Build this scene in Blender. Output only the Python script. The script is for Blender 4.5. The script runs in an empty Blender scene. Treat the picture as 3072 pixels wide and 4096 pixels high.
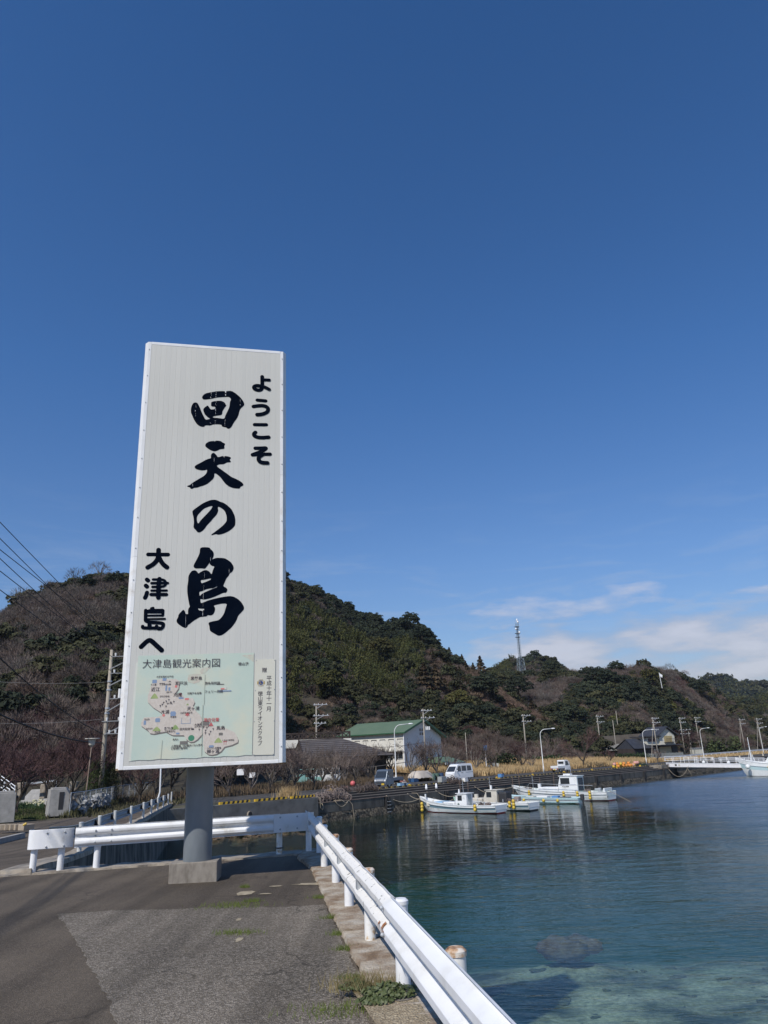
import bpy, bmesh, math, random
import numpy as np
from mathutils import Vector, Matrix, noise
random.seed(7); RN=np.random.RandomState(11)
rad=math.radians
scene=bpy.context.scene
# ------------------------------------------------------------------ camera, sky, sun, exposure
F0,PITCH,ROLL,EYE=2895.0,rad(18.6),rad(2.1),5.2
cu=bpy.data.cameras.new('camera'); cam=bpy.data.objects.new('camera',cu); scene.collection.objects.link(cam); scene.camera=cam
cu.sensor_fit='HORIZONTAL'; cu.sensor_width=36.0; cu.lens=36.0*F0/3072.0; cu.clip_start=0.05; cu.clip_end=20000
_R0=Vector((1,0,0)); _U0=Vector((0,-math.sin(PITCH),math.cos(PITCH))); CF=Vector((0,math.cos(PITCH),math.sin(PITCH)))
CR=_R0*math.cos(ROLL)-_U0*math.sin(ROLL); CU=_R0*math.sin(ROLL)+_U0*math.cos(ROLL)
M=Matrix((CR,CU,-CF)).transposed().to_4x4(); M.translation=Vector((0,0,EYE)); cam.matrix_world=M
def ray(px,py): return CF+CR*((px-1536)/F0)-CU*((py-2048)/F0)
def at(px,py,z):                       # point of height z seen at a photograph position
    d=ray(px,py); return Vector((0,0,EYE))+d*((z-EYE)/d.z)
def aty(px,py,Y):                      # the same at a given distance
    d=ray(px,py); return Vector((0,0,EYE))+d*(Y/d.y)

SUN_TRAVEL,SUN_EL=rad(59.0),rad(46.0)  # direction the shadows fall (from +X), height of the sun
SUN_D=Vector((-math.cos(SUN_TRAVEL)*math.cos(SUN_EL),-math.sin(SUN_TRAVEL)*math.cos(SUN_EL),math.sin(SUN_EL)))
w=bpy.data.worlds.new('World'); scene.world=w; w.use_nodes=True; nt=w.node_tree; nt.nodes.clear()
def N(nt,t,**k):
    n=nt.nodes.new(t)
    for a,b in k.items(): setattr(n,a,b)
    return n
def mathn(nt,op,a,b=None,c=None,clamp=False):
    n=N(nt,'ShaderNodeMath',operation=op); n.use_clamp=clamp
    for i,v in enumerate((a,b,c)):
        if v is None: continue
        if isinstance(v,(int,float)): n.inputs[i].default_value=v
        else: nt.links.new(v,n.inputs[i])
    return n.outputs[0]
def ramp(nt,src,stops,interp='LINEAR'):
    r=N(nt,'ShaderNodeValToRGB'); r.color_ramp.interpolation=interp; e=r.color_ramp.elements
    while len(e)<len(stops): e.new(0.5)
    for x,(p,c) in zip(e,stops): x.position=p; x.color=(c[0],c[1],c[2],1) if not isinstance(c,(int,float)) else (c,c,c,1)
    nt.links.new(src,r.inputs[0]); return r.outputs[0]
sky=N(nt,'ShaderNodeTexSky'); sky.sky_type='NISHITA'; sky.sun_disc=False
sky.sun_elevation=SUN_EL; sky.sun_rotation=math.atan2(SUN_D.x,SUN_D.y); sky.altitude=0; sky.air_density=1.0; sky.dust_density=0.25; sky.ozone_density=2.2
geo=N(nt,'ShaderNodeTexCoord'); sep=N(nt,'ShaderNodeSeparateXYZ'); nt.links.new(geo.outputs['Generated'],sep.inputs[0])
el=mathn(nt,'ARCSINE',mathn(nt,'MINIMUM',mathn(nt,'MAXIMUM',sep.outputs[2],-1.0),1.0)); az=mathn(nt,'ARCTAN2',sep.outputs[0],sep.outputs[1])
comb=N(nt,'ShaderNodeCombineXYZ'); nt.links.new(mathn(nt,'MULTIPLY',az,7.0),comb.inputs[0]); nt.links.new(mathn(nt,'MULTIPLY',el,24.0),comb.inputs[1])
cn=N(nt,'ShaderNodeTexNoise'); cn.inputs['Scale'].default_value=1.15; cn.inputs['Detail'].default_value=6; cn.inputs['Roughness'].default_value=0.55
mp=N(nt,'ShaderNodeMapping'); mp.inputs['Location'].default_value=(3.75,1.05,0.7); nt.links.new(comb.outputs[0],mp.inputs[0]); nt.links.new(mp.outputs[0],cn.inputs[0])
# low cumulus bank along the horizon towards the right of the bay
bandlo=ramp(nt,mathn(nt,'DIVIDE',el,0.5),[(0.0,0.85),(0.10,1.0),(0.30,0.95),(0.46,0.0)])
side=ramp(nt,mathn(nt,'ADD',mathn(nt,'MULTIPLY',az,0.5),0.5),[(0.50,0.0),(0.56,0.75),(0.62,1.0),(1.0,1.0)])
cov=mathn(nt,'MULTIPLY',bandlo,side)
cl=ramp(nt,mathn(nt,'ADD',cn.outputs['Fac'],mathn(nt,'MULTIPLY',mathn(nt,'SUBTRACT',cov,1.0),0.45)),[(0.30,0.0),(0.53,1.0)])
# thin high wisps
wm=N(nt,'ShaderNodeMapping'); wm.inputs['Scale'].default_value=(0.8,1.6,1); wm.inputs['Rotation'].default_value=(0,0,0.5); wm.inputs['Location'].default_value=(0.6,0.2,0); nt.links.new(comb.outputs[0],wm.inputs[0])
wn=N(nt,'ShaderNodeTexNoise'); wn.inputs['Scale'].default_value=1.0; wn.inputs['Detail'].default_value=8; wn.inputs['Roughness'].default_value=0.7; wn.inputs['Distortion'].default_value=0.6; nt.links.new(wm.outputs[0],wn.inputs[0])
wband=ramp(nt,mathn(nt,'DIVIDE',el,1.0),[(0.0,0.3),(0.17,1.0),(0.28,0.3),(0.36,0.0)])
wi=mathn(nt,'MULTIPLY',ramp(nt,wn.outputs['Fac'],[(0.50,0.0),(0.78,1.0)]),mathn(nt,'MULTIPLY',wband,0.48))
base=N(nt,'ShaderNodeHueSaturation'); base.inputs['Saturation'].default_value=1.05; base.inputs['Value'].default_value=1.0; nt.links.new(sky.outputs[0],base.inputs['Color'])
tint=N(nt,'ShaderNodeMixRGB'); tint.blend_type='MULTIPLY'; tint.inputs[0].default_value=1; nt.links.new(base.outputs[0],tint.inputs[1])
nt.links.new(ramp(nt,el,[(0.0,(.60,.56,.60)),(.10,(.66,.70,.82)),(.25,(.60,.75,.96)),(.5,(.45,.74,1.04)),(.95,(.33,.65,.96))]),tint.inputs[2]); tv=N(nt,'ShaderNodeHueSaturation'); tv.inputs['Value'].default_value=1.72; nt.links.new(tint.outputs[0],tv.inputs['Color'])
m1=N(nt,'ShaderNodeMixRGB'); nt.links.new(wi,m1.inputs[0]); nt.links.new(tv.outputs[0],m1.inputs[1]); m1.inputs[2].default_value=(6.6,7.6,9.4,1)
cl=mathn(nt,'MULTIPLY',cl,ramp(nt,cov,[(0.0,0.0),(0.25,1.0)]))
m2=N(nt,'ShaderNodeMixRGB'); nt.links.new(mathn(nt,'MULTIPLY',cl,0.72),m2.inputs[0]); nt.links.new(m1.outputs[0],m2.inputs[1])
shade=ramp(nt,cn.outputs['Fac'],[(0.35,(5.0,5.4,6.6)),(0.62,(9.6,9.4,10.2))]); nt.links.new(shade,m2.inputs[2])
bg=N(nt,'ShaderNodeBackground'); bg.inputs['Strength'].default_value=0.07; nt.links.new(m2.outputs[0],bg.inputs[0])
wo=N(nt,'ShaderNodeOutputWorld'); nt.links.new(bg.outputs[0],wo.inputs[0])
sd=bpy.data.lights.new('sun','SUN'); sd.energy=4.0; sd.angle=rad(0.53); sd.color=(1.0,0.95,0.87)
so=bpy.data.objects.new('sun',sd); scene.collection.objects.link(so); so.rotation_euler=(-SUN_D).to_track_quat('-Z','Y').to_euler(); so.location=(-30,-30,60)
vs=scene.view_settings; vs.view_transform='Standard'; vs.look='None'; vs.gamma=1.0; vs.use_curve_mapping=False; vs.exposure=0.0
scene.cycles.max_bounces=8; scene.cycles.transparent_max_bounces=24; scene.cycles.diffuse_bounces=2; scene.cycles.glossy_bounces=3

# ------------------------------------------------------------------ mesh and material helpers
COL=scene.collection
class MB:
    def __init__(s): s.v=[]; s.f=[]; s.m=[]
    def add(s,vs,fs,mi=0):
        o=len(s.v); s.v.extend([tuple(v) for v in vs]); s.f.extend([tuple(i+o for i in f) for f in fs]); s.m.extend([mi]*len(fs)); return s
    def box(s,c,d,rz=0,mi=0,taper=1.0):
        x,y,z=d[0]/2,d[1]/2,d[2]/2; ca,sa=math.cos(rz),math.sin(rz); vs=[]
        for sz in (-1,1):
            t=1.0 if sz<0 else taper
            for sx,sy in ((-1,-1),(1,-1),(1,1),(-1,1)):
                X,Y=sx*x*t,sy*y*t; vs.append((c[0]+X*ca-Y*sa,c[1]+X*sa+Y*ca,c[2]+sz*z))
        return s.add(vs,[(3,2,1,0),(4,5,6,7),(0,1,5,4),(1,2,6,5),(2,3,7,6),(3,0,4,7)],mi)
    def bar(s,a,b,w,h=None,mi=0,up=(0,0,1)):          # square bar from a to b
        a,b=Vector(a),Vector(b); d=(b-a).normalized(); u=Vector(up)
        if abs(d.dot(u))>.98: u=Vector((1,0,0))
        r=d.cross(u).normalized(); u=r.cross(d); h=h or w; vs=[]
        for p in (a,b):
            for i,j in ((-1,-1),(1,-1),(1,1),(-1,1)): vs.append(p+r*(i*w/2)+u*(j*h/2))
        return s.add(vs,[(3,2,1,0),(4,5,6,7),(0,1,5,4),(1,2,6,5),(2,3,7,6),(3,0,4,7)],mi)
    def tube(s,path,r,n=8,mi=0,cap=True):
        path=[Vector(p) for p in path]; rs=r if isinstance(r,(list,tuple)) else [r]*len(path); o=len(s.v); prev=None
        for i,p in enumerate(path):
            d=(path[min(i+1,len(path)-1)]-path[max(i-1,0)]).normalized()
            if prev is None:
                u=Vector((0,0,1)) if abs(d.z)<.9 else Vector((1,0,0)); a=d.cross(u).normalized()
            else: a=(prev-d*prev.dot(d)).normalized()
            prev=a; b=d.cross(a)
            for k in range(n):
                t=2*math.pi*k/n; q=p+(a*math.cos(t)+b*math.sin(t))*rs[i]; s.v.append(tuple(q))
        for i in range(len(path)-1):
            for k in range(n):
                s.f.append((o+i*n+k,o+i*n+(k+1)%n,o+(i+1)*n+(k+1)%n,o+(i+1)*n+k)); s.m.append(mi)
        if cap:
            s.f.append(tuple(o+k for k in range(n))[::-1]); s.m.append(mi)
            s.f.append(tuple(o+(len(path)-1)*n+k for k in range(n))); s.m.append(mi)
        return s
    def cyl(s,c,r,h,n=16,r2=None,mi=0): return s.tube([c,(c[0],c[1],c[2]+h)],[r,r2 if r2 is not None else r],n,mi)
    def prism(s,poly,z0,z1,mi=0):                     # plan polygon, counter-clockwise
        n=len(poly); vs=[(p[0],p[1],z0) for p in poly]+[(p[0],p[1],z1) for p in poly]
        return s.add(vs,[tuple(range(n))[::-1],tuple(range(n,2*n))]+[(i,(i+1)%n,n+(i+1)%n,n+i) for i in range(n)],mi)
    def extr(s,prof,y0,y1,mi=0,fn=None):              # profile in x,z extruded along y
        n=len(prof); fn=fn or (lambda p:p)
        vs=[fn((p[0],y0,p[1])) for p in prof]+[fn((p[0],y1,p[1])) for p in prof]
        return s.add(vs,[tuple(range(n)),tuple(range(n,2*n))[::-1]]+[(i,n+i,n+(i+1)%n,(i+1)%n) for i in range(n)],mi)
    def grid(s,P,mi=0):                               # P[i][j] points
        r,c=len(P),len(P[0]); o=len(s.v)
        for row in P: s.v.extend([tuple(p) for p in row])
        for i in range(r-1):
            for j in range(c-1): s.f.append((o+i*c+j,o+i*c+j+1,o+(i+1)*c+j+1,o+(i+1)*c+j)); s.m.append(mi)
        return s
    def ball(s,c,r,n=8,m=5,mi=0,sq=(1,1,1),jit=0):
        P=[]
        for i in range(m+1):
            t=math.pi*i/m; row=[]
            for j in range(n+1):
                a=2*math.pi*(j%n)/n; k=r*(1+jit*math.sin(3.1*i+5.3*(j%n)+c[0]*7)); row.append((c[0]+k*sq[0]*math.sin(t)*math.cos(a),c[1]+k*sq[1]*math.sin(t)*math.sin(a),c[2]+k*sq[2]*math.cos(t)))
            P.append(row)
        return s.grid(P[::-1],mi)
def link(name,me,mats,parent=None,smooth=False,loc=None,rot=None):
    o=bpy.data.objects.new(name,me); COL.objects.link(o)
    for m in (mats if isinstance(mats,(list,tuple)) else [mats]):
        if m is not None and len(me.materials)<(len(mats) if isinstance(mats,(list,tuple)) else 1): me.materials.append(m)
    if parent is not None: o.parent=parent
    if loc is not None: o.location=loc
    if rot is not None: o.rotation_euler=rot
    return o
def mesh(name,mb,smooth=False):
    me=bpy.data.meshes.new(name); me.from_pydata(mb.v,[],mb.f); 
    if mb.m and max(mb.m)>0: me.polygons.foreach_set('material_index',mb.m)
    if smooth: me.polygons.foreach_set('use_smooth',[True]*len(me.polygons))
    me.update(); return me
def fixn(me):
    bm=bmesh.new(); bm.from_mesh(me); bmesh.ops.recalc_face_normals(bm,faces=bm.faces); bm.to_mesh(me); bm.free()
def obj(name,mb,mats,parent=None,smooth=False,loc=None,rot=None,fix=True,bevel=0,autosm=None):
    me=mesh(name,mb,smooth)
    if fix and len(mb.f)<20000: fixn(me)
    o=link(name,me,mats,parent,loc=loc,rot=rot)
    if bevel:
        b=o.modifiers.new('bevel','BEVEL'); b.width=bevel; b.segments=2; b.limit_method='ANGLE'; b.angle_limit=rad(35)
    if autosm:
        me.polygons.foreach_set('use_smooth',[True]*len(me.polygons)); bm=bmesh.new(); bm.from_mesh(me)
        for e in bm.edges:
            if len(e.link_faces)==2 and e.calc_face_angle(0)>rad(autosm): e.smooth=False
        bm.to_mesh(me); bm.free()
    return o
def tag(o,label=None,cat=None,group=None,kind=None):
    if label: o['label']=label
    if cat: o['category']=cat
    if group: o['group']=group
    if kind: o['kind']=kind
    return o
def empty(name,loc,rz=0,label=None,cat=None,group=None,rot=None):
    o=bpy.data.objects.new(name,None); o.empty_display_size=.2; COL.objects.link(o); o.location=loc; o.rotation_euler=rot or (0,0,rz); return tag(o,label,cat,group)
def copytree(o,parent=None):
    c=o.copy(); COL.objects.link(c); c.parent=parent
    for ch in list(o.children): copytree(ch,c)
    return c
def rgb(h):
    h=h.lstrip('#'); return tuple(((int(h[i:i+2],16)/255)**2.2) for i in (0,2,4))
MATS={}
def mat(name,cols,scale=4.0,rough=.7,bump=0,bscale=None,metal=0,detail=5,spec=.5,stretch=(1,1,1),obrand=0,tex='noise',rr=None,contrast=(.3,.7),trans=0):
    if name in MATS: return MATS[name]
    m=bpy.data.materials.new(name); m.use_nodes=True; nt=m.node_tree; b=nt.nodes['Principled BSDF']; MATS[name]=m
    b.inputs['Roughness'].default_value=rough; b.inputs['Metallic'].default_value=metal; b.inputs['Specular IOR Level'].default_value=spec
    if not isinstance(cols,list): cols=[cols]
    tc=N(nt,'ShaderNodeTexCoord'); mp=N(nt,'ShaderNodeMapping'); mp.inputs['Scale'].default_value=stretch; nt.links.new(tc.outputs['Object'],mp.inputs[0])
    if len(cols)>1:
        n=N(nt,'ShaderNodeTexNoise'); n.inputs['Scale'].default_value=scale; n.inputs['Detail'].default_value=detail; n.inputs['Roughness'].default_value=.6; nt.links.new(mp.outputs[0],n.inputs[0])
        a,z=contrast; st=[(a+(z-a)*i/(len(cols)-1),c) for i,c in enumerate(cols)]
        c=ramp(nt,n.outputs['Fac'],st)
    else:
        rg=N(nt,'ShaderNodeRGB'); rg.outputs[0].default_value=(*cols[0],1); c=rg.outputs[0]
    if obrand:
        oi=N(nt,'ShaderNodeObjectInfo'); hs=N(nt,'ShaderNodeHueSaturation'); nt.links.new(c,hs.inputs['Color'])
        nt.links.new(mathn(nt,'ADD',mathn(nt,'MULTIPLY',oi.outputs['Random'],2*obrand),1-obrand),hs.inputs['Value'])
        r2=mathn(nt,'FRACT',mathn(nt,'MULTIPLY',oi.outputs['Random'],17.3)); nt.links.new(mathn(nt,'ADD',mathn(nt,'MULTIPLY',r2,.028),.474),hs.inputs['Hue']); c=hs.outputs[0]
    nt.links.new(c,b.inputs['Base Color'])
    if bump:
        n2=N(nt,'ShaderNodeTexNoise'); n2.inputs['Scale'].default_value=bscale or scale*3; n2.inputs['Detail'].default_value=4; nt.links.new(mp.outputs[0],n2.inputs[0])
        bp=N(nt,'ShaderNodeBump'); bp.inputs['Strength'].default_value=1; bp.inputs['Distance'].default_value=bump; nt.links.new(n2.outputs['Fac'],bp.inputs['Height']); nt.links.new(bp.outputs[0],b.inputs['Normal'])
    if rr:
        nt.links.new(mathn(nt,'ADD',mathn(nt,'MULTIPLY',n.outputs['Fac'],rr),rough-rr/2),b.inputs['Roughness'])
    return m
WHITE=mat('white_paint',[(.78,.78,.79),(.83,.83,.83)],3,.35)
RAILW=mat('rail_white',[(.56,.53,.47),(.74,.735,.72),(.80,.80,.80),(.83,.83,.84)],2.6,.42,contrast=(.27,.55),rr=.25,detail=9)
RUST=mat('rust',[(.16,.05,.015),(.35,.14,.05),(.55,.5,.42)],30,.8,bump=.001)
CONC=mat('concrete',[(.15,.13,.105),(.25,.22,.185),(.31,.28,.235)],7,.9,bump=.004,bscale=60,stretch=(1,1,.5))
CONCD=mat('old_concrete',[(.15,.12,.09),(.31,.265,.21),(.42,.37,.30)],3,.95,bump=.01,bscale=30)
GALV=mat('galvanised_steel',[(.38,.40,.42),(.48,.50,.52)],5,.5,metal=.25)
DARK=mat('dark_rubber_and_recess',(.02,.02,.022),rough=.7)  # rubber; also colours the shade in wall gaps and pipe mouth
NAVY=mat('navy_lettering',[(.0015,.0035,.009),(.003,.006,.014)],3,.85,spec=.02)
GLASS=mat('dark_window',(.03,.035,.04),rough=.08,spec=.8)
# ------------------------------------------------------------------ ground, road, quay, water, hills
def interp(x,pts):
    if x<=pts[0][0]: return pts[0][1]
    for (a,b),(c,d) in zip(pts,pts[1:]):
        if x<=c: return b+(d-b)*(x-a)/(c-a)
    return pts[-1][1]
GZ=3.4
WALLX=[(14.5,-6.6),(22.5,-8.75),(30,-10.75),(41,-12.95),(50,-15.0),(60,-17.2),(80,-22)]
ROADZ=[(14.5,3.4),(22.5,2.85),(32,2.62),(41,2.48),(50,2.32),(60,2.15),(90,2.1)]
ROADL=[(14.5,-34),(26,-33),(38,-24),(43,-19.5),(46,-18.3),(52,-19.5),(60,-22.5),(75,-27)]
def gz(x,y):
    return interp(y,ROADZ)
QA=Vector((-6.57,66.65,0)); QD=Vector((.651,.759,0)).normalized(); QI=Vector((-QD.y,QD.x,0))
def q(s,off,z=0.0): p=QA+QD*s+QI*off; return Vector((p.x,p.y,z))
QZ=math.atan2(QD.y,QD.x)
def edgex(y): return -0.01-(y-6.73)*0.1735          # line of the quay guard rail posts
def kin(y): return interp(y,[(-12,2.9),(0,.88),(6,-.16),(6.9,-.28),(8.1,-.5),(10.1,-.86),(13.6,-1.46),(15.2,-1.9)])

# asphalt
def asphalt(name,c0,c1,spk,spkamt,sc,bump,rough=.85,blotch=None):
    m=bpy.data.materials.new(name); m.use_nodes=True; nt=m.node_tree; b=nt.nodes['Principled BSDF']; b.inputs['Roughness'].default_value=rough; b.inputs['Specular IOR Level'].default_value=.3
    tc=N(nt,'ShaderNodeTexCoord')
    n1=N(nt,'ShaderNodeTexNoise'); n1.inputs['Scale'].default_value=.55; n1.inputs['Detail'].default_value=6; nt.links.new(tc.outputs['Object'],n1.inputs[0])
    v=N(nt,'ShaderNodeTexVoronoi'); v.inputs['Scale'].default_value=sc; nt.links.new(tc.outputs['Object'],v.inputs[0])
    v2=N(nt,'ShaderNodeTexNoise'); v2.inputs['Scale'].default_value=sc*1.3; v2.inputs['Detail'].default_value=3; nt.links.new(tc.outputs['Object'],v2.inputs[0])
    c=ramp(nt,n1.outputs['Fac'],[(.3,c0),(.7,c1)])
    sp=N(nt,'ShaderNodeSeparateColor'); nt.links.new(v.outputs['Color'],sp.inputs[0])
    mk=ramp(nt,sp.outputs[0],[(.35,0.0),(.95,1.0)])
    mx=N(nt,'ShaderNodeMixRGB'); nt.links.new(mathn(nt,'MULTIPLY',mk,spkamt),mx.inputs[0]); nt.links.new(c,mx.inputs[1]); mx.inputs[2].default_value=(*spk,1)
    m2=N(nt,'ShaderNodeMixRGB'); m2.blend_type='MULTIPLY'; m2.inputs[0].default_value=.75; nt.links.new(mx.outputs[0],m2.inputs[1]); nt.links.new(ramp(nt,v2.outputs['Fac'],[(.32,.35),(.62,1.15)]),m2.inputs[2])
    out=m2.outputs[0]
    if blotch:
        n3=N(nt,'ShaderNodeTexNoise'); n3.inputs['Scale'].default_value=1.7; n3.inputs['Detail'].default_value=8; n3.inputs['Roughness'].default_value=.7; nt.links.new(tc.outputs['Object'],n3.inputs[0])
        m3=N(nt,'ShaderNodeMixRGB'); nt.links.new(mathn(nt,'MULTIPLY',ramp(nt,n3.outputs['Fac'],[(.5,0.0),(.68,1.0)]),.45),m3.inputs[0]); nt.links.new(out,m3.inputs[1]); m3.inputs[2].default_value=(*blotch,1); out=m3.outputs[0]
    vc=N(nt,'ShaderNodeTexVoronoi'); vc.feature='DISTANCE_TO_EDGE'; vc.inputs['Scale'].default_value=.42; vd=N(nt,'ShaderNodeVectorMath'); vd.operation='MULTIPLY_ADD'; n5=N(nt,'ShaderNodeTexNoise'); n5.inputs['Scale'].default_value=2.6; n5.inputs['Detail'].default_value=8; nt.links.new(tc.outputs['Object'],n5.inputs[0]); nt.links.new(n5.outputs['Color'],vd.inputs[0]); vd.inputs[1].default_value=(.7,.7,.7); nt.links.new(tc.outputs['Object'],vd.inputs[2]); nt.links.new(vd.outputs[0],vc.inputs[0])
    n6=N(nt,'ShaderNodeTexNoise'); n6.inputs['Scale'].default_value=.35; nt.links.new(tc.outputs['Object'],n6.inputs[0])
    ck=mathn(nt,'MULTIPLY',ramp(nt,vc.outputs['Distance'],[(0.0,1.0),(.006,.8),(.011,0.0)]),ramp(nt,n6.outputs['Fac'],[(.46,0.0),(.56,.55)]))
    m6=N(nt,'ShaderNodeMixRGB'); nt.links.new(ck,m6.inputs[0]); nt.links.new(out,m6.inputs[1]); m6.inputs[2].default_value=(.02,.017,.014,1); out=m6.outputs[0]
    ms_=N(nt,'ShaderNodeMapping'); ms_.inputs['Rotation'].default_value=(0,0,-.75); ms_.inputs['Scale'].default_value=(2.3,.16,1); nt.links.new(tc.outputs['Object'],ms_.inputs[0]); n7=N(nt,'ShaderNodeTexNoise'); n7.inputs['Scale'].default_value=1.0; n7.inputs['Detail'].default_value=5; nt.links.new(ms_.outputs[0],n7.inputs[0])
    m7=N(nt,'ShaderNodeMixRGB'); m7.blend_type='MULTIPLY'; m7.inputs[0].default_value=1; nt.links.new(out,m7.inputs[1]); nt.links.new(ramp(nt,n7.outputs['Fac'],[(.34,.72),(.5,1.0),(.66,1.16)]),m7.inputs[2]); out=m7.outputs[0]
    nt.links.new(out,b.inputs['Base Color'])
    h=mathn(nt,'ADD',v.outputs['Distance'],v2.outputs['Fac'])
    bp=N(nt,'ShaderNodeBump'); bp.inputs['Distance'].default_value=bump; nt.links.new(h,bp.inputs['Height']); nt.links.new(bp.outputs[0],b.inputs['Normal'])
    return m
ASPH=asphalt('road_asphalt',(.068,.053,.039),(.132,.106,.078),(.27,.22,.17),.45,110,.005,blotch=(.12,.095,.068))
ASPR=asphalt('worn_asphalt',(.11,.092,.070),(.185,.155,.12),(.46,.40,.33),.7,70,.012,blotch=(.17,.14,.105))
ASPF=asphalt('far_asphalt',(.05,.047,.043),(.09,.083,.075),(.15,.14,.13),.3,12,.01)
def sheet(name,poly,z,m,label=None,kind='structure',parent=None):
    mb=MB(); mb.add([(p[0],p[1],z(p[0],p[1]) if callable(z) else z) for p in poly],[tuple(range(len(poly)))]); o=obj(name,mb,m,parent,fix=False); 
    if o.data.polygons[0].normal.z<0: o.data.flip_normals()
    return tag(o,label,kind=kind)
ys=[-45,-25,-12,-4,0,3,5,6,7,8,9,10,11,12,13,14,15.0]
P=[]
for y in ys:
    xr=kin(y) if y>=-12 else 4.5
    P.append([(x,y,GZ) for x in np.linspace(-60,xr,12)])
plat=[(-1.87,15.0),(-1.98,15.62),(-4.4,14.86),(-5.6,14.5),(-6.5,14.22),(-7.0,14.2),(-60,14.2),(-60,12)]
mb=MB(); mb.grid([r for r in P if r[0][1]<=12]); mb.add([(x,y,GZ) for x,y in [(-60,12),(kin(12),12),(kin(13.6),13.6)]+plat[:-1]],[(0,1,2,3,4,5,6,7,8,9)])
tag(obj('ground',mb,ASPH,fix=False),kind='structure',label='dark asphalt of the quay apron under the big sign')
_rough_outline=[(-4.42,10.5),(-3.9,9.6),(-3.3,8.5),(-2.7,7.4),(-2.1,6.25),(-1.3,4.6),(-.6,3.0),(.9,0),(.86,.2),(-.17,6.0),(-.3,6.9),(-.52,8.1),(-.88,10.1),(-.95,10.5),(-1.6,10.42),(-2.2,10.62),(-3.0,10.55),(-3.7,10.62)]
sheet('asphalt_joint',[(-12,13.6),(-7.02,14.12),(-7.16,14.62),(-6.93,15.4),(-12,15.4)],GZ+.003,ASPH)
rough=[]
for (x0_,y0_),(x1_,y1_) in zip(_rough_outline,_rough_outline[1:]+_rough_outline[:1]):
    n_=max(1,int(math.hypot(x1_-x0_,y1_-y0_)/.07))
    for k_ in range(n_): t_=k_/n_; rough.append((x0_+(x1_-x0_)*t_+random.uniform(-.022,.022),y0_+(y1_-y0_)*t_+random.uniform(-.022,.022)))
sheet('worn_asphalt_patch',rough,GZ+.004,ASPR)
# far kerb strip the left rail stands on, kerb under the quay rail, quay faces
mb=MB(); k1=[(-6.95,14.1),(-6.5,14.22),(-5.6,14.5),(-4.4,14.86),(-1.98,15.62),(-1.7,16.35),(-4.5,15.62),(-6.75,14.98),(-7.15,14.5)]
n=34; Pn=[]
A0,A1=Vector((-7.05,14.12,0)),Vector((-1.95,15.62,0)); B0,B1=Vector((-7.2,14.62,0)),Vector((-1.72,16.32,0))
for i in range(n+1):
    t=i/n; a=A0.lerp(A1,t); b=B0.lerp(B1,t); j=random.uniform(-.05,.05); a.y+=j; Pn.append([(a.x,a.y,GZ-.01),(a.x,a.y+.01,GZ+.03+random.uniform(-.01,.01)),(b.x,b.y+random.uniform(-.02,.02),GZ+.03+random.uniform(-.015,.01)),(b.x,b.y+.03,GZ-.3),(b.x+.02,b.y+.05,-3.5)])
mb.grid(Pn); tag(obj('kerb',mb,CONCD,fix=False),kind='structure')
Pn=[]; yy=list(np.linspace(-12,3,20))+list(np.linspace(3.06,16.3,220))
for y in yy:
    xi=kin(min(y,15.6))+random.uniform(-.014,.014)+.02*noise.noise(Vector((y*2.2,0,3))); xo=edgex(y)+.42+random.uniform(-.012,.012)
    Pn.append([(xi,y,GZ-.01),(xi+.015,y,GZ+.045+random.uniform(-.012,.008)),((xi+xo)/2,y,GZ+.05+random.uniform(-.006,.006)),(xo,y,GZ+.045),(xo+.02,y,GZ+.0),(xo+.05,y,-3.5)])
KERB=mat('kerb_concrete',[(.12,.07,.035),(.24,.17,.11),(.36,.30,.23),(.46,.41,.34)],3.2,.95,bump=.02,bscale=38,contrast=(.28,.68),detail=9)
mb=MB(); mb.grid(Pn); tag(obj('kerb',mb,KERB,fix=False),kind='structure')
mb=MB(); mb.add([(-1.7,16.35,GZ+.03),(-1.25,16.32,GZ+.03),(-1.25,16.32,-3.5),(-1.7,16.35,-3.5),(-1.9,15.6,GZ+.035)],[(0,1,2,3),(4,1,0)]); tag(obj('quay_wall',mb,CONCD,fix=False),kind='structure')
SAND=mat('sandy_repair',[(.22,.18,.12),(.40,.34,.24)],9,.95,bump=.004)
for i,(px,py,rx,ry) in enumerate([(980,3574,.16,.22),(1262,3536,.38,.13),(1105,3546,.11,.07),(1062,3577,.12,.05),(955,3680,.04,.1),(957,3762,.04,.12)]):
    c=at(px,py,GZ); sheet('concrete_patch',[(c.x+rx*math.cos(a)*random.uniform(.6,1.1),c.y+ry*math.sin(a)*random.uniform(.6,1.1)) for a in np.linspace(0,2*math.pi,15)[:-1]],GZ+.006+.0005*i,SAND)
GRAVEL=asphalt('sandy_gravel',(.22,.17,.10),(.33,.26,.17),(.55,.46,.32),.6,55,.012)
sheet('gravel_patch',[(-.42,6.72),(-.3,6.3),(-.15,5.7),(.05,5.0),(.32,5.1),(.16,6.1),(.08,6.62)],GZ+.052,GRAVEL)
for px,py,R in ((1600,3990,.11),(1490,3745,.09)):
    c=at(px,py,GZ+.05); sheet('concrete_patch',[(c.x+R*math.cos(a),c.y+R*.9*math.sin(a)) for a in np.linspace(0,6.28,13)[:-1]],GZ+.056,CONC)

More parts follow.
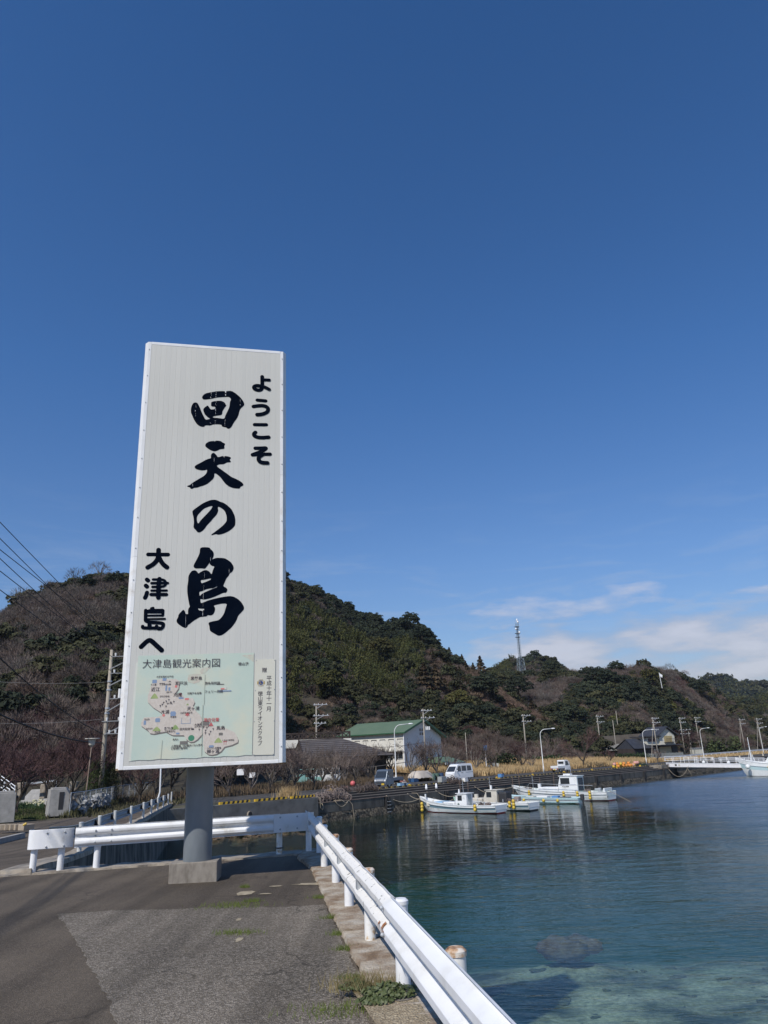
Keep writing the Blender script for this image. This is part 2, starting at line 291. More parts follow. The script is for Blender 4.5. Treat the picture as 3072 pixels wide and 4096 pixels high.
# left land: soil sheet, road sheet, channel wall
SOIL=mat('dry_soil_grass',[(.05,.042,.025),(.075,.07,.035),(.11,.095,.06)],.6,.95,bump=.04,bscale=8)
yl=[14.2,16,19,22.5,26,30,34,38,41,44,47,50,54,58,62,68,76,86,100]
def landz(x,y):
    d=interp(y,ROADL)-x; return gz(x,y)-.02+ (min(max(d,0),30)*.02 if y>30 else 0)
mb=MB(); P=[]
for y in yl:
    x1=interp(y,WALLX)-.35; P.append([(x,y,landz(x,y)-(.03 if x>interp(y,ROADL)-.5 else 0)) for x in list(np.linspace(-130,-45,5))+list(np.linspace(-42,x1,14))])
mb.grid(P); tag(obj('ground',mb,SOIL,fix=False),kind='structure')
mb=MB(); P=[]
for y in yl:
    x1=interp(y,WALLX)-.32; x0=interp(y,ROADL); P.append([(x0+(x1-x0)*t,y,gz(0,y)+.006) for t in np.linspace(0,1,6)])
mb.grid(P); tag(obj('road',mb,ASPH,fix=False),kind='structure',label='narrow asphalt road running down beside the channel wall')
STAINW=mat('stained_wall',[(.02,.02,.018),(.09,.085,.075),(.15,.14,.12)],1.6,.95,bump=.02,bscale=12,stretch=(1,1,.35),contrast=(.36,.62))
mb=MB(); P=[]; R2=random.Random(5)
P.append([(interp(14.3,WALLX)+d_,14.28,GZ-.06) for d_ in (-.56,-.54,.02,.05)])
for i in range(60):
    y=14.3+i*(63-14.3)/59; x=interp(y,WALLX); z=interp(y,ROADZ); P.append([(x-.56,y,z-.05),(x-.54,y,z+.08+R2.uniform(-.02,.02)),(x+.02,y,z+.09+R2.uniform(-.02,.02)),(x+.05,y,z-.02)])
mb.grid(P); tag(obj('kerb',mb,CONCD,fix=False),kind='structure')
mb=MB(); P=[]
for i in range(40):
    y=14.3+i*(64-14.3)/39; x=interp(y,WALLX); z=interp(y,ROADZ); P.append([(x+.03,y,z-.01),(x+.08+R2.uniform(-.02,.02),y,z-.8),(x+.16+R2.uniform(-.03,.03),y,z-1.6),(x+.25,y,-.6),(x+.3,y,-3.5)])
mb.grid(P); tag(obj('quay_wall',mb,STAINW,fix=False),kind='structure',label='dark stained retaining wall of the channel')

# far quay: stepped front, road behind, wall panels with gaps
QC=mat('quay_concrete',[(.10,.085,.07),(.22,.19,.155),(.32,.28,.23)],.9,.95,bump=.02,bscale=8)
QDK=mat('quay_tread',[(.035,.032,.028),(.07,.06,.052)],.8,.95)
RISE=mat('shaded_quay_riser',[(.03,.028,.026),(.06,.055,.05)],.8,.95)  # darker than the step concrete: the risers' shade is in the colour
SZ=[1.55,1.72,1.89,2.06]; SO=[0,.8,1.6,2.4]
def strip(name,s0,s1,prof,m,step=4,jit=0,kind='structure',parent=None):
    mb=MB(); P=[]; k=max(2,int((s1-s0)/step)+1)
    for i in range(k):
        s=s0+(s1-s0)*i/(k-1); P.append([q(s,o+random.uniform(-jit,jit),z+random.uniform(-jit,jit)) for o,z in prof])
    mb.grid(P); return tag(obj(name,mb,m,parent,fix=False),kind=kind)
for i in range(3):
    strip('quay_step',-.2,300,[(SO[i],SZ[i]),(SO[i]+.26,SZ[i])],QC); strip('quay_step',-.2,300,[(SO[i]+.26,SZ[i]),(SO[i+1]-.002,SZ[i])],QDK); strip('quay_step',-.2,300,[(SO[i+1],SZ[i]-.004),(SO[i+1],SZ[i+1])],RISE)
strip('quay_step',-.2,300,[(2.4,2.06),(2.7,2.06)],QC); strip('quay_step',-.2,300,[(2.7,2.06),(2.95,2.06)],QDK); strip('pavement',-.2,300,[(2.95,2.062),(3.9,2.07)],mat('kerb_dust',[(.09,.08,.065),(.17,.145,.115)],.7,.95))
strip('road',-30,330,[(3.9,2.075),(10.5,2.09)],ASPF)
strip('ground',-40,400,[(10.5,2.085),(120,2.3)],SOIL,step=20)
strip('ground',-22,-.2,[(.25,2.07),(3.9,2.074)],SOIL)
BARN=mat('barnacle_rock',[(.015,.013,.010),(.075,.062,.046),(.19,.165,.125)],5,.95,bump=.05,bscale=9,contrast=(.35,.68))
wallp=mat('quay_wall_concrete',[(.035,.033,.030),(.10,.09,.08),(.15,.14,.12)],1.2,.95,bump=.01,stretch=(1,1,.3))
qw=empty('quay_wall_face',q(0,0,0),0); tag(qw,kind='structure')
seg=[]; s=-.2; gi=0; gaps=[9.0,18.4,26.5,35.4,44.0,53.0,61,69.5,77.5]
xs=[-.2]+gaps+[80.2]
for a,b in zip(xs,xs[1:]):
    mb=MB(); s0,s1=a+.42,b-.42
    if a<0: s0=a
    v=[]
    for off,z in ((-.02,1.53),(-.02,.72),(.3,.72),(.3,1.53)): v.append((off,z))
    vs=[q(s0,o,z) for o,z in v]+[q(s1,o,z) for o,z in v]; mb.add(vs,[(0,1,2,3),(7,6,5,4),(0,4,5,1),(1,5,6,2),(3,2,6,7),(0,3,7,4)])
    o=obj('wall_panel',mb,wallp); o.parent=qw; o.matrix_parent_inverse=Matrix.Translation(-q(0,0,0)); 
def rough_wall(s0,s1,z0,z1,off0,off1,m,amp=.12,step=.35):
    mb=MB(); P=[]; k=int((s1-s0)/step); zs=np.linspace(z1,z0,6)
    for i in range(k+1):
        s=s0+(s1-s0)*i/k; P.append([q(s+random.uniform(-.08,.08),off0+(off1-off0)*j/5-random.uniform(0,amp)*(j>0),z+random.uniform(-.05,.05)*(0<j)) for j,z in enumerate(zs)])
    mb.grid(P); return mb
o=obj('stone_footing',rough_wall(-.2,80.2,-.6,.75,.02,-.28,BARN),BARN,fix=False); o.parent=qw; o.matrix_parent_inverse=Matrix.Translation(-q(0,0,0)); o['kind']='stuff'
strip('quay_wall',-.2,300,[(.32,1.545),(.36,-3.5)],DARK,step=30)  # dark backing sheet paints the shade inside the wall gaps
o=obj('quay_wall',rough_wall(83.5,300,-.6,1.1,.1,-.3,BARN,.2,.8),BARN,fix=False); tag(o,kind='structure')
strip('quay_wall',83.5,300,[(0,1.545),(.05,1.0)],wallp,step=6,jit=.01)
# grey wall of the channel mouth with its toe of rocks
GW=mat('grey_wall',[(.10,.095,.085),(.17,.16,.145),(.21,.20,.18)],.8,.95,bump=.006)
mb=MB(); vs=[]
for s in (-15.5,-.22):
    for o,z in ((-.25,-3.4),(-.25,2.12 if s<-1 else 2.02),(.25,2.12 if s<-1 else 2.02),(.25,-3.4)): vs.append(q(s,o,z))
mb.add(vs,[(0,1,2,3),(7,6,5,4),(0,4,5,1),(1,5,6,2),(2,6,7,3)]); tag(obj('channel_wall',mb,GW),'plain grey concrete wall at the channel mouth with a drain pipe','wall')
mb=MB(); c=q(-7.6,-.26,1.25); mb.tube([c+QI*.3,c-QI*.12],.24,14); cw=bpy.data.objects['channel_wall']; obj('drain_pipe',mb,CONCD,cw); mb=MB(); mb.tube([c-QI*.121,c-QI*.126],.19,14); obj('pipe_mouth_shade',mb,DARK,cw)  # dark disc stands for the shade inside the pipe
BROWNR=mat('shore_rock',[(.05,.03,.018),(.13,.085,.05),(.20,.15,.10)],2.5,.9,bump=.04,bscale=10)
mb=MB()
for i in range(70):
    s=random.uniform(-13,-1); o=-random.uniform(.3,4.6 if s<-5 else 2.4); c=q(s,o,random.uniform(-.35,.12)); mb.ball(c,random.uniform(.3,.65),7,5,sq=(1,1,.55),jit=.25)
tag(obj('shore_rocks',mb,BROWNR,fix=False),'brown rocks piled at the foot of the grey channel wall','rocks',kind='stuff')

# seafloor and water
RP_=at(2270,3752,-.35); RX,RY=RP_.x,RP_.y
def floorz(x,y):
    d=math.hypot(x-max(edgex(min(y,16)),-2),0)
    r=y if x<40 else y+ (x-40)*.5
    z=interp(r,[(0,-.7),(12,-.85),(18,-.95),(23,-1.15),(27,-1.6),(33,-3.0),(42,-5),(60,-6),(300,-7)])
    z+=.5*math.exp(-((x-RX)**2/2.0+(y-RY)**2/1.4))
    return z+.10*math.sin(x*1.3+y*.7)*math.cos(y*1.1-x*.4)
mb=MB(); P=[]
for y in list(np.arange(-14,50,1.0))+list(np.arange(52,180,8))+[200,300,600,3000]:
    P.append([(x,y,floorz(x,y)) for x in list(np.arange(-26,50,1.0))+[55,60,70,80,100,140,200,400,900,3000]])
FLOOR=bpy.data.materials.new('seabed'); FLOOR.use_nodes=True; nt=FLOOR.node_tree; b=nt.nodes['Principled BSDF']; b.inputs['Roughness'].default_value=.9
tc=N(nt,'ShaderNodeTexCoord'); n1=N(nt,'ShaderNodeTexNoise'); n1.inputs['Scale'].default_value=.55; n1.inputs['Detail'].default_value=7; n1.inputs['Roughness'].default_value=.62; nt.links.new(tc.outputs['Object'],n1.inputs[0])
n2=N(nt,'ShaderNodeTexNoise'); n2.inputs['Scale'].default_value=7; n2.inputs['Detail'].default_value=6; n2.inputs['Roughness'].default_value=.75; nt.links.new(tc.outputs['Object'],n2.inputs[0])
c1=ramp(nt,n1.outputs['Fac'],[(.36,(.07,.075,.055)),(.46,(.26,.24,.17)),(.6,(.55,.50,.37))]); m2=N(nt,'ShaderNodeMixRGB'); m2.blend_type='MULTIPLY'; m2.inputs[0].default_value=.7; nt.links.new(c1,m2.inputs[1]); nt.links.new(ramp(nt,n2.outputs['Fac'],[(.35,.3),(.65,1.4)]),m2.inputs[2]); gpf=N(nt,'ShaderNodeNewGeometry'); spf=N(nt,'ShaderNodeSeparateXYZ'); nt.links.new(gpf.outputs['Position'],spf.inputs[0])
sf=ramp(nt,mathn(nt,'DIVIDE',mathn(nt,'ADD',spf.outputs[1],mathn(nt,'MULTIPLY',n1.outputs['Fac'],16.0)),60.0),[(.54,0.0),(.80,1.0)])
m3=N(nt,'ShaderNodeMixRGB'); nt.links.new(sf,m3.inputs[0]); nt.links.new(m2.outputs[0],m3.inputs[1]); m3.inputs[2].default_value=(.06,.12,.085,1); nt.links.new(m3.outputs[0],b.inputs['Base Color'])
mb.grid(P); tag(obj('seabed',mb,FLOOR,fix=False,smooth=True),kind='structure')
WAT=bpy.data.materials.new('sea_water'); WAT.use_nodes=True; nt=WAT.node_tree; nt.nodes.clear(); out=N(nt,'ShaderNodeOutputMaterial')
tc=N(nt,'ShaderNodeTexCoord'); mp=N(nt,'ShaderNodeMapping'); mp.inputs['Rotation'].default_value=(0,0,.25); mp.inputs['Scale'].default_value=(.5,1.5,1); nt.links.new(tc.outputs['Object'],mp.inputs[0])
hs=[]
for sc,amp,dist in ((.24,1.6,.3),(.62,1.0,.4),(2.4,.26,.8),(8,.045,.5),(1.5,.9,1.2),(4.5,.30,.8)):
    n=N(nt,'ShaderNodeTexNoise'); n.inputs['Scale'].default_value=sc; n.inputs['Detail'].default_value=3; n.inputs['Distortion'].default_value=dist; nt.links.new(mp.outputs[0],n.inputs[0]); hs.append(mathn(nt,'MULTIPLY',n.outputs['Fac'],amp))
h=mathn(nt,'ADD',mathn(nt,'ADD',hs[0],hs[1]),mathn(nt,'ADD',hs[2],hs[3]))
gp0=N(nt,'ShaderNodeNewGeometry'); sp0=N(nt,'ShaderNodeSeparateXYZ'); nt.links.new(gp0.outputs['Position'],sp0.inputs[0]); h=mathn(nt,'ADD',h,mathn(nt,'MULTIPLY',mathn(nt,'ADD',hs[4],hs[5]),ramp(nt,mathn(nt,'DIVIDE',sp0.outputs[1],100.0),[(.22,1.0),(.45,.5),(.62,0.0)])))
bp=N(nt,'ShaderNodeBump'); bp.inputs['Distance'].default_value=.03
gp=N(nt,'ShaderNodeNewGeometry'); sx=N(nt,'ShaderNodeSeparateXYZ'); nt.links.new(gp.outputs['Position'],sx.inputs[0]); wn_=N(nt,'ShaderNodeTexNoise'); wn_.inputs['Scale'].default_value=.045; wn_.inputs['Detail'].default_value=2; nt.links.new(tc.outputs['Object'],wn_.inputs[0])
wi_=mathn(nt,'ADD',mathn(nt,'MULTIPLY',sx.outputs[0],.016),wn_.outputs['Fac']); hw_=mathn(nt,'MULTIPLY',h,ramp(nt,wi_,[(.40,.55),(.9,1.0),(1.0,1.0)])); h=mathn(nt,'MULTIPLY',hw_,mathn(nt,'ADD',1.0,mathn(nt,'MULTIPLY',ramp(nt,wi_,[(.72,0.0),(1.0,1.0)]),3.2)))
nt.links.new(h,bp.inputs['Height'])
fr=N(nt,'ShaderNodeFresnel'); fr.inputs['IOR'].default_value=1.33; nt.links.new(bp.outputs[0],fr.inputs['Normal'])
gl=N(nt,'ShaderNodeBsdfGlossy'); gl.inputs['Roughness'].default_value=.03; nt.links.new(bp.outputs[0],gl.inputs['Normal'])
nt.links.new(mathn(nt,'ADD',.03,mathn(nt,'MULTIPLY',ramp(nt,wi_,[(.74,0.0),(1.05 if False else 1.0,1.0)]),.24)),gl.inputs['Roughness'])
tr=N(nt,'ShaderNodeBsdfTransparent'); tr.inputs[0].default_value=(.84,.97,.95,1)
df=N(nt,'ShaderNodeBsdfDiffuse'); df.inputs[0].default_value=(.006,.048,.042,1)
mx=N(nt,'ShaderNodeMixShader'); mx.inputs[0].default_value=.20; nt.links.new(tr.outputs[0],mx.inputs[1]); nt.links.new(df.outputs[0],mx.inputs[2])
mo=N(nt,'ShaderNodeMixShader'); nt.links.new(fr.outputs[0],mo.inputs[0]); nt.links.new(mx.outputs[0],mo.inputs[1]); nt.links.new(gl.outputs[0],mo.inputs[2]); nt.links.new(mo.outputs[0],out.inputs[0])
va=N(nt,'ShaderNodeVolumeAbsorption'); va.inputs['Color'].default_value=(.34,.74,.72,1); va.inputs['Density'].default_value=.066; nt.links.new(va.outputs[0],out.inputs['Volume'])
mb=MB(); mb.add([(-26,-14,0),(3000,-14,0),(3000,3000,0),(-26,3000,0),(-26,-14,-40),(3000,-14,-40),(3000,3000,-40),(-26,3000,-40)],[(0,1,2,3),(7,6,5,4),(0,4,5,1),(1,5,6,2),(2,6,7,3),(3,7,4,0)])
tag(obj('sea_water',mb,WAT),kind='structure')
mb=MB(); c=Vector((RX,RY,0)); [mb.ball((c.x+dx,c.y+dy,-.62),r_,12,8,sq=(1,.9,.62),jit=.12) for dx,dy,r_ in ((-.35,0,.55),(.3,.2,.5),(.0,-.3,.5),(.75,.1,.34),(-.7,.1,.3))]
tag(obj('submerged_rock',mb,BROWNR,fix=False,smooth=True),'brown boulder just under the water off the quay rail','rock')

# hills
H1=[(-60,.02),(-45,.04),(-36,.07),(-32.39,.1065),(-29.8,.1488),(-28.52,.1866),(-27.64,.1969),(-26.31,.2176),(-24.85,.2258),(-24.04,.2333),(-23.23,.2426),(-21.85,.2491),(-19.85,.2441),(-16.75,.2569),(-12.93,.2642),(-7.88,.2488),(-6.77,.2397),(-5.17,.2267),(-3.98,.2138),(-2.2,.1971),(-1.4,.1931),(-.43,.1803),(.96,.1794),(2.52,.1695),(3.66,.1531),(4.29,.1372),(5.32,.1262),(6.63,.1151),(7.34,.1012),(8.41,.0871),(11.91,.0458),(15.27,.0)]
H2=[(2.59,.0591),(5.58,.0928),(7.75,.1091),(9.53,.1207),(10.87,.1236),(12.15,.117),(13.03,.1088),(14.05,.0947),(15.76,.0801),(18.95,.0398)]
H3=[(-2,.02),(.64,.0442),(4.54,.0707),(7.7,.0976),(10.38,.1017),(13.2,.1054),(14.65,.1021),(16.83,.1044),(17.39,.107),(19.31,.1045),(20.46,.0983),(21.43,.0923),(22.32,.0789),(23.12,.0764),(23.8,.062),(24.63,.0492),(26.52,.0328),(29.7,.0158),(40,.01)]
H4=[(16,.0),(19.07,.055),(22.6,.074),(23.78,.077),(24.99,.0695),(26.83,.0628),(30.08,.0487),(32.61,.0266),(45,.0)]
H5=[(20,.0),(22.26,.0368),(24.0,.0499),(24.7,.0565),(25.71,.0621),(26.82,.0613),(30.11,.0515),(36,.03),(45,.0)]
HILLS=[(H1,lambda a:interp(a,[(-14,78),(-9,150),(9,165)]),lambda a:interp(a,[(-14,190),(-8,300),(0,300),(8,260)]),3.6),
 (H2,lambda a:330,lambda a:480,4.5),(H3,lambda a:interp(a,[(4,160),(10,215),(18,225),(21,262),(25,335),(30,445)]),lambda a:interp(a,[(4,300),(18,305),(21,345),(25,420),(30,530)]),4.6),(H4,lambda a:800,lambda a:1200,14),(H5,lambda a:interp(a,[(22,400),(30,520)]),lambda a:interp(a,[(22,500),(30,640)]),9.5)]
def base(a): return interp(a,[(-16,2.3),(-9,2.0)])
def hillz(k,a,r,bumps=True):
    prof,f0,f1,th=HILLS[k]; r0,r1=f0(a),f1(a)
    if a<prof[0][0] or a>prof[-1][0]: return -9
    zr=EYE+interp(a,prof)*r1-th
    if r<=r0 or zr<base(a): return base(a)-.3
    t=(r-r0)/(r1-r0); b=base(a)
    if t<=1: g=t*(1.12-.12*t)
    else: g=1-.35*(t-1)**1.5
    z=b+(zr-b)*max(g,0)
    x,y=r*math.sin(rad(a)),r*math.cos(rad(a)); amp=min(1,t*2.5)*(r1-r0)*.014
    return z+noise.noise(Vector((x/22,y/22,k)))*amp*2*(1 if t<.93 else .4)
def terr(a,r): return max(hillz(k,a,r) for k in range(5))
HSOIL=mat('hillside_floor',[(.02,.022,.012),(.045,.038,.025),(.06,.05,.035)],.15,1)
mb=MB(); P=[]; rs=list(np.arange(60,320,7))+list(np.arange(325,520,14))+[560,650,780]+list(np.arange(800,1300,50))+[1500,2500,5000]
azs=np.arange(-60,45.1,.8)
vid={}; 
def inland(x,y): return Vector((x-QA.x,y-QA.y,0)).dot(QI)
for r in rs:
    for a in azs:
        x,y=r*math.sin(rad(a)),r*math.cos(rad(a)); vid[(r,a)]=len(mb.v); z=terr(a,r); mb.v.append((x,y,max(z,1.75)))
for i in range(len(rs)-1):
    for j in range(len(azs)-1):
        qd=[(rs[i],azs[j]),(rs[i],azs[j+1]),(rs[i+1],azs[j+1]),(rs[i+1],azs[j])]
        if all(inland(mb.v[vid[k]][0],mb.v[vid[k]][1])>12 for k in qd): mb.f.append(tuple(vid[k] for k in qd)[::-1]); mb.m.append(0)
tag(obj('hillside',mb,HSOIL,fix=False),kind='structure')

# stones and weed lying on the seabed near the apron
mb=MB(); R5=random.Random(21)
for i in range(230):
    y=R5.uniform(13,30); x=R5.uniform(.8,16); r=R5.choice([.03,.04,.05,.06,.08,.1,.13])*R5.uniform(.7,1.3)
    for k in range(1 if r<.1 else 5): mb.ball((x+R5.uniform(-1.6,1.6)*r*(k>0),y+R5.uniform(-1,1)*r*(k>0),floorz(x,y)+r*.1),r*R5.uniform(.5,1),6,4,sq=(1.3,1,.4),jit=.35)
tag(obj('seabed_stones',mb,mat('dark_seabed_stone',[(.07,.07,.05),(.14,.13,.09)],3,.9),fix=False,smooth=True),'dark stones and weed clumps scattered over the pale seabed','stones',kind='stuff')
# air
hz=bpy.data.materials.new('haze'); hz.use_nodes=True; hz.node_tree.nodes.clear(); o_=N(hz.node_tree,'ShaderNodeOutputMaterial'); pv=N(hz.node_tree,'ShaderNodeVolumePrincipled'); pv.inputs['Density'].default_value=.00009; pv.inputs['Color'].default_value=(.80,.88,1.0,1); pv.inputs['Anisotropy'].default_value=.3; hz.node_tree.links.new(pv.outputs[0],o_.inputs['Volume'])
mb=MB(); mb.box((0,1500,70),(8000,8000,222)); tag(obj('haze',mb,hz),'thin sea air over the bay',None,kind='stuff')
# ------------------------------------------------------------------ vegetation
def leafmat(name,c,trans=.12,rnd=.35):
    m=mat(name,c,1.7,.75,spec=.2,obrand=rnd,contrast=(.32,.68)); return m
EVG=leafmat('evergreen_leaves',[(.024,.029,.013),(.044,.048,.021),(.068,.066,.033)])
EVD=leafmat('dark_evergreen_leaves',[(.014,.022,.012),(.026,.036,.020),(.042,.050,.028)])
OLV=leafmat('olive_leaves',[(.045,.052,.014),(.075,.078,.022),(.10,.095,.03)])
BAM=leafmat('bamboo_leaves',[(.045,.055,.018),(.075,.085,.028),(.11,.11,.04)])
BARE=leafmat('bare_twigs',[(.09,.07,.058),(.15,.12,.098),(.20,.165,.135)])
BARG=leafmat('grey_twigs',[(.08,.07,.06),(.13,.115,.10),(.18,.165,.145)])
PLUMT=leafmat('plum_twigs',[(.05,.029,.026),(.088,.052,.046),(.13,.083,.073)])
TANB=leafmat('dead_vine_brush',[(.10,.07,.045),(.16,.115,.08),(.21,.16,.12)])
CONI=leafmat('conifer_needles',[(.03,.03,.014),(.055,.045,.022),(.08,.055,.03)])
BARK=mat('bark',[(.035,.028,.022),(.08,.065,.05)],6,.95,bump=.01)
PINE=leafmat('pine_needles',[(.012,.022,.008),(.03,.045,.015),(.05,.06,.02)])
def quads(C,Nn,U,w,l):
    """arrays of centres, normals, up directions -> quad vertices"""
    Nn=Nn/np.linalg.norm(Nn,axis=1)[:,None]; S=np.cross(Nn,U); S/=np.linalg.norm(S,axis=1)[:,None]+1e-9; T=np.cross(S,Nn)
    w=np.asarray(w)[:,None] if np.ndim(w) else w; l=np.asarray(l)[:,None] if np.ndim(l) else l
    V=np.stack([C-S*w-T*l*.7,C+S*w-T*l*.7,C+S*w*.55+T*l,C-S*w*.55+T*l],1); return V.reshape(-1,3)
def addq(mb,V,mi=0):
    o=len(mb.v); mb.v.extend(map(tuple,V.tolist())); k=len(V)//4
    mb.f.extend([(o+4*i,o+4*i+1,o+4*i+2,o+4*i+3) for i in range(k)]); mb.m.extend([mi]*k)
def dome(seed,rx=1,rz=.85,clumps=34,per=30,ls=.088,low=-.35,cs=.29):
    R=np.random.RandomState(seed); mb=MB()
    for c in range(clumps):
        d=R.normal(size=3); d/=np.linalg.norm(d); d[2]=abs(d[2])*1.1+low*R.rand(); k=R.uniform(.62,1.0)
        cc=d*np.array([rx,rx,rz])*k+np.array([0,0,.9]); s=R.uniform(.7,1.25)*cs
        D=R.normal(size=(per,3)); D/=np.linalg.norm(D,axis=1)[:,None]; D[:,2]=np.abs(D[:,2])*.9-.15
        C=cc+D*s*np.array([1,1,.7]); Nn=D+R.normal(size=(per,3))*.45+np.array([0,0,.35]); addq(mb,quads(C,Nn,R.normal(size=(per,3)),R.uniform(.6,1.2,per)*ls,R.uniform(.6,1.3,per)*ls))
    return mb
def barefuzz(seed,n=340,h=1.9,rx=1.0,w=.014,l=.36,limbs=9,mi=0):
    R=np.random.RandomState(seed); mb=MB()
    for k in range(limbs):
        a=R.uniform(0,6.28); e=R.uniform(.5,1.0); r=R.uniform(.5,.85)*rx
        mb.tube([(0,0,0),(math.cos(a)*r*.25,math.sin(a)*r*.25,h*.35),(math.cos(a)*r*.8,math.sin(a)*r*.8,h*(.45+.4*e))],[.045,.03,.008],3,mi,cap=False)
    D=R.normal(size=(n,3)); D/=np.linalg.norm(D,axis=1)[:,None]; D[:,2]=np.abs(D[:,2])*1.05-.25
    k=R.uniform(.45,1,n)**.6
    C=D*k[:,None]*np.array([rx,rx,h*.48])+np.array([0,0,h*.5]); dirs=D*.9+np.array([0,0,.55])+R.normal(size=(n,3))*.35; dirs/=np.linalg.norm(dirs,axis=1)[:,None]
    S=np.cross(dirs,R.normal(size=(n,3))); S/=np.linalg.norm(S,axis=1)[:,None]; L=R.uniform(.5,1.25,n)[:,None]*l; W=R.uniform(.6,1.5,n)[:,None]*w
    V=np.stack([C-S*W,C+S*W,C+dirs*L],1).reshape(-1,3); o=len(mb.v); mb.v.extend(map(tuple,V.tolist())); mb.f.extend([(o+3*i,o+3*i+1,o+3*i+2) for i in range(n)]); mb.m.extend([mi]*n)
    return mb
def plumes(seed,n=12,per=34,h=2.3):
    R=np.random.RandomState(seed); mb=MB()
    for k in range(n):
        a=R.uniform(0,6.28); r=R.uniform(0,.75); b=np.array([math.cos(a)*r,math.sin(a)*r,0]); tip=b+np.array([R.uniform(-.35,.35),R.uniform(-.35,.35),h*R.uniform(.75,1.1)])
        t=R.uniform(.3,1,per)[:,None]; C=b+(tip-b)*t+R.normal(size=(per,3))*np.array([.13,.13,.05])*(1.25-t)
        addq(mb,quads(C,R.normal(size=(per,3))+np.array([0,0,.5]),np.tile([0,0,-1.],(per,1))+R.normal(size=(per,3))*.4,R.uniform(.03,.06,per),R.uniform(.09,.2,per)))
    return mb
def coni(seed,h=2.5,r=.95,n=620):
    R=np.random.RandomState(seed); mb=MB(); t=R.uniform(0,1,n)**.8; a=R.uniform(0,6.28,n); rr=(1-t)*r*(.75+.35*np.sin(t*34)+R.uniform(-.15,.15,n)); C=np.stack([np.cos(a)*rr,np.sin(a)*rr,.25+t*(h-.25)],1)
    Nn=np.stack([np.cos(a)*.4,np.sin(a)*.4,np.ones(n)*.7],1)+R.normal(size=(n,3))*.3
    addq(mb,quads(C,Nn,np.stack([np.cos(a),np.sin(a),-np.ones(n)*.3],1),R.uniform(.05,.1,n)+.04*(1-t),R.uniform(.09,.18,n)+.06*(1-t))); mb.tube([(0,0,0),(0,0,h*.9)],[.07,.01],4); return mb
PROTO=bpy.data.collections.new('tree kinds')
plist=[]
def proto(mb,m):
    me=mesh('crown',mb); me.materials.append(m); o=bpy.data.objects.new('proto_%02d'%len(plist),me); PROTO.objects.link(o); plist.append(o); return len(plist)-1
K={}
K['evg']=[proto(dome(i),EVG) for i in range(3)]
K['evd']=[proto(dome(10+i,clumps=34),EVD) for i in range(3)]
K['olv']=[proto(dome(20+i,clumps=30),OLV) for i in range(2)]
K['bare']=[proto(barefuzz(30+i),BARE) for i in range(3)]
K['barg']=[proto(barefuzz(40+i,h=2.2,rx=1.1),BARG) for i in range(2)]
K['bam']=[proto(plumes(50+i),BAM) for i in range(3)]
K['tan']=[proto(barefuzz(60+i,n=420,h=1.1,rx=1.05,w=.018,l=.3,limbs=3),TANB) for i in range(3)]
K['plum']=[proto(barefuzz(70+i,n=420,h=1.5,w=.012,l=.33),PLUMT) for i in range(2)]
K['big']=[proto(dome(90+i,clumps=95,per=34,ls=.05,cs=.2),EVD) for i in range(3)]
K['bigo']=[proto(dome(95+i,clumps=90,per=34,ls=.05,cs=.2),OLV) for i in range(2)]
K['con']=[proto(coni(80+i),CONI) for i in range(2)]
def gn_scatter(name,pts,label,cat):
    """pts: (x,y,z,scale,rot,idx)"""
    me=bpy.data.meshes.new(name); me.from_pydata([p[:3] for p in pts],[],[])
    for nm,i,ty in (('scl',3,'FLOAT'),('rotz',4,'FLOAT'),('idx',5,'INT')):
        at_=me.attributes.new(nm,ty,'POINT'); at_.data.foreach_set('value',[p[i] for p in pts])
    o=bpy.data.objects.new(name,me); COL.objects.link(o); tag(o,label,cat,kind='stuff')
    g=bpy.data.node_groups.new('scatter','GeometryNodeTree'); g.interface.new_socket('Geometry',in_out='INPUT',socket_type='NodeSocketGeometry'); g.interface.new_socket('Geometry',in_out='OUTPUT',socket_type='NodeSocketGeometry')
    gi,go=g.nodes.new('NodeGroupInput'),g.nodes.new('NodeGroupOutput'); ip=g.nodes.new('GeometryNodeInstanceOnPoints'); ci=g.nodes.new('GeometryNodeCollectionInfo')
    ci.inputs['Collection'].default_value=PROTO; ci.inputs['Separate Children'].default_value=True; ci.inputs['Reset Children'].default_value=True
    def na(nm,ty):
        n=g.nodes.new('GeometryNodeInputNamedAttribute'); n.data_type=ty; n.inputs['Name'].default_value=nm; return n.outputs['Attribute']
    cx=g.nodes.new('ShaderNodeCombineXYZ'); g.links.new(na('rotz','FLOAT'),cx.inputs[2])
    g.links.new(gi.outputs[0],ip.inputs['Points']); g.links.new(ci.outputs[0],ip.inputs['Instance']); ip.inputs['Pick Instance'].default_value=True
    g.links.new(na('idx','INT'),ip.inputs['Instance Index']); g.links.new(cx.outputs[0],ip.inputs['Rotation']); g.links.new(na('scl','FLOAT'),ip.inputs['Scale']); g.links.new(ip.outputs[0],go.inputs[0])
    md=o.modifiers.new('scatter','NODES'); md.node_group=g; return o
R3=random.Random(3); FOREST={k:[] for k in K}
def nz(x,y,s,k=0): return noise.noise(Vector((x/s,y/s,k*7.7)))
def put(kind,x,y,z,s): FOREST[kind].append((x,y,z,s,R3.uniform(0,6.28),R3.choice(K[kind])))
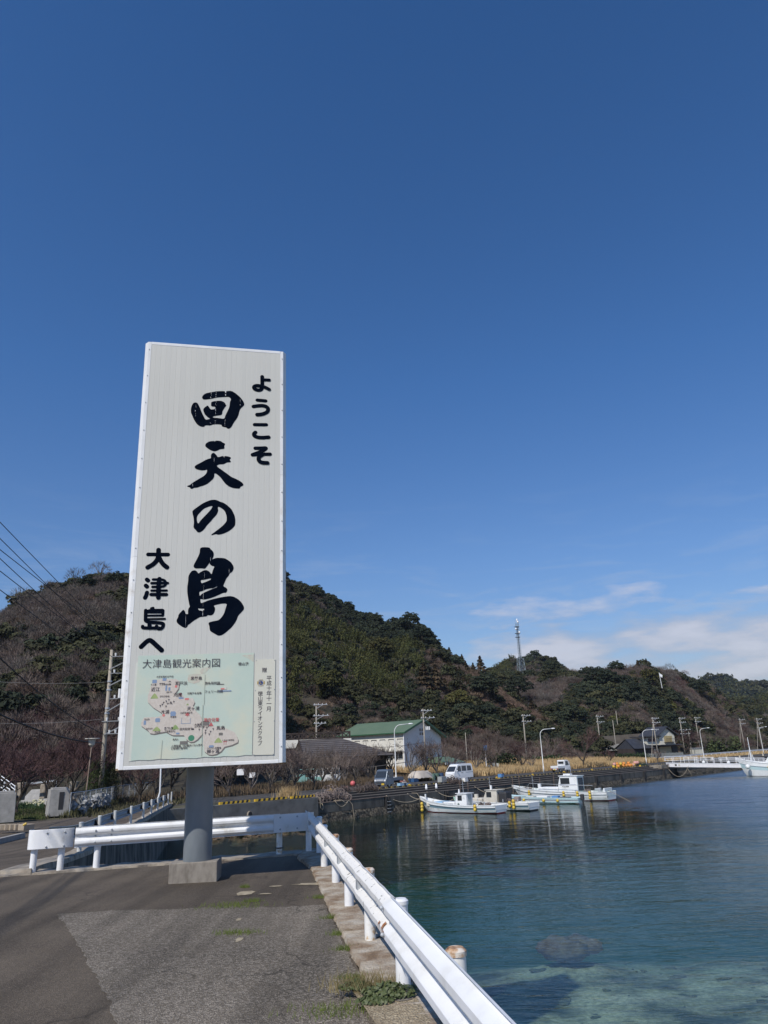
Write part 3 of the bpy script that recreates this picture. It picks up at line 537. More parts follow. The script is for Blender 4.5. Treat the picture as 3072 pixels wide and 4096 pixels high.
def kind1(a,t,x,y):
    n1=nz(x,y,26); n2=nz(x,y,14,3)
    if a<-13:
        if t<.17+.08*n2: return R3.choice(['plum','plum','bare','bare'])
        if t>.93 and a<-21: return R3.choice(['barg','barg','bare','evg'])
        v=n1*.7+n2*.6+R3.uniform(-.22,.22)+ (t-.5)*.25+ (a+20)*.02
        if v>.09: return R3.choice(['evd','evg','evg'])
        return R3.choice(['bare','bare','barg','bare','tan'])
    if a<3:
        if t>.72: return 'evd' if n1+R3.uniform(-.3,.3)>-.25 else R3.choice(['evg','bare'])
        if t>.30: return 'bam' if n2+R3.uniform(-.25,.25)>-.22+max(0,a+1)*.12 else R3.choice(['evd','evg','bare'])
        if t>.14: 
            v=n1+R3.uniform(-.3,.3); return 'evg' if v>.22 else 'bam' if v>-.05 and a<-4 else R3.choice(['tan','bare','evd'])
        return R3.choice(['tan','tan','evg','bare'])
    if t>.80 and a<5.2: return R3.choice(['evd','evd','evg'])
    if t>.45: return 'tan' if n2+R3.uniform(-.25,.25)>-.15 else R3.choice(['evg','con','bare'])
    v=n1+n2*.5+R3.uniform(-.3,.3)
    return R3.choice(['evd','evg']) if v>.08 else R3.choice(['bare','tan','plum'])
def kind3(a,t,x,y):
    v=nz(x,y,24,5)*1.1+nz(x,y,11,6)*.6+R3.uniform(-.25,.25)-.05
    if t<.12: return R3.choice(['bare','plum','tan','evg'])
    if v>.1: return R3.choice(['evd','evd','evg'])
    if v>.0: return R3.choice(['evg','evg','evg','olv'])
    if v>-.3: return R3.choice(['bare','tan','bare'])
    return R3.choice(['bare','barg','plum'])
for k,(n_,kf,sc) in enumerate([(6800,kind1,(1.1,2.1)),(1500,lambda a,t,x,y:R3.choice(['bam','bam','evg']) if a<9.5 else R3.choice(['evd','evg','bare']),(1.8,3.0)),(4600,kind3,(1.2,2.4)),(1300,lambda a,t,x,y:R3.choice(['evd','evg','bam']),(7,11)),(1500,lambda a,t,x,y:R3.choice(['bam','evg','evd','bare','tan']),(2.0,3.2))]):
    prof,f0,f1,th=HILLS[k]; a0,a1=max(prof[0][0],-33),min(prof[-1][0],33); i=0; tries=0
    while i<n_ and tries<n_*6:
        tries+=1; a=R3.uniform(a0,a1); r0,r1=f0(a),f1(a)
        r=math.sqrt(R3.uniform((r0*1.0)**2,(r1*1.04)**2)); x,y=r*math.sin(rad(a)),r*math.cos(rad(a)); z=hillz(k,a,r)
        if z<1.7 or z<terr(a,r)-1.5 or inland(x,y)<26: continue
        t=(r-r0)/(r1-r0); s=R3.uniform(*sc)*(.8 if t>.95 and R3.random()<.5 else 1); kd=kf(a,t,x,y)
        if kd=='tan': s*=1.15
        if kd in ('evd','evg') and R3.random()<.12: s*=1.55
        put(kd,x,y,z-.25*s,s); i+=1
names={'evg':('mid green evergreen woodland covering the hills','woodland'),'evd':('dark evergreen woodland on the upper hillsides','woodland'),'olv':('olive green treetops scattered over the lower hill','woodland'),
 'bare':('leafless brown woodland on the hills','woodland'),'barg':('pale grey leafless trees along the hill crest','woodland'),'bam':('yellow green bamboo grove on the hillside behind the sign','bamboo'),
 'tan':('tan dead vines and brush over the hillside','brush'),'plum':('purple brown leafless scrub at the foot of the hills','scrub'),'con':('dark brownish cedars among the hillside brush','conifers')}
for k,p in FOREST.items():
    if p: gn_scatter(names[k][1]+'_cover',p,names[k][0],names[k][1])

# single trees
def treething(name,kind,label,cat,px,py,Y,s,group=None,trunkh=1.2,z=None):
    p=aty(px,py,Y); zz=p.z if z is None else z
    if z is None:
        d_=ray(px,py); hd=math.hypot(d_.x,d_.y); a_=math.degrees(math.atan2(d_.x,d_.y)); r_=90.0
        while r_<420 and terr(a_,r_)<EYE+d_.z/hd*r_: r_+=1.5
        if r_<420: p=Vector((math.sin(rad(a_))*r_,math.cos(rad(a_))*r_,0)); zz=terr(a_,r_)-.4
        else:
            rr2=max((terr(a_,k_)/k_,k_) for k_ in range(150,400,5))[1]; p=Vector((math.sin(rad(a_))*rr2,math.cos(rad(a_))*rr2,0)); zz=terr(a_,rr2)-.3
    t=empty(name,(p.x,p.y,zz),R3.uniform(0,6.28),label,cat,group)
    pr=plist[R3.choice(K[{'evd':'big','evg':'big','olv':'bigo'}.get(kind,kind)])]; c=link('crown',pr.data,[],t,loc=(0,0,trunkh-.9*0)); c.scale=(s,s,s)
    if kind not in ('tan',):
        mb=MB(); mb.tube([(0,0,-1.0),(.05,.03,trunkh*.6),(0,0,trunkh+s*.9)],[.06*s+.05,.05*s+.04,.03*s],6); obj('trunk',mb,BARK,t)
    return t
# skyline and landmark trees on the hills: (kind, px, py of the crown base, distance, size, label)
LT=[('barg',395,2318,186,2.6,'bare grey tree on the crest of the left hill, highest one beside the sign'),('barg',300,2350,186,2.7,'bare fan shaped tree on the shoulder of the left hill crest'),('barg',80,2440,184,2.6,'bare round topped tree low on the left hill crest by the picture edge'),('bare',200,2390,184,2.5,'bare brown tree on the left hill crest below the first power line'),
('evd',455,2350,184,2.4,'dark flat topped evergreen on the left hill crest next to the sign'),('evd',345,2370,178,2.3,'dark evergreen just under the fan shaped bare tree on the left crest'),
('evd',1500,2500,272,3.4,'dark rounded evergreen standing on the ridge shoulder right of the sign'),('evd',1640,2520,268,4.4,'broad domed evergreen on the ridge shoulder right of the sign'),('evd',1690,2570,262,4.0,'dark evergreen on the end of the ridge shoulder above the brown brush'),
('olv',1525,2640,235,4.6,'yellow green rounded tree halfway up the ridge right of the sign'),('olv',1320,2790,190,4.0,'yellowish bamboo clump low on the slope above the green roof'),
('con',1800,2640,262,2.2,'dark pointed cedar on the brush covered spur'),('con',1850,2650,262,1.8,'smaller dark cedar next to the pointed one on the spur'),('con',1925,2690,262,2.9,'dark cedar at the lower end of the spur before the lattice tower'),('con',1700,2760,225,3.2,'brown cedar on the mid slope above the hall with green roof'),('con',1745,2755,228,3.0,'second brown cedar close to the right of the first on the mid slope'),
('olv',1835,2850,170,3.6,'big bright green round tree behind the hall with green roof'),('evd',1950,2800,230,5,'dark broad evergreen below the spur brush'),('evg',2080,2800,225,5,'dark green crown on the hill below the lattice tower'),
('con',2555,2668,296,1.7,'reddish cedar on the crest right of the lattice tower'),('con',2590,2662,296,1.9,'taller reddish cedar on the crest beside its pair'),('evd',2470,2690,292,3.2,'dark evergreen mass on the right hill crest'),('evd',2800,2790,290,5.2,'big dark evergreen at the right shoulder of the right hill'),('evd',2390,2740,280,4.4,'dark evergreen crown left of the paired cedars'),
('olv',2610,2750,265,4.3,'olive flat crown just below the hillside flag'),('evd',2440,2760,270,4.6,'broad dark evergreen left of the olive crown on the right hill'),('evg',2300,2900,222,4.0,'green tree on the lower right hill above the field'),('evd',2210,2700,290,4.0,'dark tree on the low crest right of the lattice tower'),('bare',2740,2690,294,2.2,'bare brown tree on the right hill crest past the cedars'),('barg',2680,2670,294,2.4,'pale bare tree on the right hill crest beside the cedars')]
for kd,px,py,Y,s,lb in LT: treething({'con':'cedar_tree'}.get(kd,'hill_tree'),kd,lb,'tree',px,py+20,Y,s,trunkh=1.0)

# near leafless plum trees, shrubs
def twigtree(seed,h=3.2,spread=1.5,depth=6,r0=.09,trunk=.8,n0=4,thin=.7,up=.12,br=(2,3,3)):
    R=random.Random(seed); tr=MB(); tw=MB()
    def grow(p,d,L,r,k):
        mid=p+d*L*.5+Vector((R.uniform(-1,1),R.uniform(-1,1),R.uniform(-1,1)))*L*.06; e=p+d*L+Vector((R.uniform(-1,1),R.uniform(-1,1),R.uniform(-1,1)))*L*.08
        if k<=2: tr.tube([p,mid,e],[r,r*.86,r*.72],5,cap=False)
        else: tw.tube([p,e],[max(r*.8,.004),max(r*.45,.002)],3,cap=False)
        if k>=depth: return
        for i in range(n0 if k==0 else R.choice(br) if k<4 else br[-1]):
            a=R.uniform(0,6.28); s=R.uniform(.35,.95) if k>0 else R.uniform(.55,1.0)*spread/1.5
            u=d.orthogonal().normalized(); v=d.cross(u); nd=(d+(u*math.cos(a)+v*math.sin(a))*s+Vector((0,0,up))).normalized()
            if nd.z<-.05 and k<4: nd.z=.1; nd.normalize()
            grow(e if R.random()<.7 or k==0 else mid,nd,L*R.uniform(.62,.88) if k>0 else h*.26,r*thin,k+1)
    grow(Vector((0,0,-.1)),Vector((R.uniform(-.15,.15),R.uniform(-.15,.15),1)).normalized(),trunk,r0,0)
    return tr,tw
def twigmeshes(n,seed0,**k):
    out=[]
    for i in range(n):
        tr,tw=twigtree(seed0+i,**k); out.append((mesh('limbs',tr),mesh('twigs',tw)))
    return out
PL=twigmeshes(4,100,h=3.6,depth=6,r0=.10,trunk=.7,n0=4,up=.22,br=(2,3,3)); BT=twigmeshes(3,200,h=3.6,depth=6,r0=.08,trunk=.5,n0=5,spread=1.1,up=.25,br=(2,2,3))
for a,b in PL: a.materials.append(BARK); b.materials.append(PLUMT)
for a,b in BT: a.materials.append(BARG); b.materials.append(BARE)
def barething(name,var,label,cat,x,y,z,s,group=None):
    t=empty(name,(x,y,z),R3.uniform(0,6.28),label,cat,group); t.scale=(s,s,s)
    link('limbs',var[0],[],t); link('twigs',var[1],[],t); return t
# plum orchard behind the park fence, front row by photograph position
ORDN=['first','second','third','fourth','fifth','sixth','seventh','eighth','ninth','tenth','eleventh','twelfth','thirteenth','fourteenth','fifteenth','sixteenth','seventeenth','eighteenth','nineteenth','twentieth']+[('twenty ' if k<10 else 'thirty ')+w for k,w in enumerate(['first','second','third','fourth','fifth','sixth','seventh','eighth','ninth','tenth']*2)]
ord_=['first','second','third','fourth','fifth','sixth','seventh','eighth','ninth','tenth','eleventh','twelfth']
front=[(-30,3230,46),(70,3215,50),(185,3205,54),(285,3200,58),(520,3185,74),(600,3172,80),(690,3168,84)]
for i,(px,py,Y) in enumerate(front):
    p=aty(px,py,Y); barething('plum_tree',PL[i%4],f'leafless reddish plum tree, {ord_[i]} from the picture edge in the row behind the park fence','tree',p.x,p.y,2.55,R3.uniform(1.0,1.3),'plum trees in the row behind the park fence')
k=0
for row,(Y,pxs) in enumerate([(66,[-60,60,140,230,330,430,540]),(74,[0,100,190,290,390,480,620]),(83,[-30,60,150,240,340,440,560,700])]):
    for j,px in enumerate(pxs):
        p=aty(px,3150,Y); zz=2.55+max(0,(Y-62))*.06
        barething('plum_tree',PL[k%4],f'reddish plum tree massed behind the front orchard row, {ORDN[j]} along its {["first","second","third"][row]} line back','tree',p.x,Y+R3.uniform(-2,2),zz,R3.uniform(1.15,1.5),'plum trees massed behind the front row'); k+=1
# scrub between the quay road and the hall
sh=[(1200,3120,97),(1270,3115,99),(1350,3120,101),(1445,3110,102),(1500,3110,100),(1180,3165,80),(1260,3170,82),(1340,3165,84),(1420,3150,88),(1175,3150,86),(1230,3140,90),(1290,3150,92),(1340,3140,96),(1385,3135,92),(1430,3120,98),(1475,3120,98),(1520,3095,104),(1250,3110,102),(1320,3105,106),(1400,3100,108),(1570,3095,104),(1640,3085,106),(1700,3085,108),(1750,3085,106),(1790,3080,110)]
for i,(px,py,Y) in enumerate(sorted(sh)):
    p=aty(px,py,Y); barething('bare_shrub',BT[i%3],f'tangled leafless shrub by the quay road before the buildings, {ORDN[i]} from the sign board','shrub',p.x,p.y,2.1,R3.uniform(1.05,1.45) if Y<100 else R3.uniform(1.3,1.7),'leafless shrubs between quay road and buildings')
for i,(px,Y,s,lb) in enumerate([(1985,118,1.2,'small bare tree in the dry grass near the blue post'),(2085,122,1.5,'bare purple tree in the dry grass left of the tall street lamp'),(2130,121,1.1,'little bare tree in the dry grass just left of the tall street lamp'),(2335,128,1.75,'round bare purple tree behind the small white truck'),(2440,140,.8,'low leafless bush in the dry grass right of the round purple tree'),(2630,150,.8,'leafless bush in the dry grass before the gabled house'),(1900,116,1.7,'spreading bare tree behind the white van'),(2010,150,2.0,'tall bare tree at the back of the dry field'),(2200,165,2.0,'bare tree at the back edge of the dry field'),(2760,200,2.2,'bare purple tree right of the gabled house'),(2830,205,2.0,'second bare tree right of the gabled house'),(2900,215,2.0,'bare tree near the right end of the far road')]):
    p=aty(px,3050,Y); barething('bare_tree',PL[i%4] if 'purple' in lb else BT[i%3],lb,'tree',p.x,p.y,2.15,s)
for i,(px,Y) in enumerate([(560,64),(620,68),(680,72),(600,80),(720,84),(780,88),(700,95),(900,92),(960,96),(1020,92),(1080,98),(1140,94),(930,84),(1010,82),(1090,80),(1150,84),(980,104),(1060,108),(1130,106)]):
    p=aty(px,3150,Y); barething('bare_shrub',(BT if i%2 else PL)[i%3],f'leafless shrub in the thicket behind sign post and channel, {ORDN[i]} of those','shrub',p.x,p.y,2.2,R3.uniform(1.0,1.5),'leafless thicket behind the channel')
# dark pines by the utility pole
def pine(seed,h=2.6,r=1.3,n=900):
    R=np.random.RandomState(seed); mb=MB(); t=R.uniform(0,1,n); a=R.uniform(0,6.28,n); rr=(1-t*.75)*r*R.uniform(.3,1,n)**.5*(.8+.25*np.sin(a*3+seed)); C=np.stack([np.cos(a)*rr,np.sin(a)*rr,.15+t*h],1)
    addq(mb,quads(C,R.normal(size=(n,3)),np.stack([np.cos(a)*.5,np.sin(a)*.5,np.ones(n)*.9],1)+R.normal(size=(n,3))*.3,R.uniform(.012,.03,n),R.uniform(.12,.24,n))); return mb
for i,(px,Y,s,lb) in enumerate([(372,61,1.0,'dark bushy pine left of the concrete utility pole'),(400,64,1.15,'dark pine directly behind the foot of the concrete utility pole'),(440,63,.95,'dark pine right of the concrete utility pole behind the fence')]):
    p=aty(px,3170,Y); t=empty('pine_tree',(p.x,p.y,2.4),i,lb,'tree'); t.scale=(s,s,s*1.15); obj('crown',pine(i),PINE,t,fix=False); mb=MB(); mb.tube([(0,0,-.2),(0,0,1.8)],[.09,.04],6); obj('trunk',mb,BARK,t)
# ------------------------------------------------------------------ the big welcome sign
GL={"G":{"kai":[[[0.832,6.324],[0.841,6.384],[0.862,6.439],[0.884,6.464],[0.914,6.471],[0.944,6.463],[0.969,6.423],[0.998,6.364],[1.027,6.283],[1.063,6.206],[1.106,6.122],[1.165,6.137],[1.191,6.153],[1.151,6.17],[1.116,6.205],[1.089,6.234],[1.059,6.307],[1.058,6.345],[1.09,6.385],[1.129,6.421],[1.149,6.411],[1.192,6.338],[1.271,6.354],[1.272,6.381],[1.281,6.385],[1.27,6.404],[1.223,6.405],[1.199,6.414],[1.196,6.46],[1.2,6.498],[1.24,6.516],[1.34,6.536],[1.394,6.532],[1.442,6.506],[1.46,6.484],[1.465,6.462],[1.481,6.444],[1.445,6.392],[1.407,6.31],[1.411,6.276],[1.395,6.241],[1.362,6.229],[1.296,6.218],[1.256,6.206],[1.23,6.182],[1.27,6.173],[1.337,6.173],[1.431,6.162],[1.454,6.18],[1.469,6.241],[1.501,6.319],[1.536,6.413],[1.543,6.528],[1.563,6.572],[1.552,6.605],[1.52,6.626],[1.466,6.624],[1.298,6.598],[1.258,6.585],[1.178,6.558],[1.085,6.54],[1.044,6.545],[1.025,6.578],[1.035,6.617],[1.08,6.67],[1.187,6.704],[1.301,6.735],[1.436,6.746],[1.46,6.724],[1.47,6.747],[1.538,6.759],[1.586,6.751],[1.641,6.716],[1.731,6.64],[1.795,6.552],[1.813,6.499],[1.807,6.464],[1.74,6.387],[1.721,6.325],[1.712,6.264],[1.686,6.194],[1.628,6.1],[1.583,5.999],[1.537,5.959],[1.51,5.965],[1.489,5.987],[1.409,6.001],[1.398,6.041],[1.288,6.043],[1.235,6.029],[1.196,6.008],[1.109,6.009],[1.081,5.973],[1.025,5.976],[0.978,6.003],[0.937,6.045],[0.887,6.132],[0.865,6.19],[0.838,6.249]]],"ten":[[[1.119,5.606],[1.128,5.637],[1.165,5.67],[1.205,5.691],[1.287,5.699],[1.291,5.691],[1.308,5.708],[1.356,5.708],[1.401,5.701],[1.426,5.679],[1.475,5.654],[1.477,5.639],[1.462,5.612],[1.466,5.589],[1.469,5.558],[1.443,5.546],[1.382,5.535],[1.341,5.507],[1.287,5.489],[1.225,5.505],[1.169,5.54],[1.124,5.576]],[[1.23,5.35],[1.227,5.403],[1.237,5.437],[1.254,5.453],[1.284,5.462],[1.316,5.429],[1.338,5.4],[1.352,5.378],[1.386,5.383],[1.42,5.4],[1.454,5.404],[1.467,5.375],[1.473,5.408],[1.537,5.401],[1.578,5.388],[1.593,5.37],[1.564,5.338],[1.591,5.301],[1.588,5.288],[1.512,5.275],[1.469,5.243],[1.383,5.234],[1.35,5.216],[1.34,5.2],[1.372,5.168],[1.427,5.132],[1.466,5.1],[1.518,5.065],[1.602,4.997],[1.684,4.963],[1.754,4.928],[1.81,4.885],[1.83,4.849],[1.811,4.826],[1.777,4.81],[1.765,4.776],[1.737,4.77],[1.648,4.776],[1.572,4.803],[1.503,4.856],[1.453,4.924],[1.411,4.982],[1.355,5.032],[1.328,5.05],[1.3,5.054],[1.301,4.986],[1.277,4.94],[1.231,4.887],[1.179,4.84],[1.126,4.809],[1.06,4.788],[1.008,4.761],[0.954,4.759],[0.922,4.736],[0.892,4.739],[0.878,4.765],[0.829,4.778],[0.84,4.795],[0.879,4.811],[0.924,4.857],[1.041,4.942],[1.126,5.001],[1.165,5.062],[1.171,5.122],[1.129,5.105],[1.055,5.101],[0.988,5.116],[0.95,5.143],[0.946,5.173],[0.971,5.203],[1.063,5.26],[1.136,5.312],[1.189,5.337]]],"no":[[[0.941,4.317],[0.981,4.356],[1.015,4.385],[1.083,4.441],[1.14,4.481],[1.186,4.505],[1.244,4.532],[1.297,4.542],[1.344,4.54],[1.38,4.528],[1.416,4.508],[1.476,4.491],[1.542,4.448],[1.615,4.38],[1.646,4.329],[1.683,4.247],[1.697,4.172],[1.698,4.096],[1.69,4.058],[1.642,3.997],[1.584,3.952],[1.503,3.906],[1.416,3.883],[1.387,3.885],[1.369,3.894],[1.323,3.881],[1.283,3.869],[1.288,3.89],[1.328,3.921],[1.39,3.973],[1.47,4.046],[1.51,4.091],[1.544,4.143],[1.542,4.231],[1.513,4.319],[1.479,4.36],[1.431,4.394],[1.384,4.413],[1.384,4.373],[1.392,4.342],[1.375,4.278],[1.347,4.233],[1.302,4.181],[1.257,4.117],[1.196,4.044],[1.163,3.984],[1.13,3.946],[1.09,3.921],[1.056,3.916],[1.038,3.928],[1.014,3.959],[0.972,4.005],[0.972,4.048],[0.977,4.092],[0.967,4.192],[0.945,4.267]],[[1.28,4.425],[1.286,4.409],[1.276,4.377],[1.239,4.325],[1.183,4.254],[1.121,4.183],[1.083,4.132],[1.053,4.081],[1.034,4.106],[1.023,4.156],[1.025,4.206],[1.041,4.25],[1.093,4.315],[1.144,4.367],[1.207,4.4]]],"shima":[[[1.098,3.613],[1.108,3.634],[1.138,3.646],[1.199,3.649],[1.252,3.643],[1.271,3.632],[1.28,3.612],[1.307,3.592],[1.331,3.56],[1.34,3.52],[1.333,3.471],[1.311,3.427],[1.327,3.435],[1.38,3.456],[1.455,3.458],[1.532,3.451],[1.594,3.414],[1.641,3.378],[1.681,3.314],[1.689,3.266],[1.668,3.21],[1.619,3.174],[1.608,3.138],[1.564,3.086],[1.543,3.026],[1.515,2.947],[1.569,2.92],[1.592,2.885],[1.571,2.833],[1.511,2.826],[1.437,2.79],[1.348,2.748],[1.23,2.713],[1.179,2.711],[1.135,2.721],[1.148,2.647],[1.188,2.659],[1.261,2.693],[1.364,2.724],[1.475,2.751],[1.625,2.775],[1.701,2.763],[1.777,2.72],[1.839,2.657],[1.878,2.587],[1.879,2.54],[1.842,2.494],[1.783,2.432],[1.755,2.34],[1.69,2.241],[1.603,2.158],[1.516,2.091],[1.457,2.086],[1.397,2.119],[1.322,2.165],[1.31,2.199],[1.305,2.252],[1.289,2.283],[1.292,2.313],[1.346,2.332],[1.449,2.35],[1.493,2.388],[1.529,2.442],[1.55,2.488],[1.567,2.557],[1.589,2.642],[1.486,2.639],[1.36,2.608],[1.387,2.573],[1.391,2.535],[1.379,2.481],[1.35,2.443],[1.314,2.434],[1.265,2.442],[1.259,2.419],[1.189,2.412],[1.145,2.406],[1.102,2.383],[1.045,2.346],[0.988,2.297],[0.949,2.271],[0.94,2.241],[0.915,2.22],[0.868,2.234],[0.808,2.276],[0.766,2.314],[0.759,2.356],[0.784,2.408],[0.786,2.446],[0.82,2.492],[0.862,2.537],[0.888,2.514],[0.905,2.461],[0.945,2.457],[0.94,2.506],[0.945,2.552],[0.97,2.586],[0.957,2.621],[0.934,2.729],[0.916,2.829],[0.911,2.938],[0.922,3.032],[0.922,3.118],[0.946,3.177],[0.981,3.221],[1.033,3.229],[1.064,3.206],[1.089,3.168],[1.124,3.198],[1.183,3.23],[1.228,3.232],[1.274,3.207],[1.313,3.152],[1.333,3.239],[1.358,3.299],[1.308,3.312],[1.275,3.342],[1.277,3.378],[1.247,3.326],[1.197,3.254],[1.137,3.263],[1.032,3.259],[1.001,3.288],[1.003,3.324],[1.042,3.404],[1.083,3.5],[1.095,3.541]],[[1.129,3.052],[1.196,3.06],[1.308,3.09],[1.301,3.061],[1.249,3.037],[1.198,3.013],[1.146,2.995]],[[1.113,2.845],[1.166,2.857],[1.21,2.884],[1.298,2.909],[1.343,2.908],[1.416,2.947],[1.41,2.927],[1.329,2.896],[1.211,2.841],[1.153,2.806],[1.126,2.767]],[[1.101,2.559],[1.147,2.551],[1.21,2.551],[1.207,2.528],[1.189,2.524],[1.182,2.501],[1.163,2.52],[1.123,2.522]]]},"T":{"yo":[[0.0371,[[2.143,7.108],[2.147,6.949],[2.143,6.853],[2.118,6.818],[2.076,6.806],[2.025,6.816],[1.991,6.843],[1.987,6.871],[2.007,6.896],[2.058,6.909],[2.117,6.899]]],[0.0321,[[2.158,7.04],[2.278,7.044]]],[0.0341,[[2.16,6.893],[2.202,6.881],[2.279,6.839]]]],"u":[[0.0351,[[2.057,6.596],[2.215,6.589]]],[0.0381,[[1.987,6.455],[2.063,6.473],[2.147,6.485],[2.215,6.476],[2.257,6.439],[2.266,6.406],[2.246,6.353],[2.191,6.317],[2.124,6.295],[2.057,6.286]]]],"ko":[[0.0351,[[2.012,6.075],[2.231,6.085]]],[0.0381,[[2.029,5.915],[2.005,5.89],[2.001,5.858],[2.031,5.828],[2.089,5.812],[2.172,5.813],[2.275,5.828]]]],"so":[[0.0361,[[2.032,5.59],[2.133,5.595],[2.244,5.609],[2.199,5.563],[2.093,5.504],[1.983,5.454]]],[0.0341,[[1.983,5.454],[2.134,5.47],[2.306,5.482]]],[0.0381,[[2.159,5.462],[2.102,5.415],[2.09,5.369],[2.111,5.326],[2.161,5.301],[2.259,5.301]]]],"dai":[[0.034,[[0.233,3.501],[0.564,3.503]]],[0.04,[[0.401,3.584],[0.405,3.469],[0.385,3.395],[0.325,3.321],[0.239,3.27]]],[0.039,[[0.402,3.478],[0.449,3.386],[0.495,3.323],[0.557,3.276]]]],"tsu":[[0.035,[[0.238,3.057],[0.26,3.037]]],[0.035,[[0.227,2.951],[0.249,2.93]]],[0.035,[[0.253,2.829],[0.245,2.78],[0.227,2.74]]],[0.022,[[0.339,3.058],[0.547,3.059],[0.557,2.932],[0.338,2.928]]],[0.023,[[0.319,2.993],[0.584,2.997]]],[0.02,[[0.324,2.864],[0.573,2.867]]],[0.029,[[0.321,2.796],[0.572,2.797]]],[0.038,[[0.444,3.067],[0.435,2.995],[0.442,2.744]]]],"shima2":[[0.025,[[0.341,2.554],[0.366,2.562]]],[0.026,[[0.259,2.427],[0.256,2.523],[0.518,2.526]]],[0.024,[[0.531,2.522],[0.531,2.438]]],[0.029,[[0.251,2.523],[0.254,2.409],[0.259,2.322],[0.546,2.311],[0.549,2.259],[0.526,2.215],[0.476,2.211]]],[0.013,[[0.262,2.484],[0.537,2.485]]],[0.017,[[0.265,2.433],[0.531,2.436]]],[0.017,[[0.268,2.374],[0.569,2.379]]],[0.027,[[0.217,2.253],[0.219,2.225],[0.484,2.223]]],[0.032,[[0.323,2.313],[0.328,2.226]]],[0.03,[[0.441,2.251],[0.442,2.225]]]],"he":[[0.039,[[0.215,1.914],[0.29,1.994],[0.339,2.027],[0.388,1.997],[0.458,1.931],[0.544,1.853]]]]}}
SW,SH,SB=2.547,7.69,1.748       # width, height, height of its lower edge over the ground
sg=empty('welcome_sign',(-3.001,12.10,3.429),0,'tall white welcome sign board with black Japanese lettering and island map on grey post','sign',rot=(0,-.008,.2243))
SLAT=mat('cream_slats',[(.50,.49,.435),(.58,.57,.52),(.62,.61,.565)],3.2,.42,spec=.4,stretch=(1.6,1,.07),contrast=(.22,.62),detail=7)
FRM=mat('sign_frame_white',[(.70,.70,.69),(.80,.80,.80)],3,.4)
FRD=mat('sign_frame_soiled',[(.30,.24,.16),(.70,.68,.64),(.80,.80,.79)],4,.5,contrast=(.22,.5))
ns=26; sw=(SW-.11)/ns
mbs=MB(); pr=[(-sw/2+.0004,.0014),(-sw/2+.004,0),(sw/2-.004,0),(sw/2-.0004,.0014),(sw/2-.002,.03),(-sw/2+.002,.03)]
vs=[(x,y,0) for x,y in pr]+[(x,y,SH-.06) for x,y in pr]; mbs.add(vs,[(0,1,7,6),(1,2,8,7),(2,3,9,8),(3,4,10,9),(4,5,11,10),(5,0,6,11),(0,5,4,3,2,1),(6,7,8,9,10,11)])
ms=mesh('slat',mbs); fixn(ms); ms.materials.append(SLAT)
for i in range(ns):
    o=link('slat',ms,[],sg,loc=(-SW/2+.055+sw*(i+.5),random.uniform(-.0006,.0006),SB+.03),rot=(0,0,random.uniform(-.02,.02)))
mb=MB(); mb.box((0,.52,SB+SH/2),(SW+.02,.92,SH-.04)); obj('sign_box',mb,FRM,sg)
def frame_side(sgn):
    mb=MB(); x=SW/2*sgn; p=[(x-.055*sgn,-.004),(x,-.004),(x+.062*sgn,.075),(x+.062*sgn,.99),(x-.0*sgn,.99),(x-.055*sgn,.04)]
    zs=[SB-.005]+[SB+SH*t for t in (.52,.76)]+[SB+SH+.005]
    return mb,p
for sgn,cuts in ((-1,[0,.45,1]),(1,[0,.66,.885,1])):
    for a,b in zip(cuts,cuts[1:]):
        mb,p=frame_side(sgn); z0,z1=SB-.005+SH*a+.004*(a>0),SB+SH*b+.005*(b==1)-.004*(b<1)
        vs=[(x,y,z0) for x,y in p]+[(x,y,z1) for x,y in p]; n=6; mb.add(vs,[tuple(range(n)),tuple(range(n,12))]+[(i,(i+1)%n,n+(i+1)%n,n+i) for i in range(n)])
        obj('frame_side',mb,FRD if a==0 else FRM,sg)
for z0,z1,nm in ((SB+SH-.05,SB+SH+.012,'frame_top'),(SB-.012,SB+.045,'frame_bottom')):
    mb=MB(); mb.box((0,.491,(z0+z1)/2),(SW-.112,.99,z1-z0)); obj(nm,mb,FRD if 'bottom' in nm else FRM,sg,bevel=.008)
mb=MB(); mb.box((SW/2+.02,.25,SB+.0),(.14,.2,.05)); mb.box((-SW/2+.01,.12,SB+.0),(.13,.2,.03)); obj('rust_stain',mb,mat('rusty_corner',[(.10,.05,.02),(.35,.25,.15),(.5,.45,.38)],12,.9),sg)
mb=MB()
for sgn in (-1,1):
    for k in range(14): mb.ball((sgn*(SW/2-.02),-.008,SB+.25+k*.56),.011,6,4)
o=obj('rivet',mb,GALV,sg); o['kind']='stuff'
PY=-.004
def place(pts,y): return [(u-SW/2,y,SB+v) for u,v in pts]
def filled(name,contours,y,m,th=.002,parent=sg,label=None):
    cv=bpy.data.curves.new('outline','CURVE'); cv.dimensions='2D'; cv.fill_mode='BOTH'; cv.extrude=th/2
    for c in contours:
        sp=cv.splines.new('POLY'); sp.points.add(len(c)-1); sp.use_cyclic_u=True
        for p_,(u,v) in zip(sp.points,c): p_.co=(u-SW/2,SB+v,0,1)
    t=bpy.data.objects.new('tmp',cv); COL.objects.link(t); bpy.context.view_layer.update()
    me=bpy.data.meshes.new_from_object(t.evaluated_get(bpy.context.evaluated_depsgraph_get())); bpy.data.objects.remove(t); bpy.data.curves.remove(cv)
    me.transform(Matrix(((1,0,0,0),(0,0,-1,y),(0,1,0,0),(0,0,0,1)))); me.materials.clear(); o=link(name,me,m,parent); 
    if label: o['label']=label
    return o
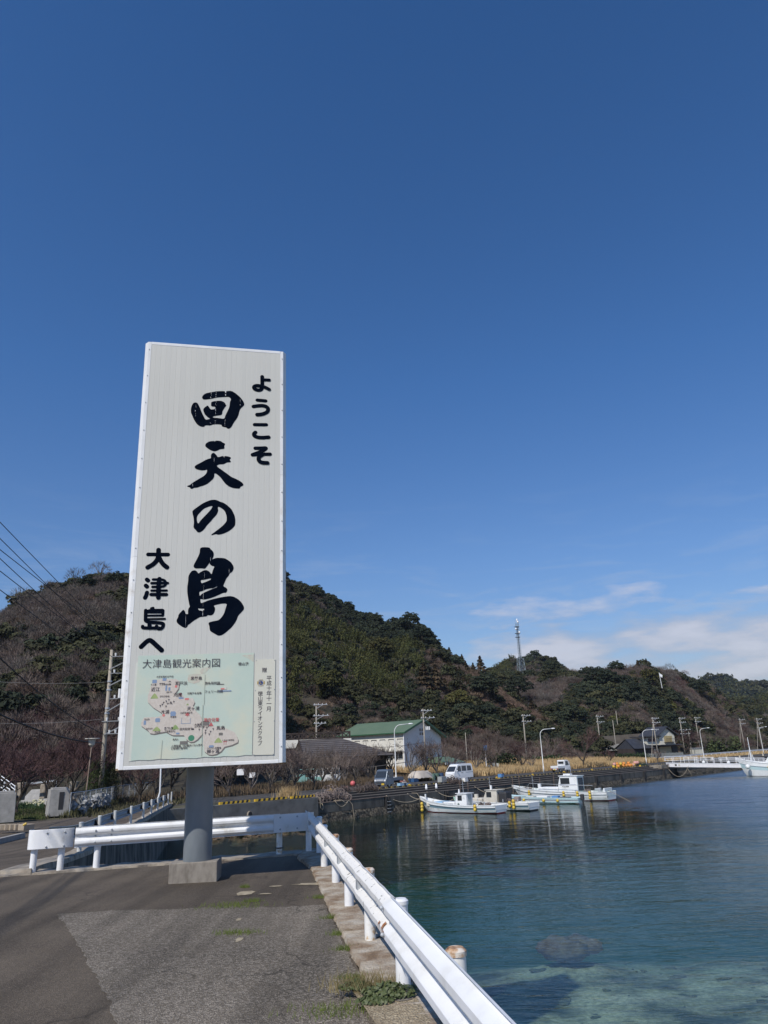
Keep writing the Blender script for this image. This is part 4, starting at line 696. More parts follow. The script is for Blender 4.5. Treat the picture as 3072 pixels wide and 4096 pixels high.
def smooth_pts(c,k=2):
    for _ in range(k):
        out=[]
        for i,(a,b) in enumerate(zip(c,c[1:]+c[:1])): out+=[(a[0]*.8+b[0]*.2,a[1]*.8+b[1]*.2),(a[0]*.2+b[0]*.8,a[1]*.2+b[1]*.8)]
        c=out
    return c
for nm,key in (('回','kai'),('天','ten'),('の','no'),('島','shima')):
    filled('character',[smooth_pts([tuple(p) for p in c],1) for c in GL['G'][key]],PY+.001,NAVY,.0012,label='large brush style character '+nm)
def strokes(name,sts,y,m,label):
    mb=MB(); j=0
    for w_,pts in sts:
        pts=[tuple(p) for p in pts]
        if len(pts)>2:
            for _ in range(2):
                o_=[pts[0]]
                for a,b in zip(pts,pts[1:]): o_+=[(a[0]*.75+b[0]*.25,a[1]*.75+b[1]*.25),(a[0]*.25+b[0]*.75,a[1]*.25+b[1]*.75)]
                pts=o_+[pts[-1]]
        for i,(u,v) in enumerate(pts):
            j+=1; yy=y-.00006*j
            if i in (0,len(pts)-1) or True:
                ring=[(u+w_*math.cos(t)-SW/2,yy,SB+v+w_*math.sin(t)) for t in np.linspace(0,2*math.pi,17)[:-1]]; mb.add(ring,[tuple(range(16))])
            if i:
                u0,v0=pts[i-1]; d=math.hypot(u-u0,v-v0) or 1; nx,ny=-(v-v0)/d*w_,(u-u0)/d*w_; j+=1; yy=y-.00006*j
                mb.add([(u0+nx-SW/2,yy,SB+v0+ny),(u0-nx-SW/2,yy,SB+v0-ny),(u-nx-SW/2,yy,SB+v-ny),(u+nx-SW/2,yy,SB+v+ny)],[(0,1,2,3)])
    o=obj(name,mb,m,sg,fix=False); o['label']=label; return o
for key,ch in (('yo','よ'),('u','う'),('ko','こ'),('so','そ'),('dai','大'),('tsu','津'),('shima2','島'),('he','へ')):
    strokes('character',GL['T'][key],PY+.001,NAVY,'small rounded character '+ch)
for u0,v0,u1,v1,w_ in [(1.192, 6.701, 1.193, 6.668, 0.0069), (1.194, 6.651, 1.2, 6.634, 0.0058), (1.176, 6.615, 1.197, 6.563, 0.0052), (1.281, 6.714, 1.286, 6.684, 0.0035), (1.279, 6.672, 1.282, 6.645, 0.0064), (1.281, 6.626, 1.281, 6.599, 0.0052), (1.287, 6.523, 1.288, 6.485, 0.0029), (1.271, 6.48, 1.29, 6.42, 0.0023), (1.279, 6.385, 1.287, 6.299, 0.0041), (1.284, 6.295, 1.287, 6.238, 0.0029), (1.453, 6.747, 1.463, 6.704, 0.015), (1.454, 6.688, 1.463, 6.642, 0.0104), (1.732, 6.61, 1.735, 6.517, 0.0023), (1.733, 6.49, 1.738, 6.46, 0.0052), (0.922, 6.427, 0.923, 6.39, 0.0017), (0.922, 6.383, 0.924, 6.367, 0.0064), (0.92, 6.31, 0.909, 6.277, 0.0081), (0.924, 6.254, 0.926, 6.217, 0.0017), (0.924, 6.201, 0.925, 6.186, 0.0052), (1.194, 6.069, 1.204, 6.049, 0.0052), (1.282, 6.121, 1.286, 6.099, 0.0052), (1.284, 6.087, 1.285, 6.039, 0.0017), (1.466, 6.169, 1.464, 6.09, 0.0023), (1.463, 6.086, 1.455, 6.063, 0.0052), (1.461, 6.053, 1.463, 6.015, 0.0017), (1.287, 5.704, 1.288, 5.687, 0.006), (1.466, 5.406, 1.468, 5.372, 0.0054), (1.286, 5.375, 1.29, 5.269, 0.0024), (0.923, 4.853, 0.928, 4.773, 0.0036), (1.285, 3.475, 1.286, 3.386, 0.0028), (1.609, 3.269, 1.611, 3.17, 0.0028), (1.186, 2.505, 1.188, 2.413, 0.0042), (0.907, 2.461, 0.913, 2.226, 0.0021), (1.191, 3.198, 1.192, 3.072, 0.0014), (1.188, 2.986, 1.184, 2.559, 0.0021)]:
    mb=MB(); w_=max(w_*.6,.0009); um,vm=(u0+u1)/2,(v0+v1)/2; mb.add([(u0-SW/2,-.0052,SB+v0),(um+w_-SW/2,-.0052,SB+vm),(u1-SW/2,-.0052,SB+v1),(um-w_-SW/2,-.0052,SB+vm)],[(0,1,2,3)]); obj('paint_chip',mb,WHITE,sg,fix=False)
# island map sheet
MAPC=mat('map_print_sea',[(.50,.60,.52),(.54,.62,.53),(.62,.63,.50)],1.1,.5,contrast=(.38,.64))
LAND=mat('map_print_land',[(.56,.49,.42),(.65,.59,.52)],30,.6); INK=mat('map_print_ink',(.05,.04,.05),rough=.6); SHD=mat('map_print_edge',(.18,.165,.15),rough=.6)
PB=mat('map_print_blue',(.22,.30,.44),rough=.6); PG=mat('map_print_green',[(.20,.32,.12),(.45,.48,.20)],8,.6); PR=mat('map_print_red',(.50,.12,.12),rough=.6); PK=mat('map_print_pink',(.68,.22,.2),rough=.6); PGD=mat('map_print_dark_green',(.06,.24,.14),rough=.6); PW=mat('paper_white',[(.60,.62,.55),(.68,.68,.60)],5,.5); PP=mat('faded_land',[(.56,.46,.39),(.55,.60,.48)],20,.6)
filled('map_backing',[[(.147,1.655),(.19,1.66),(.19,.115),(.135,.115)]],PY-.0015,PW,.001)
filled('map_sheet',[[(.180,1.765),(.7,1.772),(1.3,1.781),(2.063,1.79),(2.06,.9),(2.054,.128),(1.95,.135),(1.8,.120),(1.6,.131),(1.45,.122),(1.3,.134),(1.15,.118),(.95,.13),(.8,.12),(.6,.133),(.45,.12),(.3,.13),(.17,.122),(.175,.9)]],PY-.004,MAPC,.002,label='faded pale green island map')
ISL=[(.33,.78),(.292,.711),(.289,.655),(.411,.566),(.434,.531),(.497,.521),(.677,.549),(.75,.504),(.792,.488),(.962,.481),(1.0,.417),(1.065,.372),(1.122,.376),(1.177,.409),(1.26,.498),(1.27,.419),(1.265,.335),(1.288,.292),(1.291,.222),(1.356,.171),(1.414,.161),(1.485,.172),(1.555,.21),(1.611,.278),(1.726,.301),(1.819,.34),(1.825,.382),(1.802,.44),(1.765,.499),(1.632,.561),(1.457,.603),(1.341,.629),(1.253,.69),(1.206,.791),(1.139,.851),(1.086,.939),(1.112,.996),(1.081,1.062),(.951,1.066),(.891,1.148),(.777,1.122),(.844,1.222),(.854,1.338),(.794,1.376),(.551,1.382),(.439,1.349),(.407,1.277),(.391,1.191),(.367,1.12),(.372,1.019),(.461,.931),(.578,.856),(.622,.812),(.539,.779)]
mp_=bpy.data.objects['map_sheet']
filled('island_edge',[[(u+.012,v-.022) for u,v in ISL]],PY-.0062,SHD,.0006,mp_); filled('island',[ISL],PY-.0072,LAND,.0006,mp_)
filled('island',[[(.982,1.379),(.994,1.437),(1.08,1.458),(1.183,1.448),(1.214,1.388),(1.173,1.315),(1.086,1.295),(.999,1.32)]],PY-.0062,PP,.0006,mp_); filled('island',[[(1.18,1.507),(1.223,1.551),(1.355,1.555),(1.312,1.519),(1.255,1.461),(1.197,1.447)]],PY-.0066,PP,.0006,mp_)
filled('island',[[(1.86,1.745),(2.062,1.76),(2.06,1.63),(1.97,1.69)]],PY-.0062,PP,.0006,mp_)
YP=PY-.0085; cnt=[0]
def pic(shape,u,v,w_,h_,m,nm='map_picture'):
    cnt[0]+=1; y=YP-.00008*cnt[0]
    S={'tri':[(-.5,0),(.5,0),(0,1)],'hill':[(-.5,0),(-.42,.28),(-.2,.75),(0,1),(.2,.75),(.42,.28),(.5,0)],'box':[(-.5,0),(.5,0),(.5,1),(-.5,1)],'disc':[(.5*math.cos(t),.5+.5*math.sin(t)) for t in np.linspace(0,6.283,17)[:-1]],'ship':[(-.5,.55),(-.42,0),(.5,0),(.5,.5)],'torii':[(-.5,.8),(-.5,1),(.5,1),(.5,.8),(.32,.8),(.32,0),(.22,0),(.22,.8),(-.22,.8),(-.22,0),(-.32,0),(-.32,.8)],
       'tree':[(-.08,0),(-.08,.4),(-.5,.7),(-.4,.85),(-.1,.65),(-.05,1),(.05,1),(.1,.65),(.4,.85),(.5,.7),(.08,.4),(.08,0)],'star':[((.5 if i%2 else .28)*math.cos(i*.5236),.5+(.5 if i%2 else .28)*math.sin(i*.5236)) for i in range(12)],'house':[(-.5,0),(-.5,.5),(-.62,.5),(-.4,1),(.4,1),(.62,.5),(.5,.5),(.5,0)]}[shape]
    mb=MB(); mb.add([(u+a*w_-SW/2,y,SB+v+b*h_) for a,b in S],[tuple(range(len(S)))]); o=obj(nm,mb,m,mp_,fix=False); return o
for sh_,u,v,w_,h_,m in [('hill',.472,1.07,.12,.085,PG),('hill',.822,.575,.12,.075,PG),('hill',.535,.56,.13,.07,PG),('hill',1.507,.345,.13,.08,PG),('hill',1.0,.95,.04,.03,PG),('disc',1.08,.385,.10,.095,PGD),
 ('box',.46,1.315,.07,.055,PB),('box',.615,1.35,.06,.045,PB),('box',.65,1.19,.028,.085,PB),('box',.70,1.19,.03,.055,PB),('house',.777,.785,.08,.075,PB),('house',.542,.70,.07,.06,PB),('box',.346,.665,.036,.065,PB),('box',.983,.66,.155,.006,PB),('box',.915,.66,.006,.09,PB),('box',1.052,.66,.006,.09,PB),('ship',.89,1.055,.08,.05,PB),
 ('disc',.804,1.235,.042,.042,PK),('disc',.88,1.11,.042,.042,PK),('disc',.631,.783,.042,.042,PK),('house',.985,1.035,.06,.03,PK),('star',1.003,.77,.085,.07,PR),('tri',1.384,.61,.08,.065,PR),('torii',1.616,.31,.06,.055,PR),('ship',1.511,1.268,.13,.026,SHD),('ship',1.587,1.155,.22,.036,PB),('box',1.56,1.19,.07,.022,PK),('box',1.6,1.19,.03,.045,PW),('house',1.29,.625,.12,.07,SHD),('house',1.40,.275,.07,.035,PB),('house',1.545,.46,.06,.04,SHD),('house',.865,.50,.05,.025,PB),('box',.965,.345,.12,.045,SHD),('tri',.7,.06+1.27,.05,.022,SHD),('box',1.095,.56,.04,.022,INK)]: pic(sh_,u,v,w_,h_,m)
for u,v in [(.55,1.28),(.58,1.28),(.61,1.28),(.62,.98),(.66,1.0),(.70,1.02),(.73,.98),(.78,.99),(.57,.93),(.66,.92),(.60,.95),(1.20,.54),(1.26,.57),(1.32,.56),(1.30,.52),(1.30,.48),(1.38,.50),(1.42,.54),(1.36,.46)]: pic('tree',u,v,.028,.042,INK)
def text(body,u,v,size,m=INK,y=None,parent=None,bold=0,align='LEFT',narrow=1.0):
    cnt[0]+=1; y=YP-.00008*cnt[0] if y is None else y
    cv=bpy.data.curves.new('t','FONT'); cv.body=body; cv.size=size; cv.align_x=align; cv.align_y='CENTER'; cv.offset=bold
    t=bpy.data.objects.new('tmp',cv); COL.objects.link(t); bpy.context.view_layer.update()
    me=bpy.data.meshes.new_from_object(t.evaluated_get(bpy.context.evaluated_depsgraph_get())); bpy.data.objects.remove(t); bpy.data.curves.remove(cv)
    me.transform(Matrix(((narrow,0,0,u-SW/2),(0,0,-1,y),(0,1,0,SB+v),(0,0,0,1)))); me.materials.clear(); return link('lettering',me,m,parent or mp_)
text('大津島観光案内図',.248,1.618,.158,bold=-.0008)
for b,u,v,s in [('徳山港',1.80,1.60,.058),('黒髪島',1.03,1.376,.062),('旅客船航路',1.262,1.293,.05),('フェリー航路',1.262,1.156,.05),('瀬戸浜',.785,1.30,.066),('近江',.41,1.213,.07),('刈尾',.768,1.117,.07),('天ヶ浦',.992,.893,.066),('本浦',.585,.852,.066),('馬島',1.47,.571,.07),('柳ヶ浦',1.33,.212,.066),('回天記念館',.89,.575,.042),('大津島',1.12,.637,.038),('ふれあいセンター',1.12,.607,.034),('大阪城築城の残石',.485,1.415,.034),('刈尾海水浴場',.985,1.137,.038),('千人墓',.40,1.29,.03),('三本杉の碑',.57,1.29,.03),('石柱庵',.655,1.165,.03),('近江の砂浜',.555,1.10,.03),('桜並木',.67,.985,.03),('本浦寺',.735,.77,.032),('つばきの群生',.88,.83,.034),('砲台跡',.33,.745,.03),('砲台跡',.50,.545,.032),('展望広場',.65,.60,.034),('モニュメント',.65,.572,.03),('「未来の風」',.66,.545,.03),('人間魚雷「回天」',.77,.318,.038),('発射訓練基地跡',.765,.282,.038),('回天パネル展示',1.02,.318,.034),('八十八ヶ所霊場',1.33,.262,.032),('くるみ大和神社',1.565,.378,.028),('自然の庭',.37,.60,.028),('魚見台',.79,.42,.03)]:
    text(b,u,v,s,bold=.0006)
text('現在位置',1.265,.704,.062,m=PR,bold=.001)
for (u0,v0,u1,v1,w_) in [(1.262,1.44,1.262,.95,.003),(1.245,.95,1.25,.15,.0045),(.62,.13,.63,.42,.003)]:
    mb=MB(); mb.add([(u0-w_-SW/2,YP-.004,SB+v0),(u0+w_-SW/2,YP-.004,SB+v0),(u1+w_-SW/2,YP-.004,SB+v1),(u1-w_-SW/2,YP-.004,SB+v1)],[(0,1,2,3)]); obj('torn_seam',mb,mat('torn_seam_grey',(.40,.43,.35),rough=.9),mp_,fix=False)
# donor plate
filled('donor_plate',[[(2.086,1.674),(2.425,1.676),(2.409,.122),(2.067,.13)]],PY-.006,mat('donor_plate_cream',[(.62,.60,.50),(.68,.66,.56)],2,.5),.006,label='narrow cream plate with vertical donor lettering'); dp=bpy.data.objects['donor_plate']
def vert(body,u,v0,v1,size):
    n=len(body)
    for i,ch in enumerate(body): text({'ー':'｜'}.get(ch,ch),u,v0+(v1-v0)*i/(n-1) if n>1 else v0,size,y=PY-.0108,parent=dp,align='CENTER',bold=.0008)
vert('贈',2.242,1.487,0,.088); vert('平成十年十一月',2.32,1.352,.848,.088); vert('徳山東ライオンズクラブ',2.176,1.10,.304,.085)
def ring(u,v,r0,r1,y,m):
    mb=MB(); n=28; mb.v=[(u+r*math.cos(2*math.pi*i/n)-SW/2,y,SB+v+r*math.sin(2*math.pi*i/n)) for r in (r0,r1) for i in range(n)]; mb.f=[(i,(i+1)%n,n+(i+1)%n,n+i) for i in range(n)]; mb.m=[0]*n; return obj('emblem_ring',mb,m,dp,fix=False)
BL_=mat('emblem_blue',(.02,.05,.2),rough=.5); GD=mat('emblem_gold',(.45,.33,.12),rough=.5)
ring(2.185,1.281,.033,.038,PY-.0105,BL_); ring(2.185,1.281,.0001,.030,PY-.0105,BL_); ring(2.185,1.281,.050,.056,PY-.0105,GD); text('L',2.185,1.281,.058,m=GD,y=PY-.0112,parent=dp,align='CENTER',bold=.0015); text('LIONS',2.185,1.328,.024,y=PY-.0112,parent=dp,align='CENTER'); text('INTERNATIONAL',2.185,1.232,.013,y=PY-.0112,parent=dp,align='CENTER')
for sgx in (-1,1):
    mb=MB(); mb.box((2.185+sgx*.052-SW/2,PY-.0105,SB+1.285),(.022,.002,.05)); obj('emblem_side',mb,GD,dp)
mb=MB()
for u,v in [(2.1,1.66),(2.41,1.66),(2.09,1.16),(2.41,1.17),(2.08,.66),(2.405,.66),(2.08,.14),(2.395,.135)]: mb.ball((u-SW/2,PY-.010,SB+v),.008,6,4)
o=obj('plate_screw',mb,GALV,dp); o['kind']='stuff'
# post and footing
POST=mat('post_grey_blue',[(.10,.12,.135),(.16,.18,.195),(.21,.23,.245)],1.6,.42,metal=.1,stretch=(1,1,.35),bump=.001)
sg.scale=(.984,)*3
mb=MB(); mb.tube([(-.05,.90,.25),(-.05,.90,1.0),(-.05,.90,SB+1.2)],[.232,.229,.225],40); obj('post',mb,POST,sg,autosm=40)
mb=MB(); mb.tube([(-.05,.90,.98),(-.05,.90,1.0)],[.2335,.2335],40); obj('post_weld',mb,POST,sg)
mb=MB(); mb.box((0,.0,.14),(.765,.58,.32)); o=obj('footing',mb,CONC,sg,loc=(-.07,.92,-.03),rot=(0,0,-.13),bevel=.012)
# ------------------------------------------------------------------ guard rails
WP=[(-.176,.016),(-.170,.0),(-.156,.002),(-.122,.062),(-.108,.071),(-.066,.071),(-.052,.062),(-.022,.010),(-.010,.004),(.010,.004),(.022,.010),(.052,.062),(.066,.071),(.108,.071),(.122,.062),(.156,.002),(.170,.0),(.176,.016)]
def beam(path,side,flat=None,th=.004,zc=0):
    """path: centre points; side: unit vector the corrugation bulges to; flat: per point flattening 0..1"""
    mb=MB(); P=[]
    for i,p in enumerate(path):
        f=flat[i] if flat else 0; row=[]
        for z,o in WP: row.append(Vector(p)+side*(o*(1-f)+.045*f)+Vector((0,0,z)))
        for z,o in WP[::-1]: row.append(Vector(p)+side*(o*(1-f)+.045*f-th)+Vector((0,0,z*.995)))
        row.append(row[0]); P.append(row)
    return mb.grid(P)
def post(parent,x,y,z,h,r=.0575,m=None,capm=None,label=None):
    mb=MB(); mb.tube([(x,y,z-.35),(x,y,z+h-.012)],r,20,cap=False); o=obj('post',mb,m or RAILW,parent,fix=False,smooth=True)
    if label: o['label']=label
    mb=MB(); mb.tube([(x,y,z+h-.035),(x,y,z+h-.008),(x,y,z+h+.008)],[r+.006,r+.006,r-.012],20); c=obj('post_cap',mb,capm or RAILW,o,autosm=40); return o
POSTR=mat('rusty_white_paint',[(.20,.07,.02),(.55,.38,.22),(.72,.69,.63),(.80,.79,.76)],9,.55,contrast=(.27,.52))
CAPR=mat('rusty_cap',[(.14,.05,.02),(.45,.28,.16),(.68,.62,.54)],16,.7,contrast=(.35,.6))
# rail in front of the channel
lr=empty('guard_rail',(0,0,0),0,'short white guard rail across the end of the apron, passing behind the sign post','guard rail')
La,Lb=Vector((-6.60,14.34,GZ+.565)),Vector((-1.72,15.86,GZ+.60)); ld=(Lb-La).normalized(); ls=Vector((ld.y,-ld.x,0)).normalized()
L=(Lb-La).length
def lp(t,dz=0,off=0): p=La+ld*t+ls*off; return Vector((p.x,p.y,p.z+dz))
pts=[lp(t) for t in (.70,.78,.95,L-1.35,L-1.05,L-.9,L-.62)]; obj('rail_beam',beam(pts,ls,[1,.3,0,0,0,.2,1]),RAILW,lr,fix=True,autosm=30)
def plate(t0,t1,off,curl=0):
    mb=MB(); P=[]; 
    ts=np.linspace(t0,t1,4)
    for z in (-.165,-.16,.16,.165):
        P.append([lp(t,z,off) for t in ts]+([lp(t1+.05*curl,z,off-.02),lp(t1+.075*curl,z,off-.08),lp(t1+.05*curl,z,off-.15),lp(t1-.1*curl,z,off-.16)] if curl else []))
    mb.grid(P); P2=[[p-ls*.004 for p in r] for r in P]; mb.grid([r[::-1] for r in P2]); return mb
mb=MB(); P=[]
for t,o_ in ((.68,.056),(.45,.056),(.12,.056),(.02,.05),(-.06,.02),(-.10,-.04),(-.09,-.12),(-.04,-.17)): P.append([lp(t,z,o_) for z in (-.160,-.15,.158,.168)])
mb.grid(P); o=obj('end_plate',mb,RAILW,lr,smooth=True,fix=False); o.modifiers.new('t','SOLIDIFY').thickness=.006; o.data.polygons.foreach_set('use_smooth',[True]*len(o.data.polygons))
mb=MB(); P=[]
for t,o_ in ((L-.75,.058),(L-.4,.058),(L-.05,.058),(L+.06,.05)): P.append([lp(t,z,o_) for z in (-.168,-.16,.16,.168)])
mb.grid(P); o=obj('end_plate',mb,RAILW,lr,fix=False); o.modifiers.new('t','SOLIDIFY').thickness=.006
for t,z in [(.22,.11),(.52,.11),(.22,-.12),(.52,-.12),(1.05,.1),(1.05,0),(1.05,-.1),(1.33,.1),(1.33,0),(1.33,-.1),(L-.62,.11),(L-.28,.11),(L-.62,-.11),(L-.28,-.11)]:
    mb=MB(); mb.ball((0,0,0),.019,8,4,sq=(1,.6,1)); c=lp(t,z,.066 if (t<.7 or t>L-.8) else (.082 if z else .014)); obj('bolt',mb,GALV,lr,loc=c,smooth=True)
for t in (.02,.48,1.10,3.02,4.50,L-.02): 
    p=lp(t,0,-.075); post(lr,p.x,p.y,GZ+.02,.60,m=RAILW if t!=4.50 else POSTR)
mb=MB(); p=lp(4.50,0,-.075); mb.tube([(p.x+.075*math.cos(a),p.y+.075*math.sin(a),GZ+.14) for a in np.linspace(0,6.283,13)],.012,5); obj('rope_ring',mb,DARK,lr)
# long rail along the quay
rr=empty('guard_rail',(0,0,0),0,'long white guard rail with rusty post caps along the water edge','guard rail')
Ra,Rb=Vector((-1.80,16.25,GZ+.61)),Vector((1.95,-5.2,GZ+.61)); rd=(Rb-Ra).normalized(); rs_=Vector((-rd.y,rd.x,0))*-1
rs_=Vector((-abs(rd.y),-abs(rd.x),0)).normalized()
RL=(Rb-Ra).length
def rp_(t,dz=0,off=0): p=Ra+rd*t+rs_*off; return Vector((p.x,p.y,p.z+dz))
tj=RL*(16.25-at(1550,3590,GZ+.786).y)/(16.25+5.2)
OLDW=mat('old_rail_white',[(.05,.045,.04),(.62,.60,.56),(.74,.72,.69),(.80,.78,.75)],17,.5,contrast=(.33,.40),bump=.003,bscale=5)
def dent(t): return .012*noise.noise(Vector((t*2.3,0,4)))+.006*noise.noise(Vector((t*7,0,2)))
pts=[rp_(t,dent(t)*.6,dent(t+9)) for t in np.linspace(.35,tj,40)]
obj('rail_beam',beam(pts,rs_,[1,.6,.2]+[0]*37),OLDW,rr,autosm=30)['label']='dented soiled far section of rail beam'
for a,b in ((tj-.12,tj+4.02),(tj+4.0-.08,tj+8.1),(tj+8.0,RL)):
    obj('rail_beam',beam([rp_(t,0,.009 if a==tj-.12 else .012) for t in np.linspace(a,b,6)],rs_),RAILW,rr,autosm=30)
mb=MB(); mb.grid([[rp_(t,z,.052) for z in (-.17,.17)] for t in (-.05,.42)]); o=obj('end_plate',mb,OLDW,rr,fix=False); o.modifiers.new('t','SOLIDIFY').thickness=.006
for px,py in [(1290,3466),(1335,3530),(1387,3623),(1470,3760),(1600,3970)]:
    p=at(px,py,GZ+.045); i=[1290,1335,1387,1470,1600].index(px)
    post(rr,p.x+.03,p.y,GZ+.04,.655,m=[RAILW,RAILW,RAILW,POSTR,RAILW][i],capm=[RAILW,CAPR,CAPR,CAPR,RAILW][i],label=[None,'white post with rust rimmed cap','white post with orange rusty cap','yellowed post with red rust under the cap','clean white post'][i])
for k,y in enumerate((15.55,4.93,3.1,1.25,-.6,-2.5)): post(rr,edgex(y)+.03,y,GZ+.04,.655,m=POSTR if k==1 else RAILW,capm=CAPR if k==1 else RAILW)
for t in list(np.arange(.9,9,1.88)):
    mb=MB(); c=rp_(t,0,.012); mb.box((c.x,c.y,c.z),(.14,.09,.16),math.atan2(rd.y,rd.x)); mb.ball(rp_(t,0,.012),.02,8,4); obj('bolt',mb,GALV,rr)
for dt in (-.05,1.55,1.75,3.3):
    for z in ((.09,-.09,0) if dt==-.05 else (0,)):
        c=rp_(tj+dt,z+.012,.022 if z==.0 else .096); mb=MB(); mb.ball((0,0,0),.016,8,4); obj('bolt',mb,GALV,rr,loc=c,smooth=True)
mb=MB()
for t0,z0,t1,z1,w_ in ((-.22,-.03,-.13,-.105,.02),(-.36,-.045,-.29,-.095,.016),(-.1,-.06,-.06,-.1,.02)):
    P=[]
    for k in range(6):
        t=t0+(t1-t0)*k/5; z=z0+(z1-z0)*k/5; off=np.interp(z,[a for a,b in WP],[b for a,b in WP])+.0135; ww=w_*(1.2-.15*k)*(.7+.6*random.random()); P.append([rp_(tj+t-ww,z,off),rp_(tj+t+ww,z,off)])
    mb.grid(P)
obj('rust_streak',mb,RUST,rr,fix=False)
# rail along the channel road, seen from its back
cr=empty('guard_rail',(0,0,0),0,'shaded guard rail with capped white posts climbing away along the channel wall road','guard rail')
cp=[(298,3418),(405,3345),(475,3310),(530,3295),(571,3276),(604,3257),(632,3245),(654,3233),(673,3218),(694,3206)]
cps=[(-7.0,15.9)]+[(interp(y,WALLX)-.22,y) for y in (22.0,26.6,31.2,36,41,45.8,50.5,55,59.5,64)]
cps=[(interp(y,WALLX)-.24,y) for y in (22.2,26.8,31.4,36,40.6,45.2,49.8,54.4,59,63.6)]
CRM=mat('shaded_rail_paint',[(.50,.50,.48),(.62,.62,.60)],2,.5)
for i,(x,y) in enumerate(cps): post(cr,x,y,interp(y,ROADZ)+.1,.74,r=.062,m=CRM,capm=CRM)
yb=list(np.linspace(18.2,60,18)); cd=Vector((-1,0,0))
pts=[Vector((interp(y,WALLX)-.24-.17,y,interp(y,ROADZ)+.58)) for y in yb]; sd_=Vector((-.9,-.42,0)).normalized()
obj('rail_beam',beam(pts,sd_,[1]+[0]*16+[1]),mat('shaded_beam_back',(.30,.33,.36),rough=.5),cr,autosm=30)  # darker blue-grey puts the shade of the back side into the colour
for i,(x,y) in enumerate(cps[:-1]):
    mb=MB(); mb.box((x-.1,y,interp(y,ROADZ)+.61),(.12,.08,.2)); obj('bracket',mb,DARK,cr)
# white pole kinked by a knock
mb=MB(); pts=[aty(612,3232,55),aty(621,3212,55),aty(634,3188,55),aty(640,3168,55),aty(641,3140,55),aty(644,3060,55)]; pts.append(pts[-1]+Vector((0,0,2.6))); mb.tube(pts,[.055]*7,10)
o=obj('bent_pole',mb,WHITE,smooth=True); tag(o,'thin white pole with kinked foot leaning over the channel guard rail under the sign','pole')
# ------------------------------------------------------------------ quay clutter, vehicles, boats
YEL=mat('yellow_paint',[(.55,.33,.02),(.68,.43,.03)],5,.6); BLK=mat('black_paint',(.02,.019,.018),rough=.7)
# striped wheel stops on the grey wall
for i,(s0,s1) in enumerate([(-10.3,-7.4),(-6.9,-3.6),(-3.1,-.45)]):
    k=empty('striped_kerb',q((s0+s1)/2,.1,2.12 if i<2 else 2.10),0,['black and yellow striped kerb block on the grey wall, one nearest the sign post','middle black and yellow striped kerb block on the grey wall, above the drain pipe','black and yellow striped kerb block at the quay end of the grey wall'][i],'kerb block','striped kerb blocks on the grey wall')
    n=13
    for j in range(n):
        a=s0+(s1-s0)*j/n; b=s0+(s1-s0)*(j+1)/n-.004; mb=MB(); sk=.09; h=.17; base_=q((s0+s1)/2,.1,2.12 if i<2 else 2.10)
        def kp(s,o,z): return q(s,o,2.1+z)-base_+Vector((0,0,.0 if i>=2 else .02))
        vs=[kp(a,-.1,0),kp(b,-.1,0),kp(b,.1,0),kp(a,.1,0),kp(a+sk*(j>0),-.07,h),kp(b+sk*(j<n-1),-.07,h),kp(b+sk*(j<n-1),.07,h),kp(a+sk*(j>0),.07,h)]
        mb.add(vs,[(3,2,1,0),(4,5,6,7),(0,1,5,4),(1,2,6,5),(2,3,7,6),(3,0,4,7)]); obj('stripe_segment',mb,YEL if j%2==0 else BLK,k)
mb=MB(); s=9.0; j=0
while s<112:
    if random.random()<.93: c=q(s,3.15,2.06+.07); mb.box(c,(.34,.2,.15),QZ,mi=j%2)
    s+=.44 if s<60 else .5; j+=1
o=obj('striped_kerb',mb,[mat('worn_yellow_paint',[(.16,.13,.07),(.42,.29,.07)],1.3,.8),BLK]); tag(o,'row of small worn yellow and black wheel stops along the top quay step','kerb',kind='stuff')
for i,s in enumerate((8.7,16.3,24.5,33,41.5,50,58.5,67,76)):
    mb=MB(); c=q(s,3.15,2.06); mb.box((c.x,c.y,c.z+.12),(.30,.24,.24),QZ,taper=.85); tag(obj('mooring_block',mb,YEL,bevel=.02),['yellow mooring block by the crab pots','yellow mooring block under the grey truck rear','yellow mooring block before the white van','yellow mooring block left of the tall street lamp','yellow mooring block right of the tall street lamp','yellow mooring block beside the small white truck','yellow mooring block in the middle of the quay edge','yellow mooring block left of the orange buoys','yellow mooring block right of the orange buoys'][i],'mooring block','yellow blocks along the quay edge')
# rubber fenders / ladder in the wall gaps
for i,s in enumerate(gaps):
    t=empty('wall_recess_fender',q(s,-.05,0),QZ,f'black vertical rubber fender in the quay wall, {ord_[i]} gap from the grey wall','fender','rubber fenders in the quay wall gaps')
    for dx in (-.2,.2):
        mb=MB(); mb.box((dx,-.02,.55),(.14,.22,1.9)); obj('rubber_bar',mb,DARK,t)
    if i==0:
        for z in (-.1,.2,.5,.8,1.1):
            mb=MB(); mb.tube([(-.2,-.16,z),(-.2,-.26,z),(.2,-.26,z),(.2,-.16,z)],.018,5); obj('ladder_rung',mb,GALV,t)
